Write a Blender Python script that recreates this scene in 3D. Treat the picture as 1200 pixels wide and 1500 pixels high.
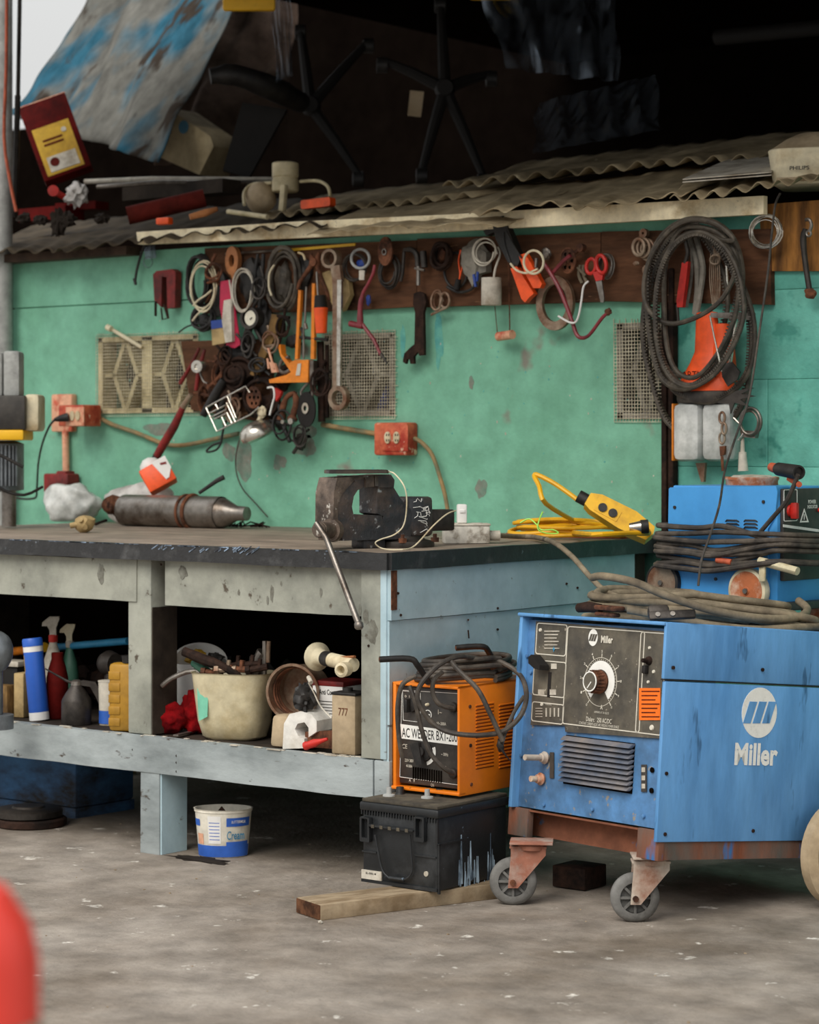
import bpy, bmesh, math, random
from mathutils import Vector, Matrix, Euler, noise
from mathutils.geometry import tessellate_polygon
random.seed(7)
for o in list(bpy.data.objects): bpy.data.objects.remove(o)
SC = bpy.context.scene; COL = SC.collection
PI = math.pi; V = Vector

# ---------------- camera ----------------
FP = 3500.0                                   # focal length in pixels of the 1200x1500 frame
YAW = math.radians(38)
CAM = V((3.764, -4.726, 1.126))
CR = V((math.cos(YAW), math.sin(YAW), 0)); CF = V((-math.sin(YAW), math.cos(YAW), 0)); CU = V((0, 0, 1))
cd = bpy.data.cameras.new('camera'); cam = bpy.data.objects.new('camera', cd); COL.objects.link(cam)
cam.location = CAM; cam.rotation_euler = (PI/2, 0, YAW)
cd.sensor_fit = 'HORIZONTAL'; cd.sensor_width = 36; cd.lens = 36*FP/1200; cd.shift_y = -100/1200
cd.clip_start = .05; cd.clip_end = 200
cd.dof.use_dof = True; cd.dof.focus_distance = 5.9; cd.dof.aperture_fstop = 6.0
SC.camera = cam

# ---------------- world, sun, exposure ----------------
w = bpy.data.worlds.new('sky'); SC.world = w; w.use_nodes = True
nt = w.node_tree; nt.nodes.clear()
wo = nt.nodes.new('ShaderNodeOutputWorld'); bg = nt.nodes.new('ShaderNodeBackground')
tc = nt.nodes.new('ShaderNodeTexCoord'); sp = nt.nodes.new('ShaderNodeSeparateXYZ'); rp = nt.nodes.new('ShaderNodeValToRGB')
nt.links.new(tc.outputs['Generated'], sp.inputs[0]); nt.links.new(sp.outputs['Z'], rp.inputs[0])
rp.color_ramp.elements[0].position = 0.0; rp.color_ramp.elements[0].color = (.74, .74, .72, 1)
rp.color_ramp.elements[1].position = 1.0; rp.color_ramp.elements[1].color = (1.7, 1.75, 1.8, 1)
nt.links.new(rp.outputs[0], bg.inputs[0]); bg.inputs[1].default_value = 1.0; nt.links.new(bg.outputs[0], wo.inputs[0])
sd = bpy.data.lights.new('hazy_sun', 'SUN'); sun = bpy.data.objects.new('hazy_sun', sd); COL.objects.link(sun)
sd.energy = 2.8; sd.angle = math.radians(40); sd.color = (1.0, .94, .85)
SUND = V((.1, -.72, .72)).normalized()      # towards the sun: in front of the open side, to the left of the camera
sun.rotation_euler = SUND.to_track_quat('Z', 'Y').to_euler()
SC.view_settings.view_transform = 'Standard'; SC.view_settings.look = 'None'
SC.view_settings.gamma = 1; SC.view_settings.use_curve_mapping = False; SC.view_settings.exposure = -0.3

# ---------------- helpers ----------------
def ray(px, py): return CF + CR*((px-600)/FP) + CU*((650-py)/FP)
def ony(px, py, y): d = ray(px, py); return CAM + d*((y-CAM.y)/d.y)
def onz(px, py, z): d = ray(px, py); return CAM + d*((z-CAM.z)/d.z)
def onx(px, py, x): d = ray(px, py); return CAM + d*((x-CAM.x)/d.x)
def dep(px, py, Y): return CAM + ray(px, py)*Y
W = 1.29
def wp(px, py, off=.02): return ony(px, py, W-off)
def loc(T, ax, val):                           # pixel -> point (world) on the plane local[ax]=val of frame T
    Ti = T.inverted(); c = Ti @ CAM; R3 = Ti.to_3x3()
    def f(px, py, off=0):
        d = R3 @ ray(px, py); t = (val-off-c[ax])/d[ax]; return c + d*t
    return f
def lin(c):
    c = c.lstrip('#'); r = [int(c[i:i+2], 16)/255 for i in (0, 2, 4)]
    return tuple((x/12.92 if x <= .04045 else ((x+.055)/1.055)**2.4) for x in r)+(1,)
MATS = {}
def mat(name, col, rough=.6, metal=0., c2=None, sc=8., amt=.55, sh=.12, c3=None, sc3=30., amt3=.64, bump=.15, bsc=60., var=.18, alpha=1., trans=0., emit=0, stretch=None, det=6., spec=None):
    m = bpy.data.materials.new(name); m.use_nodes = True; n = m.node_tree; N = n.nodes; L = n.links
    b = N['Principled BSDF']; tc = N.new('ShaderNodeTexCoord'); mp = N.new('ShaderNodeMapping')
    L.new(tc.outputs['Object'], mp.inputs[0])
    if stretch: mp.inputs['Scale'].default_value = stretch
    def nz(s, d=det):
        x = N.new('ShaderNodeTexNoise'); x.inputs['Scale'].default_value = s; x.inputs['Detail'].default_value = d; x.inputs['Roughness'].default_value = .65
        L.new(mp.outputs[0], x.inputs['Vector']); return x.outputs['Fac']
    def step(src, a, s):
        r = N.new('ShaderNodeMapRange'); r.inputs['From Min'].default_value = a-s; r.inputs['From Max'].default_value = a+s
        L.new(src, r.inputs['Value']); return r.outputs[0]
    def mix(f, a, bb, mode='MIX'):
        x = N.new('ShaderNodeMix'); x.data_type = 'RGBA'; x.blend_type = mode
        if isinstance(f, float): x.inputs['Factor'].default_value = f
        else: L.new(f, x.inputs['Factor'])
        for s, v in ((6, a), (7, bb)):
            if isinstance(v, tuple): x.inputs[s].default_value = v
            else: L.new(v, x.inputs[s])
        return x.outputs[2]
    cur = lin(col)
    if c2: cur = mix(step(nz(sc), amt, sh), cur, lin(c2))
    if c3: cur = mix(step(nz(sc3, 4.), amt3, .03), cur, lin(c3))
    if var:
        r = N.new('ShaderNodeMapRange'); r.inputs['From Min'].default_value = .3; r.inputs['From Max'].default_value = .7
        r.inputs['To Min'].default_value = 1-var; r.inputs['To Max'].default_value = 1+var; L.new(nz(sc*2.7+3), r.inputs['Value'])
        cb = N.new('ShaderNodeCombineColor')
        for i in range(3): L.new(r.outputs[0], cb.inputs[i])
        cur = mix(1.0, cur, cb.outputs[0], 'MULTIPLY')
    if isinstance(cur, tuple): b.inputs['Base Color'].default_value = cur
    else: L.new(cur, b.inputs['Base Color'])
    b.inputs['Specular IOR Level'].default_value = spec if spec is not None else (.5 if rough < .5 else .5-(rough-.5)*.9)
    b.inputs['Roughness'].default_value = rough; b.inputs['Metallic'].default_value = metal
    if alpha < 1: b.inputs['Alpha'].default_value = alpha
    if trans: b.inputs['Transmission Weight'].default_value = trans
    if bump:
        bp = N.new('ShaderNodeBump'); bp.inputs['Strength'].default_value = bump; bp.inputs['Distance'].default_value = .004
        L.new(nz(bsc, 5.), bp.inputs['Height']); L.new(bp.outputs[0], b.inputs['Normal'])
    MATS[name] = m; return m

ROOT = {}
def thing(name, label, cat, at=(0, 0, 0), group=None, T=None):
    o = bpy.data.objects.new(name, None); COL.objects.link(o); o.empty_display_size = .05
    Mx = T if T is not None else Matrix.Translation(V(at)); o.matrix_world = Mx
    ROOT[o] = Mx; o['label'] = label; o['category'] = cat
    if group: o['group'] = group
    return o
TXT = {}
def txtmesh(s, off=0., res=3):
    k = (s, off)
    if k not in TXT:
        c = bpy.data.curves.new('t', 'FONT'); c.body = s; c.offset = off; c.resolution_u = res
        o = bpy.data.objects.new('t', c); COL.objects.link(o)
        dg = bpy.context.evaluated_depsgraph_get(); m = bpy.data.meshes.new_from_object(o.evaluated_get(dg))
        vs = [v.co.copy() for v in m.vertices]; fs = [tuple(p.vertices) for p in m.polygons]
        bpy.data.objects.remove(o); bpy.data.meshes.remove(m)
        x0 = min(v.x for v in vs); x1 = max(v.x for v in vs); y0 = min(v.y for v in vs); y1 = max(v.y for v in vs)
        vs = [((v.x-x0)/(x1-x0)-.5, (v.y-y0)/(y1-y0)-.5) for v in vs]; TXT[k] = (vs, fs)
    return TXT[k]
def frame(o, x, z): # matrix from origin, x axis, out axis
    x = V(x).normalized(); z = V(z).normalized(); y = z.cross(x).normalized(); x = y.cross(z)
    M = Matrix((x, y, z)).transposed().to_4x4(); M.translation = V(o); return M
FRONT = lambda o: frame(o, (1, 0, 0), (0, -1, 0))
def Rz(a): return Matrix.Rotation(a, 4, 'Z')
def Rx(a): return Matrix.Rotation(a, 4, 'X')
def Ry(a): return Matrix.Rotation(a, 4, 'Y')
def Tr(*a): return Matrix.Translation(V(a if len(a) == 3 else a[0]))
def align(d):
    return V(d).normalized().to_track_quat('Z', 'Y').to_matrix().to_4x4()
def smooth(P, closed=False, k=4):
    P = [V(p) for p in P]; n = len(P); out = []
    if n < 3: return P
    rng = n if closed else n-1
    for i in range(rng):
        a, b, c, d = (P[(i-1) % n], P[i], P[(i+1) % n], P[(i+2) % n]) if closed else (P[max(i-1, 0)], P[i], P[i+1], P[min(i+2, n-1)])
        for j in range(k):
            t = j/k; out.append(.5*((2*b)+(c-a)*t+(2*a-5*b+4*c-d)*t*t+(3*b-a-3*c+d)*t**3))
    if not closed: out.append(P[-1])
    return out
class MB:
    def __init__(s, T=None): s.v = []; s.f = []; s.mi = []; s.m = 0; s.T = T or Matrix.Identity(4)
    def add(s, vs, fs, T=None):
        M = s.T @ T if T is not None else s.T; b = len(s.v)
        s.v += [M @ V(v) for v in vs]; s.f += [tuple(b+i for i in f) for f in fs]; s.mi += [s.m]*len(fs); return s
    def box(s, c, d, T=None, bev=0., taper=1.):
        hx, hy, hz = d[0]/2, d[1]/2, d[2]/2; T = (T if T is not None else Matrix.Identity(4)) @ Tr(*c)
        if bev <= 0:
            vs = [(x*hx*(taper if z > 0 else 1), y*hy*(taper if z > 0 else 1), z*hz) for z in (-1, 1) for y in (-1, 1) for x in (-1, 1)]
            return s.add(vs, [(0, 2, 3, 1), (4, 5, 7, 6), (0, 1, 5, 4), (1, 3, 7, 5), (3, 2, 6, 7), (2, 0, 4, 6)], T)
        bm = bmesh.new(); bmesh.ops.create_cube(bm, size=1)
        for v in bm.verts: k = taper if v.co.z > 0 else 1; v.co = V((v.co.x*2*hx*k, v.co.y*2*hy*k, v.co.z*2*hz))
        bmesh.ops.bevel(bm, geom=bm.edges[:], offset=min(bev, hx*.95, hy*.95, hz*.95), segments=2, profile=.5, affect='EDGES')
        bm.verts.index_update(); s.add([v.co.copy() for v in bm.verts], [tuple(v.index for v in f.verts) for f in bm.faces], T); bm.free(); return s
    def tube(s, P, r, n=8, closed=False, cap=True, sm=0, flat=1.):
        P = [V(p) for p in P]
        if sm: P = smooth(P, closed, sm)
        m = len(P); R = r if isinstance(r, (list, tuple)) else None
        up = None; rings = []
        for i in range(m):
            a = P[(i-1) % m] if (closed or i) else P[0]; b = P[(i+1) % m] if (closed or i < m-1) else P[-1]
            t = (b-a); t = t.normalized() if t.length > 1e-9 else V((0, 0, 1))
            if up is None: up = V((0, 1, 0)) if abs(t.y) < .9 else V((1, 0, 0))
            x = up - t*up.dot(t)
            if x.length < 1e-6: x = t.orthogonal()
            x.normalize(); up = x; y = t.cross(x)
            rr = r if R is None else R[min(len(R)-1, int(i*(len(R)-1)/max(1, m-1)+.5))] if len(R) != m else R[i]
            rings.append([P[i]+(x*math.cos(2*PI*k/n)*flat+y*math.sin(2*PI*k/n))*rr for k in range(n)])
        vs = [v for q in rings for v in q]; fs = []
        for i in range(m if closed else m-1):
            j = (i+1) % m
            for k in range(n): fs.append((i*n+k, i*n+(k+1) % n, j*n+(k+1) % n, j*n+k))
        if cap and not closed: fs.append(tuple(reversed(range(n)))); fs.append(tuple((m-1)*n+k for k in range(n)))
        return s.add(vs, fs)
    def lathe(s, prof, T=None, n=24, cap=True, sx=1., sy=1.):
        vs = [(r*math.cos(2*PI*k/n)*sx, r*math.sin(2*PI*k/n)*sy, z) for r, z in prof for k in range(n)]; fs = []
        for i in range(len(prof)-1):
            for k in range(n): fs.append((i*n+k, i*n+(k+1) % n, (i+1)*n+(k+1) % n, (i+1)*n+k))
        if cap:
            if prof[0][0] > 1e-5: fs.append(tuple(reversed(range(n))))
            if prof[-1][0] > 1e-5: fs.append(tuple((len(prof)-1)*n+k for k in range(n)))
        return s.add(vs, fs, T)
    def cyl(s, a, b, r, n=16, r2=None, cap=True):
        a = V(a); b = V(b); return s.lathe([(r, 0), (r if r2 is None else r2, (b-a).length)], Tr(a) @ align(b-a), n, cap)
    def ring(s, c, d, R, r, n=28, k=8, flat=1., sx=1.):
        T = Tr(V(c)) @ align(d); return s.tube([(T @ V((R*sx*math.cos(2*PI*i/n), R*math.sin(2*PI*i/n), 0))) for i in range(n)], r, k, closed=True, flat=flat)
    def pris(s, outs, th, T=None):
        """outs: list of 2-D loops (first outer, rest holes), extruded from z=-th/2 to th/2"""
        if not isinstance(outs[0][0], (list, tuple, Vector)): outs = [outs]
        L3 = [[V((p[0], p[1], 0)) for p in o] for o in outs]; flatl = [p for o in L3 for p in o]
        tri = tessellate_polygon(L3); n = len(flatl)
        vs = [(p.x, p.y, th/2) for p in flatl]+[(p.x, p.y, -th/2) for p in flatl]; fs = []
        for t in tri:
            a, b, c = [flatl[i] for i in t]
            t = t if (b-a).cross(c-a).z > 0 else (t[0], t[2], t[1])
            fs.append(tuple(t)); fs.append((t[2]+n, t[1]+n, t[0]+n))
        k = 0
        for o in L3:
            m = len(o)
            ar = sum(o[i].x*o[(i+1) % m].y-o[(i+1) % m].x*o[i].y for i in range(m)); hole = k > 0
            for i in range(m):
                a = k+i; b = k+(i+1) % m
                fs.append((a, a+n, b+n, b) if (ar > 0) != hole else (a, b, b+n, a+n))
            k += m
        return s.add(vs, fs, T)
    def poly(s, pts, th, nrm=(0, -1, 0)):
        """flat plate from coplanar 3-D points, thickness th backwards along -nrm"""
        P = [V(p) for p in pts]; z = V(nrm).normalized(); o = P[0]
        F = frame(o, (P[1]-o) if abs((P[1]-o).normalized().dot(z)) < .99 else (P[2]-o), z); Fi = F.inverted()
        q = [Fi @ p for p in P]; return s.pris([[(p.x, p.y) for p in q]], th, F @ Tr(0, 0, -th/2))
    def text(s, t, w, h, T, th=.0006, off=0.):
        vs, fs = txtmesh(t, off); n = len(vs); s.add([(x*w, y*h, th) for x, y in vs], fs, T); return s
    def grid(s, fn, nu, nv, T=None):
        vs = [fn(i/nu, j/nv) for j in range(nv+1) for i in range(nu+1)]
        fs = [(j*(nu+1)+i, j*(nu+1)+i+1, (j+1)*(nu+1)+i+1, (j+1)*(nu+1)+i) for j in range(nv) for i in range(nu)]
        return s.add(vs, fs, T)
    def blob(s, c, d, nz=.2, fr=2., seed=0, n=3, T=None, flatb=None):
        bm = bmesh.new(); bmesh.ops.create_icosphere(bm, subdivisions=n, radius=1); vs = []
        for v in bm.verts:
            k = 1+nz*noise.noise(v.co*fr+V((seed*7.3, seed*1.7, 0)))*1.6+nz*.5*noise.noise(v.co*fr*2.7+V((0, seed*3.1, 5)))
            p = V((v.co.x*d[0]*k, v.co.y*d[1]*k, v.co.z*d[2]*k))
            if flatb is not None: p.z = max(p.z, flatb)
            vs.append(p+V(c))
        s.add(vs, [tuple(v.index for v in f.verts) for f in bm.faces], T); bm.free(); return s
    def jit(s, a, fr=40.):
        for i, v in enumerate(s.v): s.v[i] = v+noise.noise_vector(v*fr)*a
        return s
    def build(s, name, m, parent=None, at=None, ang=38, T=None, solid=0, label=None, kind=None):
        ms = m if isinstance(m, (list, tuple)) else [m]
        Mx = ROOT[parent] if parent is not None else (T if T is not None else Tr(V(at)) if at is not None else Matrix.Identity(4)); Mi = Mx.inverted()
        me = bpy.data.meshes.new(name); me.from_pydata([Mi @ v for v in s.v], [], s.f); me.update()
        for x in ms: me.materials.append(MATS[x])
        me.polygons.foreach_set('use_smooth', [True]*len(me.polygons))
        if len(ms) > 1: me.polygons.foreach_set('material_index', s.mi)
        if ang < 180: me.set_sharp_from_angle(angle=math.radians(ang))
        o = bpy.data.objects.new(name, me); COL.objects.link(o); ROOT[o] = Mx
        if parent is not None: o.parent = parent
        else: o.matrix_world = Mx
        if solid: q = o.modifiers.new('s', 'SOLIDIFY'); q.thickness = solid
        if label: o['label'] = label
        if kind: o['kind'] = kind
        return o
    def one(s, name, m, label, cat, at, group=None, **k):
        o = s.build(name, m, at=at, **k); o['label'] = label; o['category'] = cat
        if group: o['group'] = group
        return o
def loop(c, rx, ry, seed, tz=.01, drop=0., rot=0., n=40):
    """closed sagging oval of cable lying about c in the camera's right/forward axes"""
    rd = random.Random(seed); p1 = rd.uniform(0, 6); p2 = rd.uniform(0, 6); P = []
    for i in range(n):
        a = 2*PI*i/n; k = 1+.06*math.sin(2*a+p1)+.04*math.sin(3*a+p2); x = rx*k*math.cos(a); y = ry*k*math.sin(a)
        x, y = x*math.cos(rot)-y*math.sin(rot), x*math.sin(rot)+y*math.cos(rot)
        P.append(c+CR*x+CF*y+CU*(tz*math.sin(a+p1)+tz*.6*math.sin(2*a+p2)-drop*max(0, math.cos(a))))
    return P
def lerp(a, b, t): return V(a)*(1-t)+V(b)*t
def circ(r, n=24, cx=0, cy=0, ry=None, a0=0): return [(cx+r*math.cos(2*PI*i/n+a0), cy+(ry or r)*math.sin(2*PI*i/n+a0)) for i in range(n)]
def rrect(w, h, r, n=4, cx=0, cy=0):
    out = []
    for k, (sx, sy) in enumerate(((1, 1), (-1, 1), (-1, -1), (1, -1))):
        for i in range(n+1):
            a = PI/2*k+PI/2*i/n; out.append((cx+sx*(w/2-r)+r*math.cos(a), cy+sy*(h/2-r)+r*math.sin(a)))
    return out
def coil(c, rx, ry, n, r, seed=0, jr=.12, jz=.01, T=None, steps=22, squash=None):
    """one long looping path lying in the local xy plane"""
    rnd = random.Random(seed); P = []; px = [rnd.uniform(1-jr, 1+jr) for _ in range(n+2)]; ox = [(rnd.uniform(-jr, jr)*rx*.8, rnd.uniform(-jr, jr)*ry*.8) for _ in range(n+2)]
    for i in range(n*steps+1):
        t = i/steps; k = int(t); f = t-k; f = f*f*(3-2*f)
        s_ = px[k]*(1-f)+px[k+1]*f; a = 2*PI*t
        dx = ox[k][0]*(1-f)+ox[k+1][0]*f; dy = ox[k][1]*(1-f)+ox[k+1][1]*f
        P.append(V((rx*s_*math.cos(a)+dx, ry*s_*math.sin(a)+dy, (jz*math.sin(a*1.3+k)+ (t/n-.5)*r*2*(squash or 1)*min(n, 4)*.6))))
    M = (T if T is not None else Matrix.Identity(4)); return [M @ (p+V(c)) for p in P]
def struct(o): o['kind'] = 'structure'; return o
# ---------------- materials ----------------
mat('wall', '#80bda2', .75, c2='#6da68a', sc=3.5, amt=.55, sh=.2, c3='#86867a', sc3=3.0, amt3=.65, bump=.5, bsc=45, var=.16)
mat('wall_r', '#74c4b2', .6, c2='#58a999', sc=4., amt=.55, sh=.2, c3='#4a9a8b', sc3=6, amt3=.62, bump=1.6, bsc=11, var=.18)
mat('concrete', '#9d948a', .9, c2='#776c60', sc=1.6, amt=.52, sh=.14, c3='#d6d0c6', sc3=11, amt3=.67, bump=1., bsc=60, var=.32)
mat('fascia', '#f0e2c0', .8, c2='#b0966c', sc=9, amt=.62, sh=.1, c3='#4a3a2a', sc3=22, amt3=.69, bump=.4)
mat('board', '#6e4a34', .85, c2='#3c291d', sc=7, amt=.5, sh=.2, stretch=(.35, 1, 2.2), c3='#a1795a', sc3=14, amt3=.70, bump=.5, bsc=30, var=.3)
mat('board_light', '#b0783a', .75, c2='#5c3c1e', sc=7, amt=.52, sh=.15, stretch=(3, 1, .5), bump=.3, var=.3)
mat('tin', '#b9a787', .85, c2='#75674e', sc=3.5, amt=.5, sh=.15, c3='#cfc0a0', sc3=10, amt3=.68, bump=.5, bsc=25, var=.3)
mat('black_void', '#0d0907', 1., var=.3, sc=1.5, bump=0, spec=0.)  # near-black that carries the unlit depth of the shed
mat('void', '#120e0b', 1., var=.2, bump=0, spec=0.)  # near-black, the dark of holes and bays put into the colour
mat('bench_front', '#a3a498', .6, c2='#7f8178', sc=4, amt=.56, sh=.12, c3='#564d41', sc3=16, amt3=.665, bump=.35, bsc=30, var=.14)
mat('bench_side', '#b9d0d8', .5, c2='#9fb8c2', sc=4, amt=.55, sh=.15, c3='#6b6a62', sc3=28, amt3=.70, bump=.25, bsc=30, var=.08)
mat('bench_rail', '#a3abac', .6, c2='#7d8586', sc=4, amt=.55, sh=.12, c3='#473d34', sc3=20, amt3=.665, bump=.35, bsc=30, var=.14, stretch=(.6, 1, 1.4))
mat('bench_wood', '#4a3b30', .8, c2='#2c231d', sc=12, bump=.4)
mat('benchtop', '#a09080', .6, c2='#6a5f54', sc=4, amt=.5, sh=.2, stretch=(1, 3, 1), bump=.3, bsc=25, var=.25)
mat('bench_edge', '#2c2c2d', .4, c2='#4b4b4b', sc=14, amt=.62, sh=.08, c3='#8f9aa5', sc3=40, amt3=.72, bump=.5, bsc=35)
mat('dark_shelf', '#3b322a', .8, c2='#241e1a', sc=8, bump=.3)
mat('m_blue', '#67a0d6', .48, c2='#4d84ba', sc=5, amt=.55, sh=.15, c3='#37618a', sc3=9, amt3=.655, bump=.12, bsc=20, var=.12, stretch=(1.6, 1.6, .35))
mat('m_blue_front', '#5a8fc6', .5, c2='#41607f', sc=5, amt=.50, sh=.16, c3='#8f8a80', sc3=30, amt3=.65, bump=.15, bsc=30, var=.2)
mat('m_rust', '#6d4636', .85, c2='#8d5a44', sc=8, amt=.5, sh=.15, c3='#4c6c8a', sc3=9, amt3=.66, bump=.5)
mat('m_base', '#5f5a54', .8, c2='#84503a', sc=7, amt=.5, sh=.12, c3='#3c6fa6', sc3=8, amt3=.60, bump=.4, stretch=(1, 1, .35))
mat('m_panel', '#45423d', .65, c2='#6d6658', sc=8, amt=.53, sh=.15, c3='#b8ae9c', sc3=70, amt3=.69, bump=.15, var=.25)
mat('louver', '#837a74', .65, c2='#4f5a6c', sc=8, amt=.5, sh=.15, bump=.2)
mat('white_print', '#efeee8', .6, c2='#bfbdb4', sc=30, amt=.66, sh=.1, bump=0, var=.05)
mat('cream_print', '#d9d3c4', .6, bump=0, var=.1)
mat('orange_label', '#f0731a', .6, bump=0, var=.08)
mat('black_print', '#201d1b', .6, bump=0, var=.1)
mat('orange', '#ee8115', .42, c2='#d9700f', sc=5, amt=.6, sh=.15, c3='#8a4a18', sc3=26, amt3=.73, bump=.1, bsc=20, var=.06)
mat('orange2', '#ff5a14', .45, c2='#d64a10', sc=12, bump=.1, var=.08)
mat('orange_paint', '#e8861e', .5, c2='#b86414', sc=12, amt=.6, bump=.1)
mat('panel_black', '#2b2826', .5, c2='#45403a', sc=14, amt=.55, sh=.15, bump=.15, var=.2)
mat('batt', '#1d1f21', .45, c2='#3a3c3e', sc=8, amt=.62, sh=.1, c3='#8fa4b8', sc3=22, amt3=.73, bump=.25, bsc=40)
mat('batt_stain', '#a7bccc', .7, c2='#4a5866', sc=30, amt=.5, sh=.1, bump=.1, stretch=(1, 1, .3))
mat('batt_top', '#5a5347', .85, c2='#3a3733', sc=12, bump=.4)
mat('cable', '#35302c', .6, c2='#5c5349', sc=14, amt=.56, sh=.12, bump=.2, bsc=80, var=.3)
mat('cable_dusty', '#93866f', .8, c2='#5a5044', sc=9, amt=.5, sh=.2, bump=.25, bsc=60, var=.3)
mat('cable_yellow', '#e8ae12', .45, c2='#c88f10', sc=9, amt=.6, bump=.05, var=.06)
mat('yellow', '#efb81a', .5, c2='#c99312', sc=14, amt=.65, bump=.1, var=.06)
mat('black_rubber', '#1c1a19', .55, c2='#332f2c', sc=20, amt=.58, bump=.2)
mat('belt', '#3b352e', .6, c2='#5f564a', sc=18, amt=.52, sh=.12, bump=.25, var=.3)
mat('wheel_rubber', '#7d7c79', .8, c2='#5a5855', sc=10, amt=.5, sh=.15, bump=.4)
mat('steel', '#8c867f', .38, metal=.8, c2='#5a4e44', sc=14, amt=.55, bump=.2)
mat('steel_dark', '#443e39', .5, metal=.4, c2='#231f1c', sc=14, amt=.5, bump=.3)
mat('chrome', '#cfc9be', .25, metal=.9, c2='#8a7f70', sc=20, amt=.6, bump=.05)
mat('rust', '#7a4e38', .85, c2='#3b2820', sc=20, amt=.5, bump=.4, var=.3)
mat('rust_dark', '#3a2820', .85, c2='#1c1512', sc=20, amt=.5, bump=.4, var=.3)
mat('caster', '#beb2a4', .6, c2='#8a6452', sc=7, amt=.62, sh=.1, bump=.3)
mat('caster_rust', '#9a6552', .7, c2='#a99d92', sc=12, amt=.56, sh=.12, bump=.3)
mat('vise', '#37383b', .42, metal=.25, c2='#5f4f45', sc=9, amt=.55, sh=.12, c3='#a9abaa', sc3=38, amt3=.655, bump=.7, bsc=40, var=.3)
mat('vise_face', '#7c6b5e', .5, metal=.3, c2='#3f352e', sc=11, amt=.5, c3='#c4beb4', sc3=34, amt3=.64, bump=.8, bsc=40, var=.3)
mat('cream', '#d9ceb0', .6, c2='#b39b72', sc=8, amt=.6, bump=.1)
mat('dirty_white', '#c9c2b4', .6, c2='#8c7f6c', sc=12, amt=.58, bump=.2)
mat('box_paint', '#c9c4b9', .6, c2='#8a8174', sc=22, amt=.56, sh=.06, bump=.4)
mat('white', '#e8e6e2', .5, bump=.05, var=.06)
mat('plastic_clear', '#d5d6d2', .35, c2='#a8aba6', sc=10, amt=.5, bump=.3, bsc=12)
mat('bag', '#d8d4cf', .5, c2='#a9a49e', sc=12, amt=.5, bump=.6, bsc=14)
mat('red', '#c8281e', .5, c2='#8e1a14', sc=12, amt=.6, bump=.1)
mat('red_dark', '#8a2320', .6, c2='#4f1916', sc=12, amt=.5, bump=.2)
mat('red_rag', '#8a0d12', .95, c2='#48060a', sc=12, amt=.5, bump=.6)
mat('crimson', '#8a2f38', .4, c2='#5a1e24', sc=14, amt=.55, bump=.1)
mat('pink', '#b81c44', .5, bump=.1)
mat('salmon', '#e0a888', .6, c2='#c4573e', sc=14, amt=.56, sh=.06, bump=.2)
mat('outlet_red', '#cf6a48', .6, c2='#a5301f', sc=12, amt=.52, sh=.08, c3='#e5c7a8', sc3=18, amt3=.66, bump=.2)
mat('maroon', '#5a100d', .7, c2='#360908', sc=8, bump=.1, spec=.08)
mat('dull_red', '#5e2019', .8, c2='#38150f', sc=8, bump=.1, spec=.1)
mat('tan', '#b39a6c', .7, c2='#7f6a45', sc=9, amt=.55, bump=.2)
mat('wood_strip', '#8a6a3c', .75, c2='#4f3a20', sc=9, amt=.5, stretch=(2, 2, 1), bump=.3)
mat('wood_handle', '#b87848', .6, c2='#7a4a2a', sc=9, bump=.2)
mat('plank', '#a8967c', .85, c2='#7d6a52', sc=7, amt=.5, stretch=(1, 5, 1), bump=.5, bsc=25)
mat('plank_end', '#6d4a34', .9, c2='#3f2a1e', sc=25, amt=.5, bump=.5)
mat('conduit', '#a08258', .7, c2='#5f6c58', sc=9, amt=.55, bump=.2)
mat('vent', '#d2c59c', .8, c2='#9a8c66', sc=10, amt=.54, bump=.5)
mat('mesh_wire', '#d0c7ae', .7, c2='#8a816c', sc=8, bump=0)
mat('tarp', '#64635e', .95, c2='#2c5668', sc=1.6, amt=.53, sh=.06, c3='#3a332d', sc3=2.2, amt3=.60, bump=.9, bsc=5, var=.35, stretch=(2.2, 1, .6), spec=.05, det=3.)  # darkest patches are shade put into the tarp colour
mat('dark_cloth', '#5a4a40', .95, c2='#33281f', sc=5, bump=.5, bsc=8)
mat('carton', '#a89878', .8, c2='#857658', sc=7, bump=.1)
mat('blue_print', '#4a7a92', .7, bump=0)
mat('film', '#9aa6b4', .22, metal=.75, c2='#2a2e34', sc=9, amt=.52, sh=.1, bump=1., bsc=9, alpha=.4, var=0, stretch=(3, 3, .5))
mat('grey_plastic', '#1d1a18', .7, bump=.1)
mat('blue_tube', '#2a5fc0', .4, bump=.05, var=.06)
mat('cyan_bar', '#2f86b0', .5, bump=.1)
mat('green_bottle', '#3c6b58', .45, bump=.05)
mat('mustard', '#a87c22', .5, c2='#7d5b16', sc=8, bump=.1)
mat('yellow_label', '#c9a028', .6, c2='#a07a1c', sc=7, bump=0)
mat('bucket', '#cdc2a2', .45, c2='#a08c62', sc=7, amt=.58, sh=.15, bump=.15, bsc=12)
mat('teal_print', '#6fb59a', .6, bump=0)
mat('navy', '#1f3f8f', .5, bump=.1)
mat('tub_blue', '#2f5fb8', .5, bump=.05)
mat('green_string', '#a8e65a', .5, bump=0)
mat('rusty_cup', '#9a8874', .5, metal=.4, c2='#6f4a34', sc=14, amt=.5, bump=.3)
mat('motor', '#7f858a', .45, metal=.5, c2='#54575a', sc=8, bump=.2)
mat('grey_box', '#a8a9a6', .6, c2='#858683', sc=10, bump=.2)
mat('red_gloss', '#d83a2c', .35, bump=0, var=.05)
mat('insul', '#c9bfa0', .7, c2='#a08a5c', sc=14, bump=.4)
mat('mig_blue', '#4597d8', .4, c2='#3c89c9', sc=5, amt=.58, c3='#7a5a48', sc3=24, amt3=.78, bump=.08, var=.05)
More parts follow.
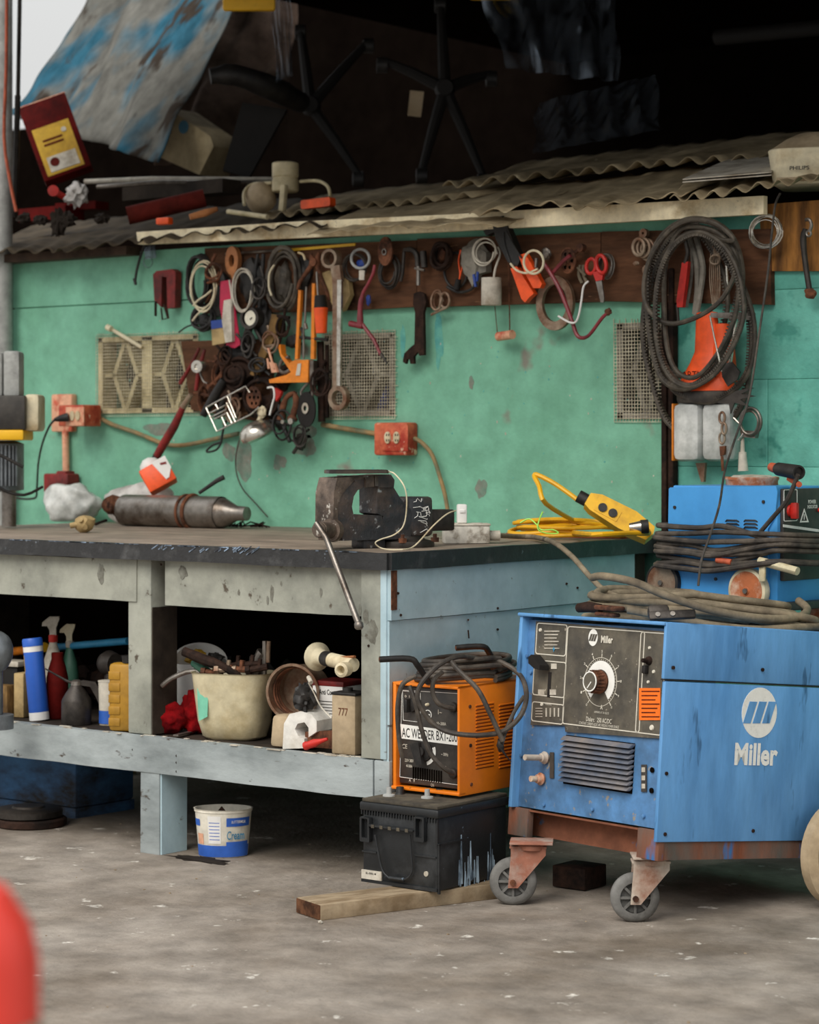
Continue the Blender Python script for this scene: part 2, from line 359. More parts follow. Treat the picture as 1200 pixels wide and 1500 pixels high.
mat('hub_rust', '#b0653e', .6, c2='#d8cdb8', sc=14, amt=.58, bump=.2)
mat('copper_tape', '#b8593a', .6, c2='#8a3e28', sc=20, bump=.2)
mat('rag', '#8f8a80', .9, c2='#615c54', sc=12, bump=.6)
mat('white_block', '#e2dfd8', .6, c2='#b8b0a2', sc=8, amt=.6, bump=.2)
mat('gauge_face', '#e6e0cc', .5, bump=0)
mat('phone', '#2a2622', .25, c2='#4a3c30', sc=9, bump=0)
mat('tan_shade', '#b5a184', .7, c2='#8f7c60', sc=6, bump=.1)
mat('lamp_beige', '#cbbd98', .5, c2='#a8986f', sc=8, bump=.05)
mat('blue_dark', '#4a78a8', .7, c2='#33302e', sc=4, amt=.5, bump=.3, stretch=(1, 1, 2))
mat('tin_dark', '#4d4335', .9, c2='#2c251c', sc=5, bump=.5, bsc=25, var=.3)  # darker tin, shade and dirt both put into the colour
mat('tub_white', '#e2dccd', .5, c2='#b5a88e', sc=10, amt=.64, bump=.05)
mat('bare_plaster', '#87877c', .85, c2='#6e8f7e', sc=22, amt=.52, sh=.15, bump=.3)
mat('blue_streak', '#4fa3a6', .75, c2='#74b8a2', sc=14, amt=.5, sh=.2, bump=.3)
mat('smear', '#5d594f', .7, c2='#8f9086', sc=30, amt=.5, sh=.2, bump=.2)
mat('edge_wear', '#8fa2b8', .6, c2='#33343a', sc=25, amt=.5, bump=.2)
mat('stain_and_shade', '#2a241f', .9, bump=0)  # near-black for an oil spot, grime with painted shade, and a filler

# ---------------- the setting ----------------
m = MB(); m.box((0, 1, -.05), (14, 16, .1)); struct(m.build('floor', 'concrete', at=(0, 0, 0)))
# floor crumbs of debris
m = MB(); rr = random.Random(3)
for i in range(120):
    x = rr.uniform(-1.6, 1.6); y = rr.uniform(-2.2, .9); q = rr.choice((.0015, .002, .003)); m.blob((x, y, q*.35), (q*1.4, q, q*.6), .3, 2, i, 1)
o = m.build('floor_grit', 'plank', at=(0, 0, 0)); o['label'] = 'pale crumbs and chips of grit scattered over the concrete floor'; o['category'] = 'grit'; o['kind'] = 'stuff'
# rear wall with vent openings
def rect(px0, py0, px1, py1):
    a = ony(px0, (py0+py1)/2, W); b = ony(px1, (py0+py1)/2, W); c = ony((px0+px1)/2, py0, W); d = ony((px0+px1)/2, py1, W); return a.x, b.x, d.z, c.z
V1 = rect(146, 493, 290, 604); V2 = rect(478, 490, 578, 608); V3 = rect(906, 474, 985, 612)
xl = ony(19, 500, W).x; xr = 2.2; zt = 1.80; jz = 1.622; xm = ony(985, 500, W).x
holes = [V1, V2, V3]
def wallcells(x0, x1, z0, z1, m):
    xs = sorted({x0, x1, *[h[i] for h in holes for i in (0, 1) if x0 < h[i] < x1]}); zs = sorted({z0, z1, *[h[i] for h in holes for i in (2, 3) if z0 < h[i] < z1]})
    for i in range(len(xs)-1):
        for j in range(len(zs)-1):
            cx = (xs[i]+xs[i+1])/2; cz = (zs[j]+zs[j+1])/2
            if any(h[0] < cx < h[1] and h[2] < cz < h[3] for h in holes): continue
            m.box((cx, W+.06, cz), (xs[i+1]-xs[i], .12, zs[j+1]-zs[j]))
m = MB(); wallcells(xl, xm+.01, 0, jz-.0025, m)
wall = struct(m.build('wall_back', 'wall', at=(0, W, 0)))
m = MB(); wallcells(xl, xm+.01, jz+.0025, zt, m); m.build('upper_course', 'wall', wall)
m = MB(); m.box(((xl+xm)/2, W+.065, jz), (xm-xl, .11, .006)); m.build('mortar_joint', 'wall', wall)
def patch(fn, cx, cy, rx_, ry_, seed, nm, mt, par, th=.0008, nrm=(0, -1, 0)):
    P = []
    for i in range(26):
        a = 2*PI*i/26; k = 1+.45*noise.noise(V((math.cos(a)*1.3, math.sin(a)*1.3, seed)))+.2*noise.noise(V((math.cos(a)*4, math.sin(a)*4, seed+9)))
        P.append(fn(cx+rx_*k*math.cos(a), cy+ry_*k*math.sin(a)))
    q = MB(); q.poly(P, th, nrm); return q.build(nm, mt, par)
wl_ = lambda x, y: ony(x, y, W-.0007)
for i, (cx, cy, rx_, ry_) in enumerate(((358, 668, 13, 30), (335, 662, 9, 14), (410, 678, 9, 12), (448, 655, 14, 16), (445, 632, 18, 10), (232, 628, 22, 8), (690, 560, 4, 9), (705, 715, 8, 14))): patch(wl_, cx, cy, rx_, ry_, i*3.7, 'bare_patch', 'bare_plaster', wall)
patch(wl_, 643, 492, 6, 42, 2, 'blue_streak', 'blue_streak', wall); patch(wl_, 590, 500, 4, 22, 5, 'blue_streak', 'blue_streak', wall)
rw = random.Random(31); q = MB()
for i in range(60): q.cyl(ony(rw.uniform(300, 970), rw.uniform(640, 750), W-.0002), ony(600, 700, W-.001)*0+ony(rw.uniform(300, 970), 700, W-.0002), .0, 3) if False else q.box((0, 0, 0), (rw.uniform(.002, .005), .001, rw.uniform(.002, .008)), Tr(ony(rw.uniform(230, 970), rw.uniform(470, 755), W-.0006)))
q.build('paint_speck', 'dirty_white', wall, kind='stuff'); q = MB()
for i in range(90): q.box((0, 0, 0), (rw.uniform(.002, .005), .001, rw.uniform(.002, .007)), Tr(ony(rw.uniform(30, 970), rw.uniform(455, 755), W-.0006)) @ Ry(rw.uniform(-1, 1)))
q.build('dark_nick', 'blue_streak', wall, kind='stuff')
# the rougher painted blocks to the right of the downpipe, with their own joints
ys = [0, .42, .80, 1.06, 1.31, 1.565, 1.80]
for j in range(len(ys)-1):
    xs = [xm+.01, xm+.32 if j % 2 else xm+.52, xm+.80 if j % 2 else xm+1.0, xr]
    for i in range(3):
        q = MB(); q.box(((xs[i]+xs[i+1])/2, W+.058, (ys[j]+ys[j+1])/2), (xs[i+1]-xs[i]-.0006, .12, ys[j+1]-ys[j]-.0006), bev=.0025); q.build('wall_block', 'wall_r', wall)
m = MB(); m.box((xm+.9, W+.08, .9), (1.9, .1, 1.8)); m.build('block_backing', 'wall_r', wall)
m = MB(); m.box((-.6, W+.32, .9), (5.6, .02, 1.8)); struct(m.build('wall_dark_sheet', 'void', at=(0, 0, 0)))  # added dark sheet, gives the vent openings their dark depth
# shed behind and above the low roof, its dark put into near-black surfaces
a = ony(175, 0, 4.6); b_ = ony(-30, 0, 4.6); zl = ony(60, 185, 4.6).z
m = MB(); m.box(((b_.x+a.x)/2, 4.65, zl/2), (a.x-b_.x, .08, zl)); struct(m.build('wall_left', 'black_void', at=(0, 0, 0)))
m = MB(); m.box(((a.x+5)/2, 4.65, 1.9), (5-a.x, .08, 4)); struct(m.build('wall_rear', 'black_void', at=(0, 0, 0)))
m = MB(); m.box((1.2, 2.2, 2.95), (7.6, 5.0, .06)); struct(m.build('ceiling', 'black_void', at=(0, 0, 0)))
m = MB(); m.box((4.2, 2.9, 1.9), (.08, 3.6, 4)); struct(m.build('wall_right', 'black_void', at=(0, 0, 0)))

# vents
def mesh_screen(h, off, parent, sp=.0105, pad=.012, r=.0011):
    q = MB(); x0, x1, z0, z1 = h[0]-pad, h[1]+pad, h[2]-pad, h[3]+pad; rg = random.Random(int(x0*100))
    n = int((x1-x0)/sp)
    for i in range(n+1):
        x = x0+i*sp; b = rg.uniform(-.008, .006); q.box((x, W-off, (z0+z1)/2+b/2), (r*1.6, r*1.6, z1-z0+b))
    n = int((z1-z0)/sp)
    for i in range(n+1):
        z = z0+i*sp; b = rg.uniform(-.006, .008); q.box(((x0+x1)/2+b/2, W-off-r, z), (x1-x0+b, r*1.6, r*1.6))
    q.jit(.0025, 9.); return q.build('wire_mesh', 'mesh_wire', parent, kind='stuff')
def bar(q, a, b, wd, y0, y1):
    a = V((a[0], 0, a[1])); b = V((b[0], 0, b[1])); d = (b-a).normalized(); n = V((d.z, 0, -d.x))*wd/2
    q.pris([[(p.x, p.z) for p in (a+n, b+n, b-n, a-n)]], y1-y0, frame((0, (y0+y1)/2, 0), (1, 0, 0), (0, -1, 0)))
for nm, h, lb, cells in (('vent_block', V1, 'pale diamond lattice vent block under mesh left of the hanging tools', 2), ('vent_block', V2, 'mesh covered vent block behind the long ring spanner', 1), ('vent_block', V3, 'mesh covered vent block half hidden by the hanging belts', 1)):
    t = thing(nm, lb, 'vent', (h[0], W, h[2]))
    q = MB(); n = cells; dx = (h[1]-h[0])/n
    q.box(((h[0]+h[1])/2, W+.03, h[3]-.006), (h[1]-h[0], .07, .018)); q.box(((h[0]+h[1])/2, W+.03, h[2]+.006), (h[1]-h[0], .07, .018))
    for i in range(n+1): q.box((h[0]+i*dx+(.008 if i == 0 else -.008 if i == n else 0), W+.03, (h[2]+h[3])/2), (.05 if 0 < i < n else .02, .07, h[3]-h[2]))
    vm_ = 'vent' if cells == 2 else 'rag'; q.build('block_frame', vm_, t)
    zc = (h[2]+h[3])/2; hh = (h[3]-h[2])/2
    for i in range(n):
        cx = h[0]+dx*(i+.5)
        for s1 in (-1, 1):
            for s2 in (-1, 1):
                q = MB(); bar(q, (cx, zc+s2*hh), (cx+s1*dx*.24, zc), .016, W+.01, W+.06); q.build('lattice_bar', vm_, t)
            q = MB(); bar(q, (cx+s1*dx*.24, zc), (cx+s1*dx*.5, zc), .014, W+.01, W+.06); q.build('lattice_bar', vm_, t)
    mesh_screen(h, .006, t, .0115, .012, .0008) if cells == 2 else mesh_screen(h, .006, t, .0105, .012, .0011)
q = MB(); c = ony(560, 583, W+.14); q.blob(c, (.035, .03, .05), .1, 1, 3); q.one('plastic_bottle', 'navy', 'blue plastic bottle seen through the mesh right of the ring spanner', 'bottle', c)
q = MB(); c = ony(556, 530, W+.14); q.box(c, (.05, .03, .09), bev=.012); q.one('plastic_tub', 'white', 'pale tub seen through the mesh above the blue bottle', 'tub', c)
q = MB(); c = ony(938, 520, W+.15); q.lathe([(.03, -.06), (.035, -.05), (.035, .03), (.012, .06), (.012, .075)], Tr(c), 16); q.one('glass_bottle', 'green_bottle', 'dark green bottle behind the mesh left of the hanging belts', 'bottle', c)
# stick caught on the left vent
q = MB(); a = wp(160, 480, .02); b = wp(208, 509, .012); q.tube([a, b], .007, 8); q.cyl(wp(157, 479, .03), wp(163, 482, .03), .011, 10); q.one('wooden_dowel', 'cream', 'short pale dowel wedged in the top of the left vent mesh', 'stick', b)

# boards behind the tools, fascia
def plate(pts, off, th): # px polygon on wall plane, front face at off
    q = MB(); q.poly([wp(x, y, off) for x, y in pts], th, (0, -1, 0)); return q
q = plate([(300, 364), (610, 352), (610, 449), (480, 456), (300, 459)], .024, .022); q.jit(.0015, 12).one('tool_board', 'board', 'long dark brown wooden board carrying most of the hanging tools', 'board', wp(300, 459, 0))
q = plate([(611, 350), (880, 340), (880, 442), (611, 450)], .024, .022); q.jit(.0015, 12).one('tool_board', 'board', 'brown wooden board behind the orange handled cutters', 'board', wp(611, 450, 0))
q = plate([(881, 339), (1128, 335), (1130, 446), (881, 441)], .026, .024); q.jit(.0015, 12).one('tool_board', 'board', 'brown wooden board end behind the drive belts and scissors', 'board', wp(881, 441, 0))
q = plate([(1112, 300), (1215, 292), (1218, 397), (1118, 397)], .018, .016); q.one('plywood_board', 'board_light', 'orange brown plywood board holding the rusted wrench at right', 'board', wp(1112, 397, 0))
q = plate([(265, 500), (395, 496), (402, 622), (280, 600)], .016, .014); q.one('plywood_board', 'board', 'small plywood panel behind the tangle of tools over the left vent', 'board', wp(265, 610, 0))
q = plate([(700, 428), (940, 424), (940, 441), (700, 441)], .045, .02); q.one('dusty_ledge', 'dirty_white', 'dust covered ledge on the board below the red scissors', 'ledge', wp(700, 441, .03)) if False else None
fb = ony(200, 345, W-.07); fe = ony(1042, 296, W-.07)
def fascia(pts, nm, mt, lb, off=.09, th=.022): q = plate(pts, off, th); q.jit(.0015, 3); struct(q.build(nm, mt, at=wp(*pts[0], 0)))
fascia([(200, 340), (430, 325), (660, 314), (1119, 287), (1119, 314), (660, 339), (430, 349), (202, 358)], 'trim_1', 'fascia', '')
q = MB(); a = wp(20, 330, .02); q.box((a.x+.25, W-.035, 1.80), (.75, .07, .03)); struct(q.build('trim_2', 'bench_wood', at=a))
# yellow folding rule on the board
q = MB(); q.poly([wp(402, 366, .03), wp(520, 356, .03), wp(520, 360, .03), wp(402, 370, .03)], .004); q.one('steel_rule', 'yellow', 'thin yellow rule tucked along the top of the tool board', 'ruler', wp(402, 370, .03))
q = MB(); q.tube([wp(330, 372, .035), wp(402, 367, .035)], .004, 6); q.one('metal_rod', 'steel', 'thin grey rod lying end to end with the yellow rule', 'rod', wp(330, 372, .03))

# post, downpipe
q = MB(); a = ony(5, 500, W-.05); q.cyl((a.x, W-.05, 0), (a.x, W-.05, 3.2), .033, 16); q.one('pipe_post', 'grey_box', 'grey upright pipe at the far left end of the wall', 'post', (a.x, W-.05, 0))
a = ony(12, 100, W-.12)
q = MB(); q.tube([ony(10, -40, W-.12), ony(9, 100, W-.12), ony(6, 200, W-.12), ony(14, 262, W-.12), ony(24, 310, W-.12)], .006, 8, sm=3); q.one('flex_cable', 'copper_tape', 'thin orange brown cable running down beside the left pipe', 'cable', ony(22, 310, W-.12))
q = MB(); q.cyl(ony(30, -60, W+.02), ony(26, 160, W+.02), .008, 10); q.cyl(ony(26, 140, W+.02), ony(21, 318, W+.02), .011, 10); q.one('metal_pole', 'steel_dark', 'thin dark pole against the bright sky at left', 'pole', ony(21, 318, W+.02))
q = MB(); x0 = ony(981, 600, W-.02).x
for dx in (-.012, .012): q.box((x0+dx, W-.02, .82), (.018, .03, 1.64), bev=.004)
q.one('steel_channel', 'rust_dark', 'dark vertical steel channel on the wall behind the hanging belts', 'channel', (x0, W-.02, 0))

# ---------------- the tin roof ----------------
def roof_z(y): return 1.835+.24*(y-1.15)
def corr(name, lb, c00, c10, c11, c01, waves, amp=.012, seed=0, rag=.02, lift=0., mt='tin', group=None, sub=8):
    """corrugated sheet through four roof points (x, y, extra height)"""
    def f(u, v):
        a = lerp(V(c00), V(c10), u); b = lerp(V(c01), V(c11), u); p = lerp(a, b, v); x, y = p.x, p.y
        if v < .01 or v > .99: y += rag*noise.noise(V((x*5, seed, v)))*2+rag*.5*noise.noise(V((x*21, seed, v)))
        z = roof_z(y)+p.z+lift+amp*max(.22, 1-2.6*v)*math.sin(u*waves*2*PI+.8*noise.noise(V((x*3, seed, 0))))+.018*noise.noise(V((x*2.2, y*3, seed)))+.006*noise.noise(V((x*8, y*9, seed)))
        return (x, y, z)
    q = MB(); q.grid(f, int(waves*sub), 14); at = (c00[0], c00[1], roof_z(c00[1])); o = q.build(name, mt, at=at, solid=.0025, ang=180)
    o['label'] = lb; o['category'] = 'roof sheet'; return o
E1 = 1.13
def rx(px, y): return ony(px, 300, y).x
corr('roof_sheet', 'corrugated roof sheet at the right end over the plywood board', (rx(985, E1), E1-.02, .0), (rx(1260, E1), E1, .02), (rx(1330, 1.7), 1.7, .0), (rx(1030, 1.7), 1.7, 0), 9, .011, 3, .015, .012)
corr('roof_sheet', 'ragged corrugated roof sheet above the belts and scissors', (rx(690, E1), E1-.01, -.008), (rx(1010, E1), E1-.02, -.004), (rx(1120, 1.75), 1.75, .0), (rx(760, 1.75), 1.75, 0), 9, .008, 5, .05, .004)
corr('roof_sheet', 'flattened torn roof sheet over the middle of the tool board', (rx(455, E1), E1-.02, -.012), (rx(760, E1), E1-.06, -.03), (rx(860, 1.72), 1.72, 0), (rx(560, 1.7), 1.7, 0), 7, .004, 8, .05, -.004)
corr('roof_sheet', 'upper corrugated sheet with a dark zigzag edge in the middle', (rx(655, 1.65), 1.62, .02), (rx(1120, 1.65), 1.62, .03), (rx(1300, 2.35), 2.4, .02), (rx(760, 2.35), 2.4, 0), 13, .013, 11, .02, .02)
corr('roof_sheet', 'dark rear roof sheet below the upturned chair base', (rx(380, 1.5), 1.5, .0), (rx(700, 1.6), 1.6, .0), (rx(1000, 2.4), 2.4, 0), (rx(480, 2.4), 2.4, -.04), 12, .011, 14, .02, .0)
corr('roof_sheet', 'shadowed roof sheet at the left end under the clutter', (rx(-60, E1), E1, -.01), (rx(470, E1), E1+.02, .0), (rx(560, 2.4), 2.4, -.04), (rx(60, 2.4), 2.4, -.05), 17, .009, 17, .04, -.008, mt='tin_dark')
# ---------------- workbench ----------------
XL = -2.3
t = thing('workbench', 'long grey painted workbench with black edged top and open shelf', 'workbench', (-.9, .6, 0))
q = MB(); q.box((XL/2+.004, .645, .83), (-XL+.0, 1.285, .04), bev=.006); q.build('bench_top', 'benchtop', t)
def wavy(q, a=.0025, fr=9): q.jit(a, fr); return q
def strip(p0, p1, z0, z1, th, nrm, n=40):
    q = MB()
    for i in range(n):
        pass
    return q
def longbox(c, d, n, ax, bev=0):
    """box subdivided along axis ax so that it can be made slightly uneven"""
    q = MB(); T = []; h = [k/2 for k in d]; o = [i for i in range(3) if i != ax]; vs = []; fs = []
    for i in range(n+1):
        for a, b in ((-1, -1), (1, -1), (1, 1), (-1, 1)):
            p = [0, 0, 0]; p[ax] = c[ax]-h[ax]+d[ax]*i/n; p[o[0]] = c[o[0]]+a*h[o[0]]; p[o[1]] = c[o[1]]+b*h[o[1]]; vs.append(tuple(p))
    for i in range(n):
        for k in range(4): fs.append((i*4+k, i*4+(k+1) % 4, (i+1)*4+(k+1) % 4, (i+1)*4+k))
    fs += [(3, 2, 1, 0), tuple(n*4+k for k in range(4))]
    return q.add(vs, fs)
wavy(longbox((XL/2, -.004, .829), (-XL+.02, .022, .044), 60, 0), .003, 7).build('top_edging', 'bench_edge', t)
wavy(longbox((.008, .64, .829), (.022, 1.29, .044), 40, 1), .003, 7).build('top_edging', 'bench_edge', t)
q = MB(); rr = random.Random(9)
for i in range(60):
    x = rr.uniform(-2.1, -.1); q.box((x, -.0158, .850), (rr.uniform(.01, .05), .0015, rr.uniform(.001, .0035)))
for i in range(26):
    x = rr.uniform(-.80, -.42); q.box((0, 0, 0), (rr.uniform(.008, .03), .001, .003), Tr(x, -.0165, rr.uniform(.838, .850)) @ Ry(-.5))
q.build('worn_edge', 'edge_wear', t, kind='stuff')
q = MB(); q.box((.0095, .016, .755), (.003, .022, .10)); q.build('bare_corner', 'rust', t)
# front apron boards, rail, posts
wavy(longbox((-.40, .026, .745), (.78, .02, .122), 24, 0), .0015).build('apron_board', 'bench_front', t)
wavy(longbox((-1.50, .026, .747), (1.20, .02, .115), 30, 0), .0015).build('apron_board', 'bench_front', t)
q = MB(); q.box((-.052, .03, .566), (.075, .05, .484), bev=.003); wavy(q, .002).build('corner_post', 'bench_front', t)
q = MB(); q.box((-.015, .028, .575), (.02, .052, .50), bev=.003); wavy(q, .002).build('corner_strip', 'bench_side', t)
q = MB(); q.box((-.892, .07, .566), (.088, .10, .484), bev=.004); wavy(q, .002).build('middle_post', 'bench_front', t)
q = MB(); q.box((-.846, .072, .50), (.004, .096, .35)); q.build('post_side_board', 'dark_shelf', t)
wavy(longbox((-1.17, .018, .272), (2.24, .03, .098), 60, 0), .003, 6).build('shelf_rail', 'bench_rail', t)
q = MB(); q.box((-.022, .03, .272), (.05, .05, .10), bev=.003); q.build('rail_end', 'bench_rail', t)
rr = random.Random(5)
for i in range(7):
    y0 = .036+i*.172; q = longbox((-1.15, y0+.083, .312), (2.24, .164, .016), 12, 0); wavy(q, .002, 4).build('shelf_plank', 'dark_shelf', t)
q = MB()
for i in range(46):
    x = -2.1+rr.random()*2.0; q.box((x, .0+rr.random()*.03, .3225), (rr.uniform(.008, .05), .008, .002), Rz(0))
q.build('flaked_paint', 'dirty_white', t, kind='stuff')
q = MB(); q.box((-.838, .055, .112), (.072, .10, .225), bev=.003); wavy(q, .003, 14).build('leg', 'bench_rail', t)
q = MB(); q.box((-.800, .06, .112), (.006, .10, .222)); wavy(q, .002, 14).build('leg_side_board', 'bench_side', t)
for x, y in ((-.05, 1.2), (-.86, 1.2), (-.05, .12), (-2.0, .08), (-2.0, 1.2)):
    q = MB(); q.box((x, y, .41), (.07, .07, .80)) if y > 1 else q.box((x, y, .11), (.07, .07, .22)); q.build('leg', 'bench_rail' if y < 1 else 'dark_shelf', t)
# right hand side boards
q = longbox((-.001, .575, .742), (.018, 1.135, .128), 24, 1); wavy(q, .0015, 5).build('side_board', 'bench_side', t)
q = longbox((-.007, .575, .545), (.018, 1.135, .262), 24, 1); wavy(q, .002, 5).build('side_board', 'bench_side', t)
q = longbox((-.009, .575, .328), (.018, 1.135, .16), 24, 1); wavy(q, .002, 5).build('side_board', 'bench_side', t)
q = MB(); q.box((-1.15, .9, .56), (2.28, .01, .48)); q.build('shelf_dark_sheet', 'void', t); q = MB(); q.box((-2.28, .6, .56), (.01, 1.2, .48)); q.build('end_light_block', 'dark_shelf', t)  # added near-black back and unseen left end keep the shelf bays dark
fb_ = lambda x, y: ony(x, y, .0152)
for i, (cx, cy, rx_, ry_) in enumerate(((148, 840, 5, 13), (268, 838, 6, 9), (398, 868, 2.5, 13), (392, 880, 2, 6), (470, 868, 2, 6), (412, 855, 1.5, 4), (350, 868, 1.5, 5))): patch(fb_, cx, cy, rx_, ry_, i*2.1, 'grease_smear', 'smear', t, .0006)
fb_ = lambda x, y: ony(x, y, .0042)
for i, (cx, cy, rx_, ry_) in enumerate(((536, 903, 4, 12), (545, 925, 8, 16), (527, 893, 2, 8))): patch(fb_, cx, cy, rx_, ry_, 20+i*2.1, 'grease_smear', 'smear', t, .0006)
# nails and dents
q = MB()
for px, py in ((583, 869), (587, 901), (729, 891), (830, 855), (846, 861), (729, 922)): q.cyl(onx(px, py, .007), onx(px, py, .010)+V((.001, 0, 0)), .0035, 8)
q.cyl(onx(686, 908, .006), onx(686, 908, .012), .003, 6); q.tube([onx(686, 923, .012), onx(687, 935, .012)], .002, 5)
for px, py in ((236, 827), (540, 946), (259, 1107), (259, 1117), (259, 1130), (195, 1098)): q.cyl(ony(px, py, .01), ony(px, py, .003), .0035, 8)
q.build('nail_head', 'rust_dark', t, kind='stuff')

# ---------------- bench vise ----------------
ZB = .85
def vp(px, py, Y): return dep(px, py, Y)
# own frame: x towards the tail (right and away), y away from the camera, z up
O = dep(592, 800, 6.39); O.z = ZB
vx = (CR*.82+CF*.5724).normalized(); vy = CU.cross(vx)
T = Matrix((vx, vy, CU)).transposed().to_4x4(); T.translation = O
t = thing('bench_vise', 'heavy dark worn bench vise on the bench corner', 'vise', T=T)
HT = .043
vn = loc(T, 1, -HT)
def vq(px, py): p = vn(px, py); return (p.x, p.z)
def vplate(pts, d0, d1, mt, nm, jt=.0012):
    q = MB(T); q.pris([[vq(*p) for p in pts]], d1-d0, frame((0, (d0+d1)/2, 0), (1, 0, 0), (0, -1, 0))); q.jit(jt, 30); return q.build(nm, mt, t, ang=50)
vplate([(495, 760), (494, 738), (498, 727), (507, 715), (520, 705), (520, 697), (545, 697), (545, 712), (535, 713), (524, 718), (518, 727), (516, 742), (518, 753), (560, 755), (562, 790), (502, 792)], -HT, HT, 'vise', 'front_jaw')
vplate([(494, 700), (545, 696.5), (545, 700), (520, 703), (508, 716), (500, 726), (495, 740), (495, 770), (499, 792), (493, 792), (488, 765), (489, 722)], -HT-.001, HT+.001, 'vise_face', 'jaw_rib')
vplate([(553, 713), (576, 712), (583, 724), (592, 738), (602, 746), (602, 790), (556, 790), (556, 770), (562, 756), (553, 752)], -HT, HT, 'vise', 'fixed_body')
vplate([(547, 697), (570, 695), (576, 703), (575, 714), (553, 714), (547, 712)], -HT-.008, HT+.008, 'vise', 'rear_jaw')
vplate([(534, 697), (545.5, 697), (545.5, 713), (534, 714)], -HT-.008, HT+.008, 'vise_face', 'jaw_plate')
vplate([(546, 697), (551, 697), (551, 712), (546, 712)], -HT-.010, HT+.010, 'steel', 'jaw_plate')
a_ = vq(602, 728); b_ = vq(634, 786)
q = MB(T); q.box(((a_[0]+b_[0])/2, 0, (a_[1]+b_[1])/2), (b_[0]-a_[0]+.01, .085, a_[1]-b_[1]), bev=.012); q.jit(.0015, 30); q.build('anvil', 'vise', t)
q = MB(T)
rr = random.Random(6)
for i in range(16):
    x = rr.uniform(a_[0]+.008, b_[0]-.008); z = rr.uniform(b_[1]+.02, a_[1]-.012); L2 = rr.uniform(.006, .02); q.tube([(x-L2, -.0437, z+rr.uniform(-.01, .01)), (x+L2*.3, -.0437, z), (x+L2*.5, -.0437, z+rr.uniform(-.012, .012))], .0009, 4)
q.build('paint_scratches', 'white_print', t, kind='stuff')
q = MB(T); q.lathe([(.080, 0), (.082, .006), (.080, .016), (.055, .022), (.05, .03)], None, 32); q.build('swivel_base', 'steel_dark', t)
q = MB(T); q.box((-.115, 0, .012), (.07, .06, .024), bev=.004); q.build('base_pad', 'vise', t)
a_ = vq(634, 750); b_ = vq(676, 775); q = MB(T); q.box(((a_[0]+b_[0])/2, 0.01, (a_[1]+b_[1])/2), (b_[0]-a_[0], .05, a_[1]-b_[1]+.01), bev=.006); q.build('tail_guide', 'steel_dark', t)
for sx in (-.045, .06): q = MB(T); q.lathe([(.012, .014), (.012, .026), (.006, .026), (.006, .036)], Tr(sx, -.058, 0), 6); q.build('bolt', 'rust', t)
c = dep(484, 777, 6.20); c2 = dep(468, 776, 6.14); ax_v = (c2-c).normalized()
q = MB(); q.cyl(c-ax_v*.02, c+ax_v*.005, .030, 26); q.cyl(c, c2, .021, 22); q.cyl(c2, c2+ax_v*.006, .019, 22); q.jit(.0008, 40); q.build('screw_head', 'vise_face', t)
q = MB(); q.tube([dep(463, 766, 6.12), dep(478, 788, 6.10), dep(526, 915, 6.00)], [.0075, .0078, .0085], 12); b = dep(526, 917, 6.0); q.lathe([(.0095, -.010), (.012, -.006), (.012, .003), (.008, .008)], Tr(b) @ align((.3, -.2, -1)), 12); q.build('handle_bar', 'steel', t)
# phone on the jaws
q = MB(); 
TP = Matrix((CR*.97+CF*.24, CU.cross(CR*.97+CF*.24), CU)).transposed().to_4x4(); c_ = dep(522, 691, 6.27); TP.translation = c_
t2 = thing('mobile_phone', 'dark mobile phone lying flat on the vise jaws', 'phone', T=TP)
q = MB(TP); q.pris([rrect(.16, .078, .01)], .009); q.build('phone_body', 'phone', t2)
q = MB(TP); q.pris([rrect(.152, .070, .008)], .001, Tr(0, 0, .005)); q.build('screen', 'black_print', t2)
# charger lead
E_ = dep(568, 691, 6.27)
P = [E_, dep(578, 694, 6.24), dep(592, 712, 6.22), dep(596, 735, 6.22), dep(592, 768, 6.22), dep(578, 783, 6.22), dep(558, 790, 6.2), dep(550, 796, 6.2), onz(562, 804, ZB+.003), onz(590, 805, ZB+.003), onz(608, 799, ZB+.01), dep(635, 770, 6.22), dep(655, 753, 6.27), dep(668, 748, 6.30)]
t3 = thing('charging_cable', 'thin cream charging cable from the phone to the white adapter', 'cable', P[7])
q = MB(); q.tube(P, .0019, 6, sm=5); q.build('lead', 'cream', t3)
q = MB(); q.cyl(E_-CR*.02, E_+CR*.004, .004, 8); q.build('plug_tip', 'white', t3)
# extension socket box
SO = onz(683, 797, ZB)+CF*.035; T = frame(SO, (CR*.995+CF*.1), (0, 0, 1))
t = thing('socket_box', 'worn white metal socket box on the bench with a grey lead', 'socket box', T=T)
q = MB(T); q.box((0, 0, .026), (.125, .075, .05), bev=.004); q.jit(.001, 40); q.build('box_body', 'box_paint', t)
q = MB(T); q.box((0, 0, .053), (.129, .079, .006), bev=.002); q.build('face_plate', 'dirty_white', t)
q = MB(T); q.cyl((.06, 0, .022), (.095, 0, .022), .014, 16); q.build('cable_gland', 'dirty_white', t)
q = MB(T); [q.cyl((x, 0, .056), (x, 0, .0575), .016, 16) for x in (-.03, .03)]; q.build('outlet', 'box_paint', t)
q = MB(T); q.box((-.012, -.005, .083), (.026, .03, .052), bev=.004); q.box((-.012, -.02, .09), (.016, .006, .01), bev=.002)
q.one('charger_adapter', 'white', 'white charger adapter plugged upright into the socket box', 'charger', T @ V((-.012, 0, .057)))
a = T @ V((.09, 0, .022))
q = MB(); q.tube([a, onz(760, 786, ZB+.012), onz(785, 787, ZB+.012), dep(812, 795, 6.3), dep(838, 815, 6.2), dep(862, 842, 6.1), dep(882, 862, 6.05), dep(900, 872, 6.0), dep(935, 884, 5.95), dep(980, 892, 5.95)], .0072, 10, sm=5)
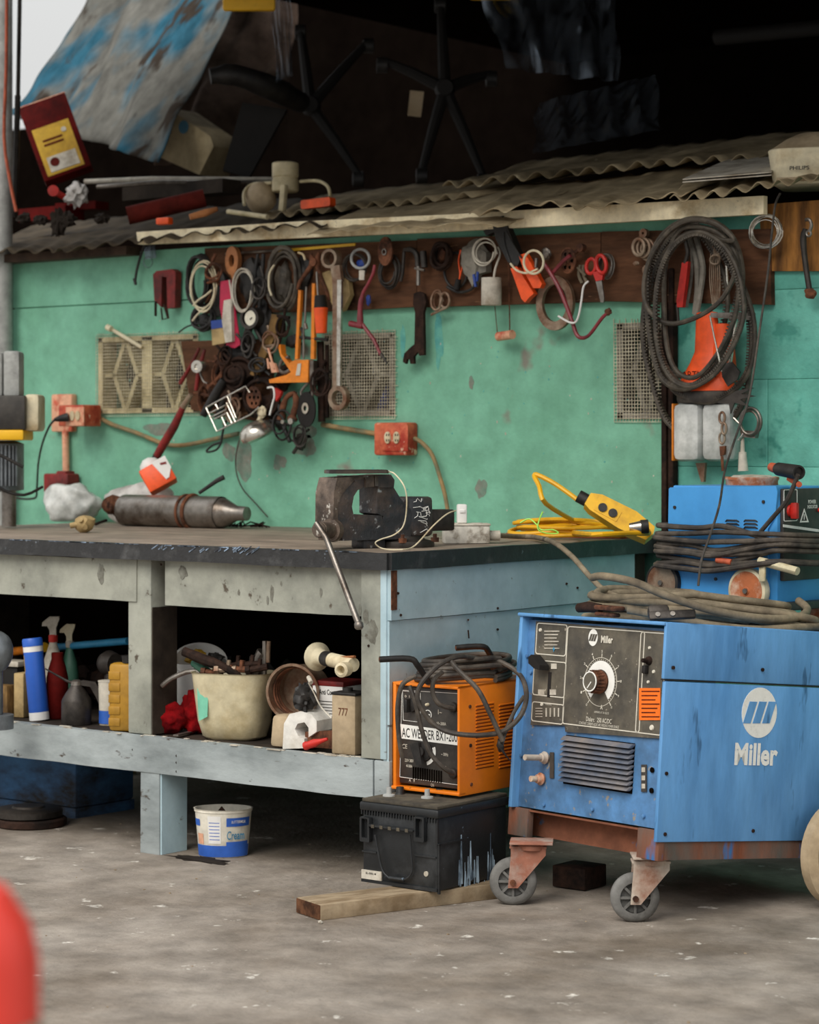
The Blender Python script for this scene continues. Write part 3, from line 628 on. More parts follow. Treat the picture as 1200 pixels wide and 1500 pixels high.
q.one('extension_lead', 'cable_dusty', 'dusty grey lead from the socket box drooping over the bench end', 'cable', a)

# yellow extension lead on the bench
c = onz(838, 783, ZB+.012)+CF*.05
TY = Matrix((CR, CF, CU)).transposed().to_4x4(); TY.translation = V((c.x, c.y, ZB+.014))
t = thing('extension_reel', 'coiled yellow extension lead with socket block on the bench end', 'extension lead', T=TY)
q = MB()
for k, (rx_, ry_, dz, dx, sd_) in enumerate(((.175, .12, .0, 0, 1), (.165, .10, .010, .02, 2), (.15, .11, .016, -.02, 3), (.16, .118, .024, .01, 4), (.13, .10, .03, -.035, 5), (.17, .09, .030, .012, 6))):
    q.tube(loop(TY @ V((dx, 0, dz)), rx_, ry_, sd_, .010), .0062, 8, closed=True)
q.build('yellow_coil', 'cable_yellow', t)
q = MB(); P = [(834, 752, 6.75), (806, 745, 6.7), (800, 738, 6.7), (790, 712, 6.72), (783, 698, 6.75), (788, 696, 6.75), (815, 710, 6.72), (850, 735, 6.68)]
P = [TY @ V((.02, -.05, .03))]+[dep(*p) for p in P[2:]]
q.tube(P, .007, 8, sm=4); q.tube([dep(934, 766, 6.6), dep(950, 780, 6.55), dep(925, 781, 6.5), dep(870, 783, 6.45), TY @ V((0, -.12, .006))], .0075, 8, sm=4); q.build('loose_loop', 'cable_yellow', t)
A = dep(862, 741, 6.66); B = dep(955, 778, 6.56); d = (B-A); Lh = d.length; TB = frame((A+B)/2, d, (-CF+CU*.35)); 
q = MB(TB)
q.pris([[(-Lh/2, -.018), (-Lh/2+.02, -.026), (Lh/2-.09, -.034), (Lh/2-.01, -.026), (Lh/2, .0), (Lh/2-.006, .02), (Lh/2-.07, .034), (-Lh/2+.03, .03), (-Lh/2, .018)]], .045); q.build('socket_block', 'yellow', t)
q = MB(TB); q.cyl((-Lh/2-.028, 0, 0), (-Lh/2+.005, 0, 0), .018, 16); q.build('strain_relief', 'black_rubber', t)
q = MB(TB); q.pris([rrect(.072, .034, .004, cx=-.038)], .002, Tr(0, -.004, .0232)); q.build('outlet_plate', 'yellow', t)
for x in (-.054, -.022): q = MB(TB); q.cyl((x, -.004, .0235), (x, -.004, .028), .0125, 18); q.build('outlet', 'black_rubber', t)
q = MB(); a = dep(922, 773, 6.52); b = dep(950, 771, 6.52); q.cyl(a, lerp(a, b, .6), .012, 16, .017); q.build('clear_plug', 'chrome', t); q = MB(); q.cyl(lerp(a, b, .6), b, .019, 16); q.build('plug_cap', 'black_rubber', t)
q = MB(); P = [dep(762, 766, 6.5), dep(775, 760, 6.5), dep(786, 768, 6.48), dep(793, 776, 6.46), dep(810, 776, 6.46), dep(818, 781, 6.46), dep(800, 781, 6.46), dep(788, 775, 6.46), dep(790, 762, 6.47), dep(795, 750, 6.5)]
q.tube(P, .002, 5, sm=4); q.one('tie_string', 'green_string', 'pale green string tied round the yellow lead', 'string', P[5])
q = MB(); a = onz(742, 781, ZB+.008)+CF*.0; b = onz(930, 783, ZB+.008)+CF*.02
q.pris([[(0, -.03), (.1, -.035), (.36, -.03), (.36, .03), (0, .03)]], .012, frame((onz(745, 783, ZB+.007)), (onz(935, 785, ZB+.007)-onz(745, 783, ZB+.007)), (0, 0, 1))); q.one('wood_lath', 'copper_tape', 'thin reddish wood slat under the yellow extension lead', 'slat', a)

# exhaust pipe, bags, red box on the back of the bench
def on_b(px, py, h=0):
    p = onz(px, py, ZB+h)
    if p.y > 1.14: q_ = ony(px, py, 1.14); p = V((q_.x, 1.14, ZB+h))
    return p
A = ony(176, 748, 1.0); B = ony(362, 744, 1.03); A.z = ZB+.054; B.z = ZB+.05
t = thing('exhaust_pipe', 'dull steel exhaust silencer lying at the back of the bench', 'silencer', (A.x, A.y, ZB))
d = (B-A); q = MB(); q.lathe([(.03, .0), (.052, .02), (.053, .03), (.053, .50*d.length/.62), (.053, .78*d.length), (.045, .84*d.length), (.025, .92*d.length), (.022, d.length)], Tr(A) @ align(d), 24); q.jit(.0015, 20); q.build('silencer_body', 'steel', t)
q = MB(); M_ = lerp(A, B, .58); q.ring(M_, d, .055, .007, 28, 6); q.ring(lerp(A, B, .53), d, .055, .005, 28, 6); q.box((0, 0, 0), (.02, .035, .112), Tr(M_)); q.build('clamp_band', 'rust', t)
q = MB(); q.tube([A+V((.03, 0, .0)), A+V((-.02, -.02, .02)), dep(165, 745, (A-CAM).dot(CF)-.04), dep(158, 744, (A-CAM).dot(CF)-.04)], [.04, .032, .02, .018], 14, sm=3); q.ring(dep(159, 744, (A-CAM).dot(CF)-.04), CR, .018, .004, 16, 6); q.build('inlet_stub', 'rust', t)
q = MB(); c = dep(203, 750, (A-CAM).dot(CF)-.075); q.lathe([(.03, -.03), (.034, 0), (.03, .004), (.024, .004), (.022, -.03)], Tr(c) @ align(-CF+CR*.5), 20); q.lathe([(.05, -.06), (.05, -.05)], Tr(c) @ align(-CF+CR*.5), 4); q.build('flange', 'rusty_cup', t)
q = MB(); q.tube([ony(292, 722, 1.02), ony(318, 704, 1.04), ony(328, 699, 1.05)], [.006, .008, .009], 8); q.build('bracket_rod', 'black_rubber', t)
def sack(nm, lb, px, py, dx, dz, seed, mt='bag', nzb=.14):
    c = on_b(px, py); c.y = 1.17; q = MB(); q.blob((c.x, c.y, ZB+dz*.86), (dx, .06, dz), nzb, 1.6, seed, 4, flatb=-dz*.86); q.v = [V((v.x, v.y, max(v.z, ZB+.001))) for v in q.v]
    for i, v in enumerate(q.v): q.v[i] = v+V((0, 1, 0))*.012*noise.noise(v*22)
    return q.one(nm, mt, lb, 'bag', (c.x, c.y, ZB), ang=180)
sack('plastic_bag', 'crumpled translucent plastic bag at the left end of the bench', 94, 764, .125, .075, 4, 'plastic_clear')
sack('plastic_bag', 'crumpled white bag behind the left end of the silencer', 196, 755, .15, .075, 9)
c = onz(125, 768, ZB+.026)
t = thing('brass_fitting', 'small brass coloured pipe fitting between the two plastic bags', 'fitting', (c.x, c.y, ZB))
q = MB(); q.blob(c, (.036, .03, .028), .25, 3, 3, 2); q.build('fitting_body', 'tan', t); q = MB(); q.cyl(c+V((-.01, -.02, 0)), c+V((-.03, -.035, -.004)), .009, 12); q.cyl(c, c+V((.03, -.03, -.008)), .008, 10); q.cyl(c, c+V((.01, -.03, .015)), .008, 10); q.build('port', 'tan', t)
q = MB(); q.tube([on_b(140, 768, .005), on_b(150, 764, .012), on_b(156, 762, .016)], .005, 6); q.one('bolt_piece', 'rust_dark', 'small dark hooked metal piece beside the brass fitting', 'metal piece', on_b(140, 768))
c = ony(232, 698, 1.08); TX = frame(c, CR*.85+CU*.5, -CF+CU*.25)
t = thing('paper_carton', 'crumpled red and white carton leaning over the white bag', 'carton', T=TX)
q = MB(TX); q.box((0, 0, 0), (.10, .085, .06), bev=.004); q.jit(.004, 14); q.build('carton_body', 'orange2', t)
q = MB(TX); q.pris([[(-.0, .045), (.052, .045), (.052, -.0), (.03, -.028), (.018, -.03)]], .004, Tr(0, 0, .0315)); q.build('white_panel', 'white', t)
q = MB(TX); q.pris([[(.025, .03), (.046, .024), (.044, .016), (.024, .022)]], .001, Tr(0, 0, .034)); q.build('printed_line', 'red_dark', t)
q = MB(); c = ony(222, 684, 1.12); q.lathe([(.035, -.02), (.04, 0), (.03, .022), (.012, .032)], Tr(c), 16); q.one('plastic_dome', 'white', 'rounded white cap poking up behind the red carton', 'cap', c)
# strands of swarf at right of silencer
q = MB(); rr = random.Random(2)
for i in range(26):
    a = on_b(rr.uniform(320, 388), rr.uniform(752, 762), .004); q.tube([a, a+V((rr.uniform(-.04, .04), rr.uniform(-.02, .02), rr.uniform(0, .018))), a+V((rr.uniform(-.06, .06), rr.uniform(-.03, .02), 0))], .0025, 4)
o = q.one('metal_swarf', 'rust_dark', 'tangle of dark scrap wire at the right end of the silencer', 'scrap', on_b(350, 758)); o['kind'] = 'stuff'
# ---------------- large blue welder on castors ----------------
ax_, ay_, az_ = -.09138317, -.01599396, -.26644946
TM = Tr(.8016, .0071, .2266) @ Rz(az_) @ Ry(ay_) @ Rx(ax_)
MW, MH, MD = .538, .477, .66
t = thing('welding_machine', 'large blue arc welder on castors with a black dial panel', 'welder', T=TM)
mf = loc(TM, 1, 0)                       # pixel -> point on the front plane
def F2(px, py): p = mf(px, py); return (p.x, p.z)
FP_ = FRONT((0, 0, 0))
def fplate(pts, off, th, mt, nm, par=None): # plate on the front, outer face 'off' proud
    q = MB(TM); q.pris([[F2(*p) for p in pts]], th, FRONT((0, -off+th/2, 0))); return q.build(nm, mt, par or t)
# front sheet (recessed) and hood that wraps it
q = MB(TM); q.box((-MW/2, .012, MH/2-.003), (MW-.01, .02, MH-.012)); q.build('front_panel', 'm_blue_front', t)
q = MB(TM)
q.box((-MW+.014, MD/2-.01, MH/2), (.012, MD+.02, MH), bev=.002)
q.box((-MW/2+.005, MD/2-.01, MH+.003), (MW+.002, MD+.03, .009), bev=.003); q.build('hood', 'm_blue', t)
q = MB(TM); q.box((-MW/2+.005, -.016, MH+.004), (MW+.002, .012, .007), bev=.0025); q.tube([(-MW+.012, -.016, MH-.002), (-MW+.008, -.016, MH-.02), (-MW+.008, -.016, 0)], .003, 6); q.build('hood_lip', 'm_blue', t)
hs = .352
q = MB(TM); q.box((.004, MD/2-.004, (hs+MH)/2+.003), (.01, MD+.03, MH-hs+.006), bev=.002); q.build('upper_side_panel', 'm_blue', t)
q = MB(TM); q.box((.004, MD/2-.004, hs-.002), (.012, MD+.03, .003)); q.build('panel_seam', 'black_print', t)
q = MB(TM); q.box((.006, MD/2-.006, (hs-.025)/2-.003), (.011, MD+.02, hs+.020), bev=.002); q.build('side_panel', 'm_blue', t)
# control panel plates
q = MB(TM)
q.pris([[F2(787, 910), F2(975, 925), F2(969, 1082), F2(830, 1072), F2(829, 1063), F2(779, 1062)]], .004, FRONT((0, -.002, 0))); q.build('control_panel', 'm_panel', t)
def frame_line(x0, y0, x1, y1, skx=0., nm='panel_border'):
    a, b = F2(x0, y0), F2(x1, y1); w_ = abs(b[0]-a[0]); h_ = abs(a[1]-b[1]); cx, cz = (a[0]+b[0])/2, (a[1]+b[1])/2
    q = MB(TM); q.pris([rrect(w_, h_, .008, 4, cx, cz), rrect(w_-.005, h_-.005, .006, 4, cx, cz)], .001, FRONT((0, -.0046, 0))); q.build(nm, 'cream_print', t)
frame_line(789, 912, 831, 962); frame_line(785, 966, 829, 1023); frame_line(782, 1027, 827, 1062); frame_line(834, 917, 939, 1074); frame_line(941, 925, 971, 1078)
def label(x0, y0, x1, y1, mt, nm='label', off=.0052):
    q = MB(TM); q.pris([[F2(x0, y0), F2(x0, y1), F2(x1, y1), F2(x1, y0)]], .0012, FRONT((0, -off, 0))); return q.build(nm, mt, t)
def words(parent, T0, s, x, y, w_, h_, mt='cream_print', off=0., nm='lettering', z=.006):
    q = MB(T0); q.text(s, w_, h_, FRONT((x, -z, y)), 0, off); return q.build(nm, mt, parent)
def W2(s, px, py, wpx, hpx, mt='cream_print', off=0., z=.006):
    a = F2(px, py); return words(t, TM, s, a[0], a[1], wpx/560*.99, hpx/620*1.0, mt, off, z=z)
label(939, 1008, 970, 1055, 'orange_label', 'warning_label')
for i in range(7): label(943, 1012+i*6.2, 969-(i % 3)*3, 1013.5+i*6.2, 'dull_red', 'printed_line', .0062)
K = .00182                                  # metres per pixel on this front, roughly
# logo disc with bars + lettering
def logo(cx, cz, R, T0, base, ax='F', par=None, inner='m_panel'):
    q = MB(T0); Fm = base; q.pris([circ(R*.82, 32, cx, cz, R)], .0008, Fm @ Tr(0, 0, .0004)); q.build('logo_disc', 'white_print', par)
    q = MB(T0)
    for k in (-1, 0, 1):
        x = cx+k*R*.42; q.pris([[(x-R*.30, cz-R*.42), (x+.02*R, cz-R*.42), (x+R*.36, cz+R*.42), (x+.04*R, cz+R*.42)]], .0008, Fm @ Tr(0, 0, .0012))
    q.build('logo_bars', inner, par)
a = F2(871, 934); logo(a[0], a[1], .0205, TM, FRONT((0, -.004, 0)), par=t)
W2('Miller', 892, 937, 24, 11, off=.03)
W2('Dialarc   250 AC/DC', 880, 1055, 52, 7, off=.01)
W2('CONSTANT CURRENT AC/DC ARC WELDING POWER SOURCE', 880, 1062, 82, 4)
label(856, 917+120, 856, 917+120, 'cream_print') if False else None
# dial
dc = F2(882, 999)
q = MB(TM); q.pris([circ(.059, 40, *dc), circ(.0578, 40, *dc)], .001, FRONT((0, -.0046, 0))); q.build('dial_circle', 'cream_print', t)
q = MB(TM)
arc = [(dc[0]+(.051)*math.cos(a), dc[1]+(.051)*math.sin(a)) for a in [math.radians(-52+i*284/36) for i in range(37)]]
arc2 = [(dc[0]+(.030)*math.cos(a), dc[1]+(.030)*math.sin(a)) for a in [math.radians(-52+i*284/36) for i in range(37)]]
q.pris([arc+arc2[::-1]], .0012, FRONT((0, -.0048, 0))); q.build('dial_scale', 'white_print', t)
q = MB(TM)
for i in range(11):
    a = math.radians(-52+i*284/10); T_ = FRONT((0, -.0048, 0)) @ Tr(dc[0], dc[1], 0) @ Rz(a)
    q.box((.0640, 0, 0), (.009, .002, .0008), T_); q.text(str(min(10, 10-i)), .005, .006, FRONT((dc[0]+.0735*math.cos(a), -.0052, dc[1]+.0735*math.sin(a))), 0, .01)
for i in range(37):
    a = math.radians(-52+i*284/36); q.box((.054, 0, 0), (.003, .0009, .0008), FRONT((0, -.0048, 0)) @ Tr(dc[0], dc[1], 0) @ Rz(a))
q.build('dial_marks', 'cream_print', t)
W2('A', 884, 1036, 5, 7, off=.02); W2('AMPERES AT 30 VOLTS', 884, 1044, 30, 3)
q = MB(TM); c = (dc[0], 0, dc[1]); q.lathe([(.027, .004), (.029, .01), (.026, .018), (.0245, .034), (.022, .038), (.0, .038)], Tr(*c) @ align((0, -1, 0)), 30)
for i in range(20):
    a = 2*PI*i/20; q.box((.0262*math.cos(a), -.022, .0262*math.sin(a)), (.004, .022, .004), Tr(*c))
kn = q.build('dial_knob', 'rust', t)
q = MB(TM); q.lathe([(.0245, .0385), (.0245, .040), (.0215, .040), (.0215, .0385)], Tr(*c) @ align((0, -1, 0)), 30, cap=False); q.box((.005, -.0400, -.007), (.0025, .001, .020), Tr(*c) @ Ry(.7)); q.build('knob_ring', 'white_print', kn)
q = MB(TM); q.lathe([(.0215, .038), (.0215, .0392)], Tr(*c) @ align((0, -1, 0)), 30); q.build('knob_cap', 'm_panel', kn)
# range lever, slot, small marks
q = MB(TM); a = F2(807, 1003); q.box((a[0], -.004, a[1]), (.011, .003, .062)); q.build('lever_slot', 'black_print', t)
q = MB(TM); q.pris([[(-.026, .022), (-.016, .03), (.020, .006), (.020, -.006), (.0, -.004), (-.024, .008)]], .03, FRONT((F2(801, 978)[0], -.025, F2(801, 978)[1]))); q.build('range_lever', 'grey_plastic', t)
for x0, y0, x1, y1 in ((810, 972, 818, 980), (791, 1010, 800, 1018), (808, 1010, 817, 1018)): label(x0, y0, x1, y1, 'dirty_white', 'range_label')
for i in range(6): label(800, 924+i*5, 822-(i*7 % 5), 925.5+i*5, 'dirty_white', 'printed_line')
for i in range(4): label(802+i*6, 1037, 803.5+i*6, 1050, 'dirty_white', 'printed_line'); label(787, 1037+i*4, 797, 1038.4+i*4, 'dirty_white', 'printed_line')
W2('+', 814, 951, 5, 8, 'cyan_bar', .04); W2('WARNING', 806, 1032, 14, 2.5)
for px, py, r in ((794, 923, .005), (954, 949, .004), (952, 999, .004), (960, 984, .0045), (796, 1032, .0045), (957, 1066, .007)):
    a = F2(px, py); q = MB(TM); q.lathe([(r, .004), (r*.8, .007), (0, .007)], Tr(a[0], 0, a[1]) @ align((0, -1, 0)), 12); q.build('panel_screw', 'cream_print', t)
q = MB(TM); a = F2(953, 968); q.lathe([(.011, .004), (.009, .01), (.006, .012), (.005, .026)], Tr(a[0], 0, a[1]) @ align((0, -1, 0)), 16); q.build('remote_switch', 'rust_dark', t)
q = MB(TM); a = F2(950, 981); q.box((a[0], -.01, a[1]), (.012, .014, .02), bev=.003); q.build('toggle_switch', 'black_print', t)
# louvres
z0 = F2(830, 1077); z1 = F2(928, 1160); x0 = F2(828, 1120)[0]; x1 = F2(928, 1120)[0]
q = MB(TM); q.box(((x0+x1)/2, .0, (z0[1]+z1[1])/2-.002), (x1-x0, .006, z0[1]-z1[1]+.006)); q.build('louver_opening', 'void', t)
for i in range(9):
    z = z0[1]-(i+.5)*(z0[1]-z1[1])/9; q = MB(TM); q.box(((x0+x1)/2, -.008, z), (x1-x0+.004, .0135, .0018+.009), Tr(0, 0, 0) if False else None, bev=.002)
    for v in range(len(q.v)):
        p = TM.inverted() @ q.v[v]; p.y += -(z-p.z)*1.3*.9; q.v[v] = TM @ p
    q.build('louver', 'louver', t)
# output studs
for px, py, mt, L_ in ((788, 1110, 'caster', .05), (794, 1141, 'hub_rust', .018)):
    a = F2(px+12 if mt == 'caster' else px, py); q = MB(TM); M_ = Tr(a[0], 0, a[1]) @ align((0, -1, 0))
    q.lathe([(.014, .0), (.016, .006), (.012, .01), (.011, .016), (.0075, .018), (.0075, .018+L_), (.004, .018+L_)], M_, 14); q.build('output_stud', mt, t)
label(940, 1120, 948, 1160, 'panel_black', 'tag', .001); label(806, 1102, 812, 1140, 'panel_black', 'tag', .001)
for i in range(3): label(941, 1124+i*12, 946, 1131+i*12, 'dirty_white', 'printed_mark', .0018)
q = MB(TM)
for px, py in ((956, 1128), (955, 1158)):
    a = F2(px, py); q = MB(TM); q.cyl((a[0], 0, a[1]), (a[0], -.0025, a[1]), .0065, 14); q.build('round_hole', 'void', t)
for px, py in ((773, 961), (764, 1107), (797, 1179), (868, 1186), (943, 1196), (778, 985)):
    a = F2(px, py); q = MB(TM); q.lathe([(.005, 0), (.0045, .004), (0, .005)], Tr(a[0], 0, a[1]) @ align((0, -1, 0)), 10); q.build('front_bolt', 'm_blue_front', t)
# side decals
ms = loc(TM, 0, .0115); SIDE = frame((0, 0, 0), (0, 1, 0), (1, 0, 0))
def S2(px, py): p = ms(px, py); return (p.y, p.z)
a = S2(1112.5, 1044); b = S2(1138, 1044); e_ = S2(1112.5, 1081); Rv = a[1]-e_[1]; Rh = b[0]-a[0]
q = MB(TM); q.pris([circ(Rh, 36, a[0], a[1], Rv)], .0008, SIDE @ Tr(0, 0, .012)); q.build('logo_disc', 'white_print', t)
q = MB(TM)
for k in (0, 1, 2):
    x = 1088+k*14.0; pts = [S2(x, 1059.5), S2(x+11, 1059.5), S2(x+21, 1028), S2(x+10, 1027.5)]
    q.pris([pts], .0008, SIDE @ Tr(0, 0, .0128))
q.build('logo_bars', 'm_blue', t)
a = S2(1108, 1105); x_0 = S2(1076, 1105)[0]; x_1 = S2(1139, 1105)[0]; hh = S2(1108, 1088)[1]-S2(1108, 1121)[1]
q = MB(TM); q.text('Miller', x_1-x_0, hh, SIDE @ Tr((x_0+x_1)/2, a[1], .0128), 0, .035); q.build('lettering', 'white_print', t)
q = MB(TM)
for px, py in ((986, 978), (1117, 981), (976, 1133), (974, 1222), (1103, 1217)):
    a = S2(px, py); q = MB(TM); q.cyl((.011, a[0], a[1]), (.0145, a[0], a[1]), .0045, 10); q.build('side_bolt', 'rust_dark', t)
# steel base frame
q = MB(TM); q.box((.0, MD/2, -.04), (.012, MD, .055)); q.box((-MW, MD/2, -.04), (.012, MD, .055)); q.box((-MW/2, MD, -.03), (MW, .012, .07)); q.box((-.03, .005, -.035), (.075, .02, .07), bev=.002); q.box((-MW+.03, .005, -.035), (.075, .02, .07), bev=.002)
q.build('base_frame', 'm_base', t)
q = MB(TM); q.box((-MW/2, .06, -.035), (MW-.02, .012, .07)); q.box((-MW/2, MD/2, -.004), (MW-.02, MD, .004)); q.build('cross_member', 'm_rust', t)
# castors: world positions under the frame
def castor(px, py, gz, yaw, r, wdt, mt_f, par, ztop):
    g = onz(px, py, gz); zc = gz+r; T_ = Tr(g.x, g.y, 0) @ Rz(yaw)      # wheel rolls along local x
    c_ = (0, 0, zc)
    q = MB(T_); ax = (0, 1, 0); M_ = Tr(0, -wdt/2, zc) @ align(ax)
    q.lathe([(r*.62, 0), (r*.80, -.001), (r*.94, wdt*.12), (r, wdt*.3), (r, wdt*.7), (r*.94, wdt*.88), (r*.80, wdt+.001), (r*.62, wdt)], M_, 40, cap=False); wh = q.build('wheel', 'wheel_rubber', par)
    q = MB(T_); q.lathe([(r*.63, wdt*.25), (r*.63, wdt*.75)], M_, 30, cap=False); q.lathe([(r*.2, -.002), (r*.2, wdt+.002)], M_, 16)
    q.lathe([(.01, wdt*.45), (r*.62, wdt*.45)], M_, 24, cap=False)
    for i in range(8):
        a = 2*PI*i/8; q.box((r*.4*math.cos(a), 0, zc+r*.4*math.sin(a)), (r*.42, wdt*.7, .005), None) if False else q.box((r*.41, 0, 0), (r*.44, wdt*.8, .006), Tr(0, 0, zc) @ Ry(a))
    q.build('hub', 'wheel_rubber', wh)
    q = MB(T_); off = .045
    for s_ in (-1, 1):
        y_ = s_*(wdt/2+.006); q.pris([[(-.012, zc-.014), (.012, zc-.014), (off+.035, ztop-.03), (off+.035, ztop-.012), (off-.05, ztop-.012), (off-.05, ztop-.03)]], .003, frame((0, y_, 0), (1, 0, 0), (0, -1, 0)))
    q.box((off-.008, 0, ztop-.012), (.09, wdt+.016, .005)); q.lathe([(.034, -.01), (.036, 0), (.03, .006)], Tr(off, 0, ztop-.008), 20); q.box((off, 0, ztop), (.105, .085, .005), bev=.001)
    q.build('fork', mt_f, par)
    q = MB(T_); q.cyl((0, -wdt/2-.014, zc), (0, wdt/2+.014, zc), .0075, 8); q.build('axle_bolt', 'rust', par)
castor(752, 1325, 0, math.radians(33), .058, .030, 'caster_rust', t, .155)
castor(930, 1350, 0, math.radians(38), .058, .032, 'caster', t, .155)
# big rear wheel outboard
c = TM @ V((.045, .535, 0)); c.z = .13; q = MB(); M_ = Tr(c) @ align((1, -.25, 0)); r = .128
q.lathe([(.03, .005), (r*.62, .0), (r*.85, -.004), (r, .012), (r, .038), (r*.85, .052), (r*.6, .048), (.03, .045)], M_, 40); w_ = q.build('rear_wheel', 'tan_shade', t)
q = MB(); q.lathe([(.02, -.01), (.02, .06)], M_, 16); q.build('axle', 'rust', w_)
q = MB(); q.box((0, 0, .09), (.03, .02, .16), Tr(c)@Tr(-.0, 0, 0)); q.build('wheel_bracket', 'rust', t)

# ---------------- cable coil on the blue welder ----------------
top = loc(TM, 2, MH+.008)
def proj(p): d = p-CAM; Y = d.dot(CF); return 600+FP*d.dot(CR)/Y, 650-FP*d.z/Y
def onT(px, ly, h=0):                       # point on the hood's top at pixel column px, ly behind the front edge
    lo, hi = -3, 3
    for _ in range(40):
        m_ = (lo+hi)/2
        if proj(TM @ V((m_, ly, MH+.008+h)))[0] < px: lo = m_
        else: hi = m_
    return TM @ V(((lo+hi)/2, ly, MH+.008+h))
def worldT(p, h): return TM @ V((p[0], p[1], MH+.008+h))
c0 = (-.27, .165)
t = thing('welding_cable', 'thick dusty grey welding cable coiled on the blue arc welder', 'cable', TM @ V((c0[0], c0[1], MH+.008)))
q = MB(); cc = dep(1018, 900, 5.98); cc.z = (TM @ V((-.28, .30, MH+.008))).z
for k, (rx_, ry_, dz, dx, rot) in enumerate(((.270, .12, .016, .02, 0), (.262, .09, .022, -.01, .05), (.275, .13, .036, .03, -.06), (.25, .08, .046, .01, .06), (.265, .12, .058, .02, -.08), (.24, .10, .070, -.01, .05), (.26, .11, .080, .0, -.05), (.235, .10, .092, -.02, .08))):
    q.tube(loop(cc+CR*dx+CU*(dz*.82), rx_, ry_, 40+k, .010, .030+.02*(dz > .05), rot, 44), .0098, 10, closed=True)
q.build('cable_coil', 'cable_dusty', t)
q = MB(); P = [dep(868, 846, 5.92), dep(885, 844, 5.86), dep(930, 853, 5.78), dep(975, 872, 5.76), dep(1040, 893, 5.76), dep(1110, 905, 5.80), dep(1165, 905, 5.88), dep(1183, 893, 5.98), dep(1170, 880, 6.05)]; q.tube(P, .0098, 10, sm=6)
P = [dep(920, 893, 5.80), dep(985, 905, 5.76), dep(1050, 917, 5.76), dep(1110, 922, 5.80), dep(1160, 920, 5.84), dep(1210, 917, 5.95)]; q.tube(P, .0098, 10, sm=6); q.build('loose_turn', 'cable_dusty', t)
t = thing('earth_clamp', 'rusty spring clamp lying at the front left of the blue welder top', 'clamp', onT(880, .05))
q = MB(); d = onT(905, .05, .02)-onT(855, .06, .02)
q.tube([onT(848, .05, .02), onT(862, .05, .024), onT(880, .05, .022)], [.012, .014, .011], 10); q.build('spring', 'rust_dark', t)
q = MB(); q.box((0, 0, 0), (.09, .03, .012), frame(onT(893, .05, .024), d, CU), bev=.004); q.box((0, 0, 0), (.08, .022, .010), frame(onT(890, .05, .008), d, CU), bev=.004); q.build('jaw', 'rust', t)
t = thing('cable_lug_block', 'dark metal clamp jaw with two bolts under the coiled grey cable', 'clamp', onT(985, .0)); FB = frame(onT(985, .02, .016), CR*.97+CF*.1, CF*-.8+CU*.5)
q = MB(FB); q.box((0, 0, 0), (.11, .022, .014), bev=.004); q.box((-.03, .016, -.012), (.05, .03, .03), bev=.008); q.build('jaw', 'steel_dark', t)
for x in (-.035, .0): q = MB(FB); q.lathe([(.006, .007), (.006, .011), (.003, .011)], Tr(x, -.001, 0), 12); q.build('bolt', 'steel', t)
t = thing('machine_wheel', 'small brown wheel rim standing right of the coiled grey cable', 'wheel', dep(1201, 928, 6.3)); c = dep(1203, 897, 6.3)
q = MB(); q.lathe([(.03, .0), (.042, -.004), (.056, .0), (.058, .02), (.04, .026), (.03, .02)], Tr(c) @ align(CF+CR*.6), 30); q.build('tyre', 'hub_rust', t)

# ---------------- second blue welder (wire feed) on top ----------------
YM = 6.12
A = dep(1140, 893, YM); B = dep(985, 893, YM+.24)
xd = (A-B); xd.z = 0; LM = xd.length; xd.normalize(); yd = CU.cross(xd)
TG = Matrix((xd, yd, CU)).transposed().to_4x4(); TG.translation = V((B.x, B.y, min(A.z, B.z)))
gs = loc(TG, 1, 0); gf = loc(TG, 0, LM)
def G2(px, py): q_ = gs(px, py); return (q_.x, q_.z)
ztop = G2(1060, 712)[1]; zb0 = G2(1060, 884)[1]; DM = .24
t = thing('wire_feed_welder', 'smaller sky blue wheeled welder wrapped in cable behind the large one', 'welder', T=TG)
q = MB(TG); q.box((LM/2, DM/2, (ztop+zb0)/2), (LM-.004, DM, ztop-zb0), bev=.004); q.build('case', 'mig_blue', t)
q = MB(TG); ps = [G2(984, 714), G2(1139, 712), G2(1141, 720), G2(1138, 755), G2(1127, 775), G2(1127, 880), G2(985, 880), G2(981, 770), G2(982, 716)]; q.pris([ps], .006, FRONT((0, -.003, 0))); q.build('side_panel', 'mig_blue', t)
q = MB(TG)
for cx_ in (1075, 1102):
    for i in range(3):
        a = G2(cx_, 762+i*5); q.tube([(a[0]-.022, -.005, a[1]-.004), (a[0]-.016, -.009, a[1]), (a[0]+.016, -.009, a[1]), (a[0]+.022, -.005, a[1]-.004)], .002, 5)
q.build('side_louvers', 'panel_black', t)
q = MB(TG)
for px, py in ((991, 743), (1121, 735), (1051, 848)): a = G2(px, py); q = MB(TG); q.cyl((a[0], -.005, a[1]), (a[0], -.009, a[1]), .0045, 10); q.build('side_screw', 'steel_dark', t)
q = MB(TG); q.box((LM+.004, DM/2+.005, (ztop+zb0)/2+.03), (.012, DM-.01, ztop-zb0-.07), bev=.003); q.build('front_face', 'panel_black', t)
q = MB(TG); q.box((LM-.03, DM/2, zb0-.001), (.10, DM+.01, .022), bev=.006); q.build('base_tray', 'panel_black', t)
FX = frame((LM+.0105, 0, 0), (0, 1, 0), (1, 0, 0))
def X2(px, py): q_ = gf(px, py); return (q_.y, q_.z)
def xlab(pts, mt, nm='label', off=.001):
    q = MB(TG); q.pris([[X2(*k) for k in pts]], .001, FX @ Tr(0, 0, off)); q.build(nm, mt, t)
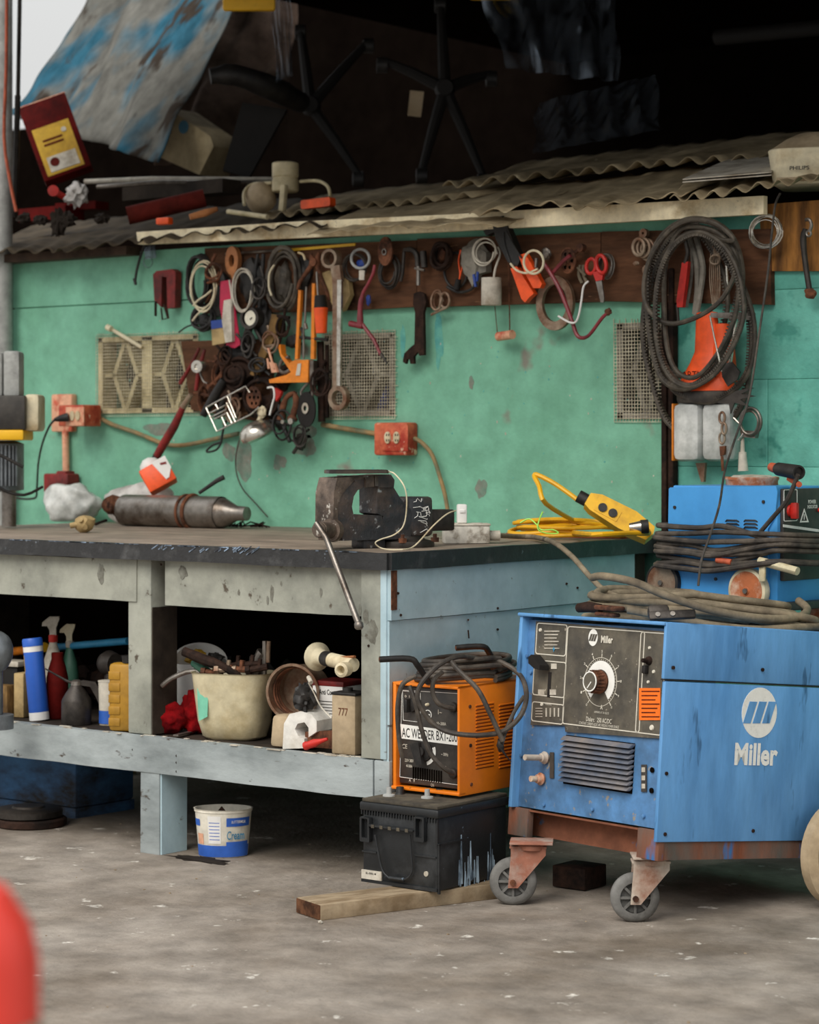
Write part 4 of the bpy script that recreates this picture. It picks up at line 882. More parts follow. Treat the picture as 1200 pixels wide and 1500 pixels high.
def xframe(x0, y0, x1, y1):
    a = X2(x0, y0); b = X2(x1, y1); q = MB(TG); q.pris([rrect(abs(b[0]-a[0]), abs(b[1]-a[1]), .004, 3, (a[0]+b[0])/2, (a[1]+b[1])/2), rrect(abs(b[0]-a[0])-.005, abs(b[1]-a[1])-.004, .003, 3, (a[0]+b[0])/2, (a[1]+b[1])/2)], .001, FX @ Tr(0, 0, .0008)); q.build('panel_border', 'white_print', t)
xframe(1143, 717, 1163, 763)
a = X2(1178, 735); q = MB(TG); q.text('POWER', .035, .010, FX @ Tr(a[0]+.02, a[1], .001), 0, .02); q.text('INDICATOR', .045, .009, FX @ Tr(a[0]+.022, a[1]-.013, .001), 0, .02); q.build('lettering', 'white_print', t)
a = X2(1195, 747); q = MB(TG); q.lathe([(.006, 0), (.005, .006), (0, .008)], FX @ Tr(a[0], a[1], 0), 12); q.build('indicator_lamp', 'red', t)
a = X2(1173, 756); q = MB(TG); q.pris([[(a[0]-.02, a[1]-.016), (a[0]+.02, a[1]-.016), (a[0], a[1]+.02)], [(a[0]-.013, a[1]-.012), (a[0], a[1]+.013), (a[0]+.013, a[1]-.012)]], .001, FX @ Tr(0, 0, .001)); q.box((a[0], a[1]-.002, .001), (.003, .014, .001), FX); q.build('warning_triangle', 'white_print', t)
a = X2(1153, 748); q = MB(TG); q.lathe([(.016, 0), (.015, .006)], FX @ Tr(a[0], a[1], 0), 16); q.box((a[0], a[1], .014), (.014, .042, .02), FX, bev=.004); q.build('range_knob', 'red', t)
xlab([(1142, 768), (1142, 772), (1215, 782), (1215, 778)], 'white_print', 'front_strip')
for px, py, r_, nm in ((976, 853, .056, 'rear'), (1103, 865, .060, 'front')):
    a = G2(px, py); q = MB(TG); M_ = Tr(a[0], -.03, a[1]-.0) @ align((0, 1, 0)) if nm == 'front' else Tr(a[0], -.022, a[1]) @ align((0, 1, 0))
    q.lathe([(r_*.55, .012), (r_*.78, .004), (r_*.86, 0), (r_*.97, .003), (r_, .012), (r_*.95, .026), (.01, .026)], M_, 36); w_ = q.build('wheel', 'black_rubber' if nm == 'rear' else 'cream', t)
    q = MB(TG); q.lathe([(r_*.84, .001), (r_*.7, .008), (r_*.4, .010), (r_*.2, .003), (r_*.16, -.001), (0, -.001)], M_, 30); q.build('hub', 'rusty_cup' if nm == 'rear' else 'hub_rust', w_)
    q = MB(TG); q.lathe([(.007, -.006), (.007, .004), (0, -.006)], M_, 10); q.build('axle_nut', 'steel', w_)
a = TG @ V((LM/2, DM/2, 0)); zt_ = .69
q = MB(TM); q.box((-.24, .46, MH+.018), (.34, .24, .02)); q.one('packing_board', 'dark_shelf', 'dark board on the large blue welder beneath the sky blue welder', 'board', TM @ V((-.20, .40, MH+.01)))
# cable wound round the case
t = thing('wound_cable', 'dark hose and cable wound in many turns round the sky blue welder', 'cable', TG @ V((LM/2, -.03, G2(1060, 800)[1])))
rows = [(768, 0.0, 775, 790), (780, 0, 784, 778), (787, 0, 792, 786), (794, 0, 800, 790), (800, .0, 806, 802), (808, 0, 812, 800), (814, 0, 826, 812), (822, 0, 833, 822), (828, 0, 838, 830)]
q = MB(); rr = random.Random(8)
for i, (ya, _, yb, yc) in enumerate(rows):
    za, zb, zc = G2(985, ya)[1]+rr.uniform(-.006, .006), G2(1050, yb)[1]+rr.uniform(-.010, .010), G2(1160, yc)[1]+rr.uniform(-.014, .014); e = .010+.006*(i % 3); mx = LM*.5+rr.uniform(-.04, .04)
    P = [(-.02-e*.5, DM*.6, za), (-.028-e, .02, za), (-.02, -.015-e, za), (mx-.08, -.018-e, (za+zb)/2+rr.uniform(-.006, .006)), (mx, -.02-e, zb), (mx+.10, -.018-e, (zb+zc)/2), (LM+.02, -.015-e, zc), (LM+.04+e, .05, zc-.004), (LM+.045+e, DM*.8, zc-.01)]
    q.tube([TG @ V(p) for p in P], .0068 if i % 2 else .0075, 9, sm=5)
q.build('cable_turns', 'cable', t)
a = G2(1073, 821); q = MB(TG); q.tube([(a[0]-.022, -.036, a[1]+.002), (a[0]+.025, -.036, a[1]-.003)], .0085, 10); q.build('tape_band', 'copper_tape', t)
a = G2(1124, 823); b = G2(1180, 836); q = MB(TG); q.tube([(a[0]-.0, -.034, a[1]+.004), (b[0], -.034, b[1])], .011, 10); a = G2(1130, 830); q.box((a[0], -.038, a[1]-.012), (.02, .008, .05), bev=.002); q.jit(.002, 60); q.build('tape_wrap', 'insul', t)
P = [G2(1125, 778), G2(1142, 760), G2(1165, 735), G2(1178, 712), G2(1186, 695)]
q = MB(TG); q.tube([(x, -.03-.02*i/4, z) for i, (x, z) in enumerate(P)], .0062, 8, sm=4); q.build('torch_lead', 'cable', t)
a = V((G2(1186, 692)[0], -.045, G2(1186, 692)[1])); b = V((G2(1140, 687)[0], .0, G2(1140, 687)[1]))
t = thing('welding_torch', 'black ribbed torch handle with copper end on the sky blue welder', 'torch', TG @ V((b.x, b.y, b.z)))
q = MB(TG); d = a-b; n_ = 26; prof = [(.016+(.0012 if i % 2 else 0)+.002*i/n_, d.length*i/n_) for i in range(n_+1)]+[(.014, d.length), (.012, d.length-.01)]; q.lathe(prof, Tr(b) @ align(d), 20, cap=False); q.lathe([(.013, d.length-.008), (0, d.length-.008)], Tr(b) @ align(d), 16, cap=False); q.build('handle', 'black_rubber', t)
q = MB(TG); q.tube([b-d*.32+V((0, 0, .002)), b+d*.05], [.012, .014], 14); q.build('torch_neck', 'copper_tape', t)
q = MB(TG); q.tube([b+d*.5+V((0, .0, -.018)), b+d*.75+V((0, .01, -.028)), b+d*1.0+V((0, .0, -.03))], .008, 8, sm=3); q.build('trigger', 'copper_tape', t)
c = dep(1102, 702, YM+.30); t = thing('round_tin', 'dented cream and rust coloured round tin behind the sky blue welder', 'tin', (c.x, c.y, c.z))
q = MB(); q.lathe([(.07, -.10), (.07, .0), (.073, .004), (.073, .01), (.066, .01), (.062, -.0)], Tr(c.x, c.y, (TG @ V((0, 0, ztop))).z+.012), 30); q.jit(.002, 18); q.build('tin_body', 'hub_rust', t)
q = MB(); q.lathe([(.064, .004), (.05, .014), (0, .016)], Tr(c.x, c.y, (TG @ V((0, 0, ztop))).z+.012), 24); q.build('lid', 'dirty_white', t)

# ---------------- truck battery, timber, orange welder ----------------
g = onz(444, 1333, 0); e1 = onz(470, 1349, 0); e2 = onz(720, 1318, 0)
xd = (e2-e1).normalized(); wd_ = .115
TP = frame(e1, xd, (0, 0, 1)); L_ = (e2-e1).length
t = thing('timber_plank', 'short weathered timber plank on the floor under the battery', 'plank', T=TP)
q = MB(TP); q.box((L_/2+.02, wd_/2, .019), (L_+.04, wd_, .038), bev=.003); q.jit(.0015, 14); q.build('plank_body', 'plank', t)
q = MB(TP); q.box((-.0008, wd_/2, .019), (.002, wd_-.004, .034)); q.build('sawn_end', 'plank_end', t)
BX, BY = .0145, -.130; BW, BD, BH = .246, .30, .207; TBt = Tr(BX, BY, .040)
t = thing('truck_battery', 'large black dusty battery on the timber plank with carry handle', 'battery', T=TBt)
q = MB(TBt); q.box((BW/2, BD/2, (BH-.028)/2), (BW-.012, BD-.012, BH-.028), bev=.006); q.build('case', 'batt', t)
q = MB(TBt); q.box((BW/2, BD/2, BH-.019), (BW, BD, .022), bev=.005); q.build('lid_rim', 'batt', t)
q = MB(TBt); q.box((BW/2, BD/2, BH-.004), (BW-.01, BD-.01, .008), bev=.002); q.build('lid', 'batt_top', t)
bf = loc(TBt, 1, .006)
def B2(px, py): p = bf(px, py); return (p.x, p.z)
q = MB(TBt)
for i in range(28): q.box((BW*(i+.7)/29, .004, BH-.034), (.003, .004, .012))
q.build('vent_ribs', 'batt', t, label='row of small ribs under the battery rim')
for x0, x1 in ((532, 546), (611, 626)):
    a = B2(x0, 1195); b = B2(x1, 1233); q = MB(TBt); w_ = b[0]-a[0]; h_ = a[1]-b[1]
    q.pris([rrect(w_, h_, .003, 2, (a[0]+b[0])/2, (a[1]+b[1])/2), rrect(w_-.012, h_-.014, .002, 2, (a[0]+b[0])/2, (a[1]+b[1])/2+.003)], .012, FRONT((0, -.002, 0))); q.build('handle_lug', 'batt', t)
a = B2(545, 1206); b = B2(612, 1217); q = MB(TBt); q.pris([rrect(b[0]-a[0], a[1]-b[1], .002, 2, (a[0]+b[0])/2, (a[1]+b[1])/2)], .02, FRONT((0, -.004, 0)))
q.build('handle_grip_bar', 'batt', t)
q = MB(TBt)
for i in range(5): q.box((a[0]+(b[0]-a[0])*(i+.7)/5.4, -.0145, (a[1]+b[1])/2-.001), (.009, .002, .008))
q.build('grip_recess', 'batt_top', t)
P = [B2(553, 1222), B2(557, 1245), B2(563, 1272), B2(572, 1284), B2(585, 1288), B2(598, 1287), B2(607, 1276), B2(606, 1250), B2(604, 1222)]
q = MB(TBt); q.tube([(x, -.004, z) for x, z in P], .0026, 7, sm=4); q.tube([(B2(574, 1285)[0], -.004, B2(574, 1285)[1]), (B2(596, 1288)[0], -.004, B2(596, 1288)[1])], .0048, 8); q.build('rope_handle', 'batt', t)
q = MB(TBt)
for xa, xb, y_ in ((532, 553, 1246), (609, 640, 1252)): a = B2(xa, y_); b = B2(xb, y_); q.box(((a[0]+b[0])/2, .004, a[1]), (b[0]-a[0], .006, .004))
q.box((BW-.008, .008, (BH-.03)/2), (.006, .006, BH-.035)); q.box((BW/2, .004, .004), (BW-.01, .004, .008)); q.box((BW-.003, .055, .115), (.006, .10, .004)); q.box((BW-.003, .008, .055), (.006, .006, .12)); q.build('moulded_rib', 'batt', t)
a = B2(531, 1273); b = B2(560, 1291); q = MB(TBt); q.box(((a[0]+b[0])/2, .004, (a[1]+b[1])/2), (b[0]-a[0], .004, a[1]-b[1])); q.build('paper_label', 'dirty_white', t)
a = B2(545, 1281); q = MB(TBt); q.text('BL-0082 M', .032, .005, FRONT((a[0], .0015, a[1]+.003)), 0, .01); q.build('lettering', 'black_print', t)
a = B2(625, 1280); q = MB(TBt); q.cyl((a[0], .006, a[1]), (a[0], .003, a[1]), .0065, 14); q.build('round_sticker', 'dirty_white', t)
bs = loc(TBt, 0, BW-.006)
q = MB(TBt); rr = random.Random(4)
for i in range(34):
    px = rr.uniform(672, 728); y1 = 1300-rr.random()*14-(px-682)*.12; y0 = y1-rr.uniform(8, 78)*(1 if i < 8 else .5); wd_ = rr.uniform(.0015, .006); a = bs(px, y0); b = bs(px, y1)
    q.pris([[(a.y-wd_*.3, a.z), (b.y-wd_, b.z), (b.y+wd_, b.z), (a.y+wd_*.3, a.z)]], .0006, frame((BW-.0055, 0, 0), (0, 1, 0), (1, 0, 0)))
q.jit(.002, 60); q.build('acid_streaks', 'batt_stain', t, kind='stuff')
for px, py, mt, r_ in ((570, 1160, 'grey_box', .016), (586, 1157, 'black_rubber', .010), (626, 1163, 'grey_box', .016), (644, 1160, 'black_rubber', .010)):
    c = onz(px, py+6, .040+BH); Tc = Tr(c); q = MB(Tc)
    if mt == 'grey_box': q.lathe([(r_, 0), (r_*.95, .004), (.007, .006), (.0065, .022), (0, .022)], None, 16)
    else: q.lathe([(r_+.003, 0), (r_, .004), (r_, .016), (r_-.001, .018), (0, .018)], None, 14)
    q.build('terminal_post' if mt == 'grey_box' else 'filler_cap', mt, t)

OX, OY, OZ = .0145, .0, .2535; OW, OD, OH = .214, .34, .272
TO = Tr(OX, OY, OZ); t = thing('orange_welder', 'small orange welder with black front panel standing on the black battery', 'welder', T=TO)
q = MB(TO)
def sh(x, w_, side):
    pass
q.box((.004, OD/2, OH/2), (.008, OD, OH), bev=.003); q.box((OW-.004, OD/2, OH/2), (.008, OD, OH), bev=.003); q.box((OW/2, OD/2, OH-.004), (OW, OD, .008), bev=.003); q.build('cover', 'orange', t)
q = MB(TO); q.box((.007, .01, OH/2+.0), (.014, .02, OH-.004), bev=.003); q.build('front_flange', 'orange', t)
q = MB(TO); q.box((OW/2, .012, .006), (OW, .03, .008), bev=.002); q.build('bottom_flange', 'orange', t)
q = MB(TO); q.box((OW/2+.004, .025, OH/2+.003), (OW-.018, .02, OH-.026), bev=.003); q.build('front_panel', 'panel_black', t)
of = loc(TO, 1, .0145)
def O2(px, py): p = of(px, py); return (p.x, p.z)
def oplate(pts, mt, nm, off=.001, th=.001):
    q = MB(TO); q.pris([[O2(*k) for k in pts]], th, FRONT((0, .0145-off, 0))); return q.build(nm, mt, t)
oplate([(584, 1060), (673, 1072), (673, 1092), (584, 1081)], 'white_print', 'name_strip')
a = O2(588, 1074); b = O2(672, 1080); q = MB(TO); q.text('AC WELDER BX1-200', b[0]-a[0]-.006, .024, FRONT(((a[0]+b[0])/2, .0128, (a[1]+b[1])/2+.001)) @ Rz(-.0), 0, .01); q.build('lettering', 'black_print', t)
def oborder(pts, closed=True): q = MB(TO); q.tube([(O2(*k)[0], .0140, O2(*k)[1]) for k in pts], .0012, 4, closed=closed); q.build('panel_border', 'white_print', t)
oborder([(589, 1011), (672, 1016), (672, 1150), (586, 1138)]); oborder([(590, 1012), (616, 1015), (616, 1058), (591, 1055)])
for px, py, r_, mt in ((604, 1033, .018, 'black_rubber'), (627, 1032, .004, 'cream'), (665, 1036, .013, 'steel_dark'), (665, 1133, .013, 'steel_dark')):
    a = O2(px, py); q = MB(TO); q.lathe([(r_, 0), (r_*.9, .008), (r_*.5, .010), (0, .010)], Tr(a[0], .015, a[1]) @ align((0, -1, 0)), 18); q.build('knob' if r_ > .015 else 'socket' if r_ > .01 else 'lamp', mt, t)
a = O2(602, 1033); q = MB(TO); q.box((a[0], .0, a[1]), (.012, .02, .034), Tr(0, 0, 0), bev=.003); q.build('switch_grip', 'black_rubber', t)
a = O2(622, 1100); q = MB(TO); Tq = Tr(a[0], .015, a[1]) @ align((0, -1, 0)); q.lathe([(.026, 0), (.024, .012), (.012, .014), (.012, .022), (0, .022)], Tq, 20)
q.pris([[(-.03, .018), (-.002, .024), (.010, -.03), (-.008, -.034)]], .012, FRONT((a[0], -.004, a[1]))); q.build('current_knob', 'black_rubber', t)
arc = [(a[0]+.036*math.cos(x), a[1]+.036*math.sin(x)) for x in [math.radians(-75+i*8) for i in range(13)]]; arc2 = [(a[0]+.027*math.cos(x), a[1]+.027*math.sin(x)) for x in [math.radians(-75+i*8) for i in range(13)]]
q = MB(TO); q.pris([arc+arc2[::-1]], .001, FRONT((0, .0137, 0))); q.build('dial_scale', 'white_print', t)
a = O2(627, 1047); q = MB(TO); q.pris([circ(.0125, 20, *a), circ(.0105, 20, *a)], .001, FRONT((0, .0137, 0))); q.box((a[0], .0137, a[1]), (.014, .001, .004)); q.build('round_emblem', 'white_print', t)
a = O2(592, 1093); q = MB(TO); q.text('CE', .016, .012, FRONT((a[0]+.003, .0133, a[1])), 0, .02)
for px, py, s, w_, h_ in ((647, 1060, '60~200A', .03, .008), (600, 1114, '220V 380V', .028, .008), (652, 1105, '~ 50Hz', .022, .008), (600, 1112+10, '40-200A', .02, .007), (645, 1043, '1~', .012, .012), (650, 1124, 'IP21S', .018, .008), (634, 1150, 'ON', .01, .008), (604, 1143, 'A   V', .02, .008), (597, 1020, '0  I', .016, .006)):
    a_ = O2(px, py); q.text(s, w_, h_, FRONT((a_[0], .0133, a_[1])), 0, .02)
q.build('lettering', 'dirty_white', t)
q = MB(TO); z0 = O2(625, 1130)[1]
for i in range(13): a_ = O2(606+i*3.4, 1132+i*.5); q.box((a_[0], .0135, a_[1]), (.0028, .003, .030))
q.build('vent_slots', 'void', t)
os_ = loc(TO, 0, OW)
for cx0, cx1 in ((697, 723), (731, 753)):
    for i in range(19):
        y = 1033+i*5.05; a = os_(cx0, y); b = os_(cx1, y-1.3)
        q = MB(TO); yy = (a.y+b.y)/2; ln = b.y-a.y; q.pris([[(-ln/2, 0), (ln/2, 0), (ln/2, .0032), (-ln/2, .0032)]], .0032, frame((OW+.0008, yy, (a.z+b.z)/2), (0, 1, 0), (1, 0, 0)) @ Rx(.3)); q.build('louver', 'orange', t)
        q = MB(TO); q.box((OW+.0006, yy, (a.z+b.z)/2-.0015), (.001, ln, .0022)); q.build('louver_gap', 'dull_red', t) if i % 1 == 0 else None
q = MB(TO)
for px, py in ((688, 1035), (689, 1092), (690, 1149), (750, 1140)): a = os_(px, py); q = MB(TO); q.cyl((OW, a.y, a.z), (OW+.003, a.y, a.z), .0045, 12); q.build('side_screw', 'rust', t)
# carrying handles made from black tube
ZT = OZ+OH
q = MB(); P = [dep(556, 966, 5.90), dep(600, 965, 5.92), dep(612, 975, 5.93), dep(628, 1000, 5.96)]; q.tube(P, .0078, 12, sm=4); q.build('handle', 'black_rubber', t)
q = MB(); q.cyl(P[0]+(P[0]-P[1]).normalized()*.001, P[0], .005, 10); q.build('tube_mouth', 'rust', t)
q = MB(); P = [dep(668, 949, 6.12), dep(705, 947, 6.14), dep(716, 955, 6.16), dep(730, 985, 6.2)]; q.tube(P, .0078, 12, sm=4); q.build('handle', 'black_rubber', t)
q = MB(); q.cyl(P[0]+(P[0]-P[1]).normalized()*.001, P[0], .005, 10); q.build('tube_mouth', 'rust', t)
# cable on the orange welder
t = thing('welder_leads', 'tangled dark grey leads coiled on top of the orange welder', 'cable', (OX+OW/2, OY+.15, ZT))
TC = Tr(OX+OW/2+.005, .155, ZT) ; q = MB()
for i, (rx_, ry_, dz, dx, dy) in enumerate(((.10, .15, .009, 0, 0), (.105, .16, .017, .004, .004), (.095, .14, .026, -.006, -.004), (.10, .15, .035, .004, .01), (.09, .14, .044, -.004, 0), (.095, .13, .053, 0, .01))):
    q.tube(coil((dx, dy, dz), rx_, ry_, 1, .007, 30+i, .09, .005, TC, 26), .0066, 9)
q.build('lead_coil', 'cable', t)
q = MB(); D = 5.86
P = [(700, 965, 6.0), (672, 962, 5.92), (645, 973, 5.88), (622, 995, D), (612, 1015, D), (616, 1035, D), (635, 1060, D), (660, 1073, D-.01), (700, 1077, D-.03), (735, 1072, D-.01), (760, 1052, 5.84), (771, 1025, 5.88), (768, 1000, 5.95), (755, 982, 6.0), (728, 968, 6.02), (700, 968, 6.0)]
q.tube([dep(*p) for p in P], .0064, 9, sm=5); q.build('hanging_loop', 'cable', t)
q = MB(); P = [(660, 968, 5.9), (675, 985, 5.87), (700, 1010, 5.85), (718, 1045, 5.84), (732, 1075, 5.84), (737, 1086, 5.84)]; q.tube([dep(*p) for p in P], .0064, 9, sm=4)
P = [(768, 1020, 5.92), (755, 1040, 5.9), (742, 1068, 5.87), (736, 1088, 5.85), (733, 1098, 5.85)]; q.tube([dep(*p) for p in P], .005, 9, sm=4)
P = [(610, 990, 5.87), (590, 1002, 5.87), (583, 1030, 5.87), (583, 1060, 5.87), (586, 1090, 5.87), (590, 1110, 5.88)]; q.tube([dep(*p) for p in P], .006, 9, sm=4)
P = [(600, 1005, 5.88), (609, 1030, 5.87), (618, 1070, 5.87), (632, 1105, 5.87), (650, 1125, 5.87), (664, 1133, 5.9)]; q.tube([dep(*p) for p in P], .006, 9, sm=4)
P = [(648, 985, 5.9), (636, 996, 5.88), (634, 1015, 5.88), (644, 1032, 5.88), (664, 1038, 5.9)]; q.tube([dep(*p) for p in P], .006, 9, sm=4); q.build('loose_lead', 'cable', t)
q = MB(); q.blob(dep(733, 1092, 5.85), (.009, .009, .016), .3, 3, 2, 2); q.tube([dep(733, 1095, 5.84), dep(742, 1108, 5.84), dep(749, 1116, 5.84)], [.004, .002, .001], 6); q.build('electrode_stub', 'steel_dark', t)
# things under the blue welder
q = MB(); q.box((1.15, 1.18, .20), (1.7, .14, .40), bev=.01); q.one('dark_filler', 'stain_and_shade', 'long dark chest against the wall behind the large blue welder', 'filler', (1.15, 1.18, 0))  # added dark box, darkens the low wall seen behind the welder
c = onz(800, 1308, 0); q = MB(); q.box((c.x+.02, c.y+.12, .03), (.10, .10, .055), Rz(.0) if False else None, bev=.004); q.one('wood_block', 'rust_dark', 'dark wooden block on the floor behind the left castor', 'block', (c.x+.02, c.y+.12, 0))
q = MB(); c = onz(698, 1316, 0); q.blob((c.x, c.y, .008), (.012, .010, .010), .3, 2, 3, 2); q.one('pebble', 'dirty_white', 'pale pebble on the floor at the right end of the plank', 'stone', c)
q = MB(); c = onz(470, 1353, 0); q.blob((c.x, c.y, .004), (.006, .006, .005), .3, 2, 5, 1); q.one('pebble', 'dirty_white', 'tiny white chip by the sawn end of the plank', 'stone', c)
# ---------------- hanging tools ----------------
PXM = .00215
def ops(q, L_, base=.04):
    for o in L_:
        k = o[0]; a = o[1:]
        if k in 'tl':
            off = a[2] if len(a) > 2 else base; P = [wp(p[0], p[1], off+(p[2] if len(p) > 2 else 0)) for p in a[0]]
            r = [x*PXM for x in a[1]] if isinstance(a[1], (list, tuple)) else a[1]*PXM
            q.tube(P, r, 8 if (a[1] if not isinstance(a[1], (list, tuple)) else max(a[1])) < 5 else 14, sm=4 if k == 't' else 0)
        elif k == 'p': off = a[2] if len(a) > 2 else base; q.poly([wp(x, y, off) for x, y in a[0]], a[1])
        elif k == 'r':
            off = a[4] if len(a) > 4 else base; asp = a[5] if len(a) > 5 else .8; rot_ = a[6] if len(a) > 6 else 0
            q.tube([wp(a[0]+a[2]*asp*math.cos(i*PI/16)*math.cos(rot_)-a[2]*math.sin(i*PI/16)*math.sin(rot_), a[1]+a[2]*asp*math.cos(i*PI/16)*math.sin(rot_)+a[2]*math.sin(i*PI/16)*math.cos(rot_), off) for i in range(32)], a[3]*PXM, 8, closed=True)
        elif k in 'dh':
            if k == 'd': cx, cy, R, th = a[:4]; ri = None; rest = a[4:]
            else: cx, cy, R, ri, th = a[:5]; rest = a[5:]
            off = rest[0] if rest else base; asp = rest[1] if len(rest) > 1 else .8
            c = wp(cx, cy, off-th/2); x1 = wp(cx+R*asp, cy, off-th/2); rx_ = abs(x1.x-c.x); rz_ = R*abs(wp(cx, cy+1).z-wp(cx, cy).z)
            outs = [circ(rx_, 28, ry=rz_)]
            if ri: outs.append(circ(rx_*ri/R, 28, ry=rz_*ri/R))
            q.pris(outs, th, FRONT(c))
        elif k == 'c':
            off = a[4] if len(a) > 4 else base; o2 = a[5] if len(a) > 5 else off
            q.cyl(wp(*a[0], off), wp(*a[1], o2), a[2]*PXM, 18, a[3]*PXM)
        elif k == 'b':
            off = a[4] if len(a) > 4 else base; sd_ = a[5] if len(a) > 5 else 1; q.blob(wp(a[0], a[1], off), (a[2]*PXM, min(a[2], a[3])*PXM*.6, a[3]*PXM), .22, 2, sd_, 3)
        elif k == 'k':
            cx, cy, Rx_, Ry_, n, r = a[:6]; off = a[6] if len(a) > 6 else base; sd_ = a[7] if len(a) > 7 else 1; jr = a[8] if len(a) > 8 else .12
            c = wp(cx, cy, off); sx = abs(wp(cx+Rx_, cy, off).x-c.x); sz = abs(wp(cx, cy+Ry_, off).z-c.z)
            q.tube(coil((0, 0, 0), sx, sz, n, r*PXM, sd_, jr, r*PXM*1.2, FRONT(c), 20), r*PXM, 7)
    return q
def tool(name, label, cat, at, parts, group=None, base=.04):
    o_ = wp(at[0], at[1], base)
    if len(parts) == 1:
        return ops(MB(), parts[0][2], base).one(name, parts[0][1], label, cat, o_, group)
    t = thing(name, label, cat, o_, group)
    for pn, mt, L_ in parts: ops(MB(), L_, base).build(pn, mt, t)
    return t
S = lambda mt, *L_: [('', mt, list(L_))]
tool('goggles', 'dark strap with small clear goggles hanging below the left end of the fascia', 'goggles', (207, 360), [('strap', 'black_rubber', [('t', [(212, 358), (206, 375), (200, 398), (198, 414)], 2.2), ('t', [(212, 358), (222, 354), (228, 350)], 1.5), ('c', (197, 408), (199, 417), 3, 2.5)]), ('lens', 'film', [('p', [(210, 362), (227, 358), (228, 378), (213, 380)], .004), ('r', 217, 384, 8, 1)])], base=.03)
tool('clamp', 'red painted C clamp hanging alone on the bare green wall', 'clamp', (240, 398), [('frame', 'red_dark', [('p', [(224, 402), (229, 397), (252, 394), (257, 398), (256, 450), (245, 452), (244, 406), (237, 405), (236, 450), (226, 440)], .03)]), ('screw', 'rust_dark', [('c', (228, 442), (228, 463), 2.2, 2.2), ('l', [(240, 446), (246, 466)], 1.6), ('l', [(236, 451), (238, 468), (247, 466), (244, 449)], 1.4)])])
tool('cable_coil', 'coil of black and cream cable at the left end of the tool board', 'cable', (295, 376), [('black_cable', 'black_rubber', [('k', 292, 412, 15, 34, 5, 2.6, .05, 3, .2)]), ('cream_cable', 'cream', [('k', 298, 420, 18, 34, 3, 1.4, .07, 8, .15), ('t', [(283, 448), (290, 440), (302, 432), (310, 425)], 1.6, .075), ('t', [(282, 470), (290, 460), (302, 450)], 1.6, .07)])])
tool('cable_bundle', 'dark bundle of cable ends below the cream and black coil', 'cable', (300, 450), S('black_rubber', ('k', 298, 464, 12, 15, 4, 2.4, .04, 5, .3), ('b', 300, 470, 12, 12, .035, 4), ('t', [(262, 487), (275, 478), (296, 474), (312, 478)], 1.4, .05)))
tool('scraper', 'oval slotted wooden grip at the board top above the pink packet', 'handle', (342, 362), S('wood_handle', ('h', 342, 382, 21, 9, .02, .06, .45), ('c', (342, 398), (345, 414), 6, 3.5, .05)))
tool('white_cable_loop', 'loop of thin white cable beside the round gauge', 'cable', (358, 396), S('dirty_white', ('k', 356, 426, 14, 29, 3, 1.4, .085, 5, .1), ('t', [(336, 410), (340, 440), (338, 456)], 1.4, .085)))
tool('blister_pack', 'pink and red retail packet with a clear sleeve hung on the tool board', 'packet', (335, 410), [('card', 'pink', [('p', [(323, 412), (338, 410), (352, 505), (344, 510), (332, 508), (322, 450)], .004, .075)]), ('printed_card', 'tan', [('p', [(309, 470), (339, 466), (341, 500), (311, 506)], .006, .082)]), ('purple_stripe', 'navy', [('p', [(309, 470), (339, 466), (339.5, 478), (309.5, 482)], .003, .085)]), ('clear_sleeve', 'dirty_white', [('p', [(328, 440), (338, 438), (340, 500), (330, 502), (325, 470)], .014, .09)])])
tool('pressure_gauge', 'round pressure gauge with a pale face and dark body', 'gauge', (368, 448), [('gauge_case', 'steel_dark', [('h', 369, 466, 16, 11.5, .03, .085, .85), ('d', 369, 466, 15, .02, .07, .85), ('c', (366, 480), (362, 505), 5, 4, .06), ('c', (372, 478), (384, 500), 3, 3, .06)]), ('dial_face', 'gauge_face', [('d', 369, 466, 11.5, .006, .084, .85)]), ('needle', 'black_print', [('l', [(366, 468), (369, 465)], .8, .086)])])
for i, (px0, y0, x1, y1, r_, sd_) in enumerate(((330, 470, 350, 530, 7, 2),)): pass
tool('v_belt_coil', 'thick coil of dark belts and hose hanging left of the orange grips', 'belt', (415, 366), S('belt', ('k', 415, 410, 21, 40, 6, 2.8, .06, 11, .22), ('b', 415, 415, 15, 30, .035, 3)))
tool('bent_wire', 'pale wire loop hanging over the coil of dark belts', 'wire', (398, 388), S('cream', ('t', [(402, 388), (395, 400), (394, 420), (398, 433)], 1.6, .10), ('t', [(437, 370), (444, 373), (447, 381)], 1.8, .09)))
tool('lath', 'long dirty wooden slat slanting below the pressure gauge', 'stick', (400, 460), S('wood_strip', ('p', [(398, 460), (410, 462), (404, 490), (375, 552), (366, 548), (378, 520), (392, 486)], .018, .07)))
tool('adjustable_pliers', 'open brown plier handles hanging above the orange rods', 'pliers', (462, 370), S('rust', ('t', [(455, 372), (458, 384), (450, 398), (440, 412), (436, 424)], [3, 4.5, 3.5, 3, 2.5], .07), ('t', [(468, 370), (465, 384), (468, 400), (478, 425), (482, 440)], [3, 4.5, 3.5, 3, 2.5], .07), ('d', 461, 384, 6, .02, .085)))
tool('hacksaw', 'orange hacksaw frame with two long orange rods and a steel blade', 'saw', (447, 420), [('frame', 'orange_paint', [('p', [(437, 425), (441, 425), (436, 526), (432, 526)], .012, .075), ('p', [(457, 415), (461, 415), (460, 526), (455, 526)], .012, .075)]), ('blade', 'steel', [('l', [(449, 420), (447, 470), (445, 478), (445, 526)], 1.6, .085), ('c', (447, 474), (449, 482), 3, 3, .085)]), ('cross_piece', 'black_rubber', [('l', [(440, 494), (480, 498)], 2.5, .07), ('l', [(441, 480), (446, 494)], 2, .07)])])
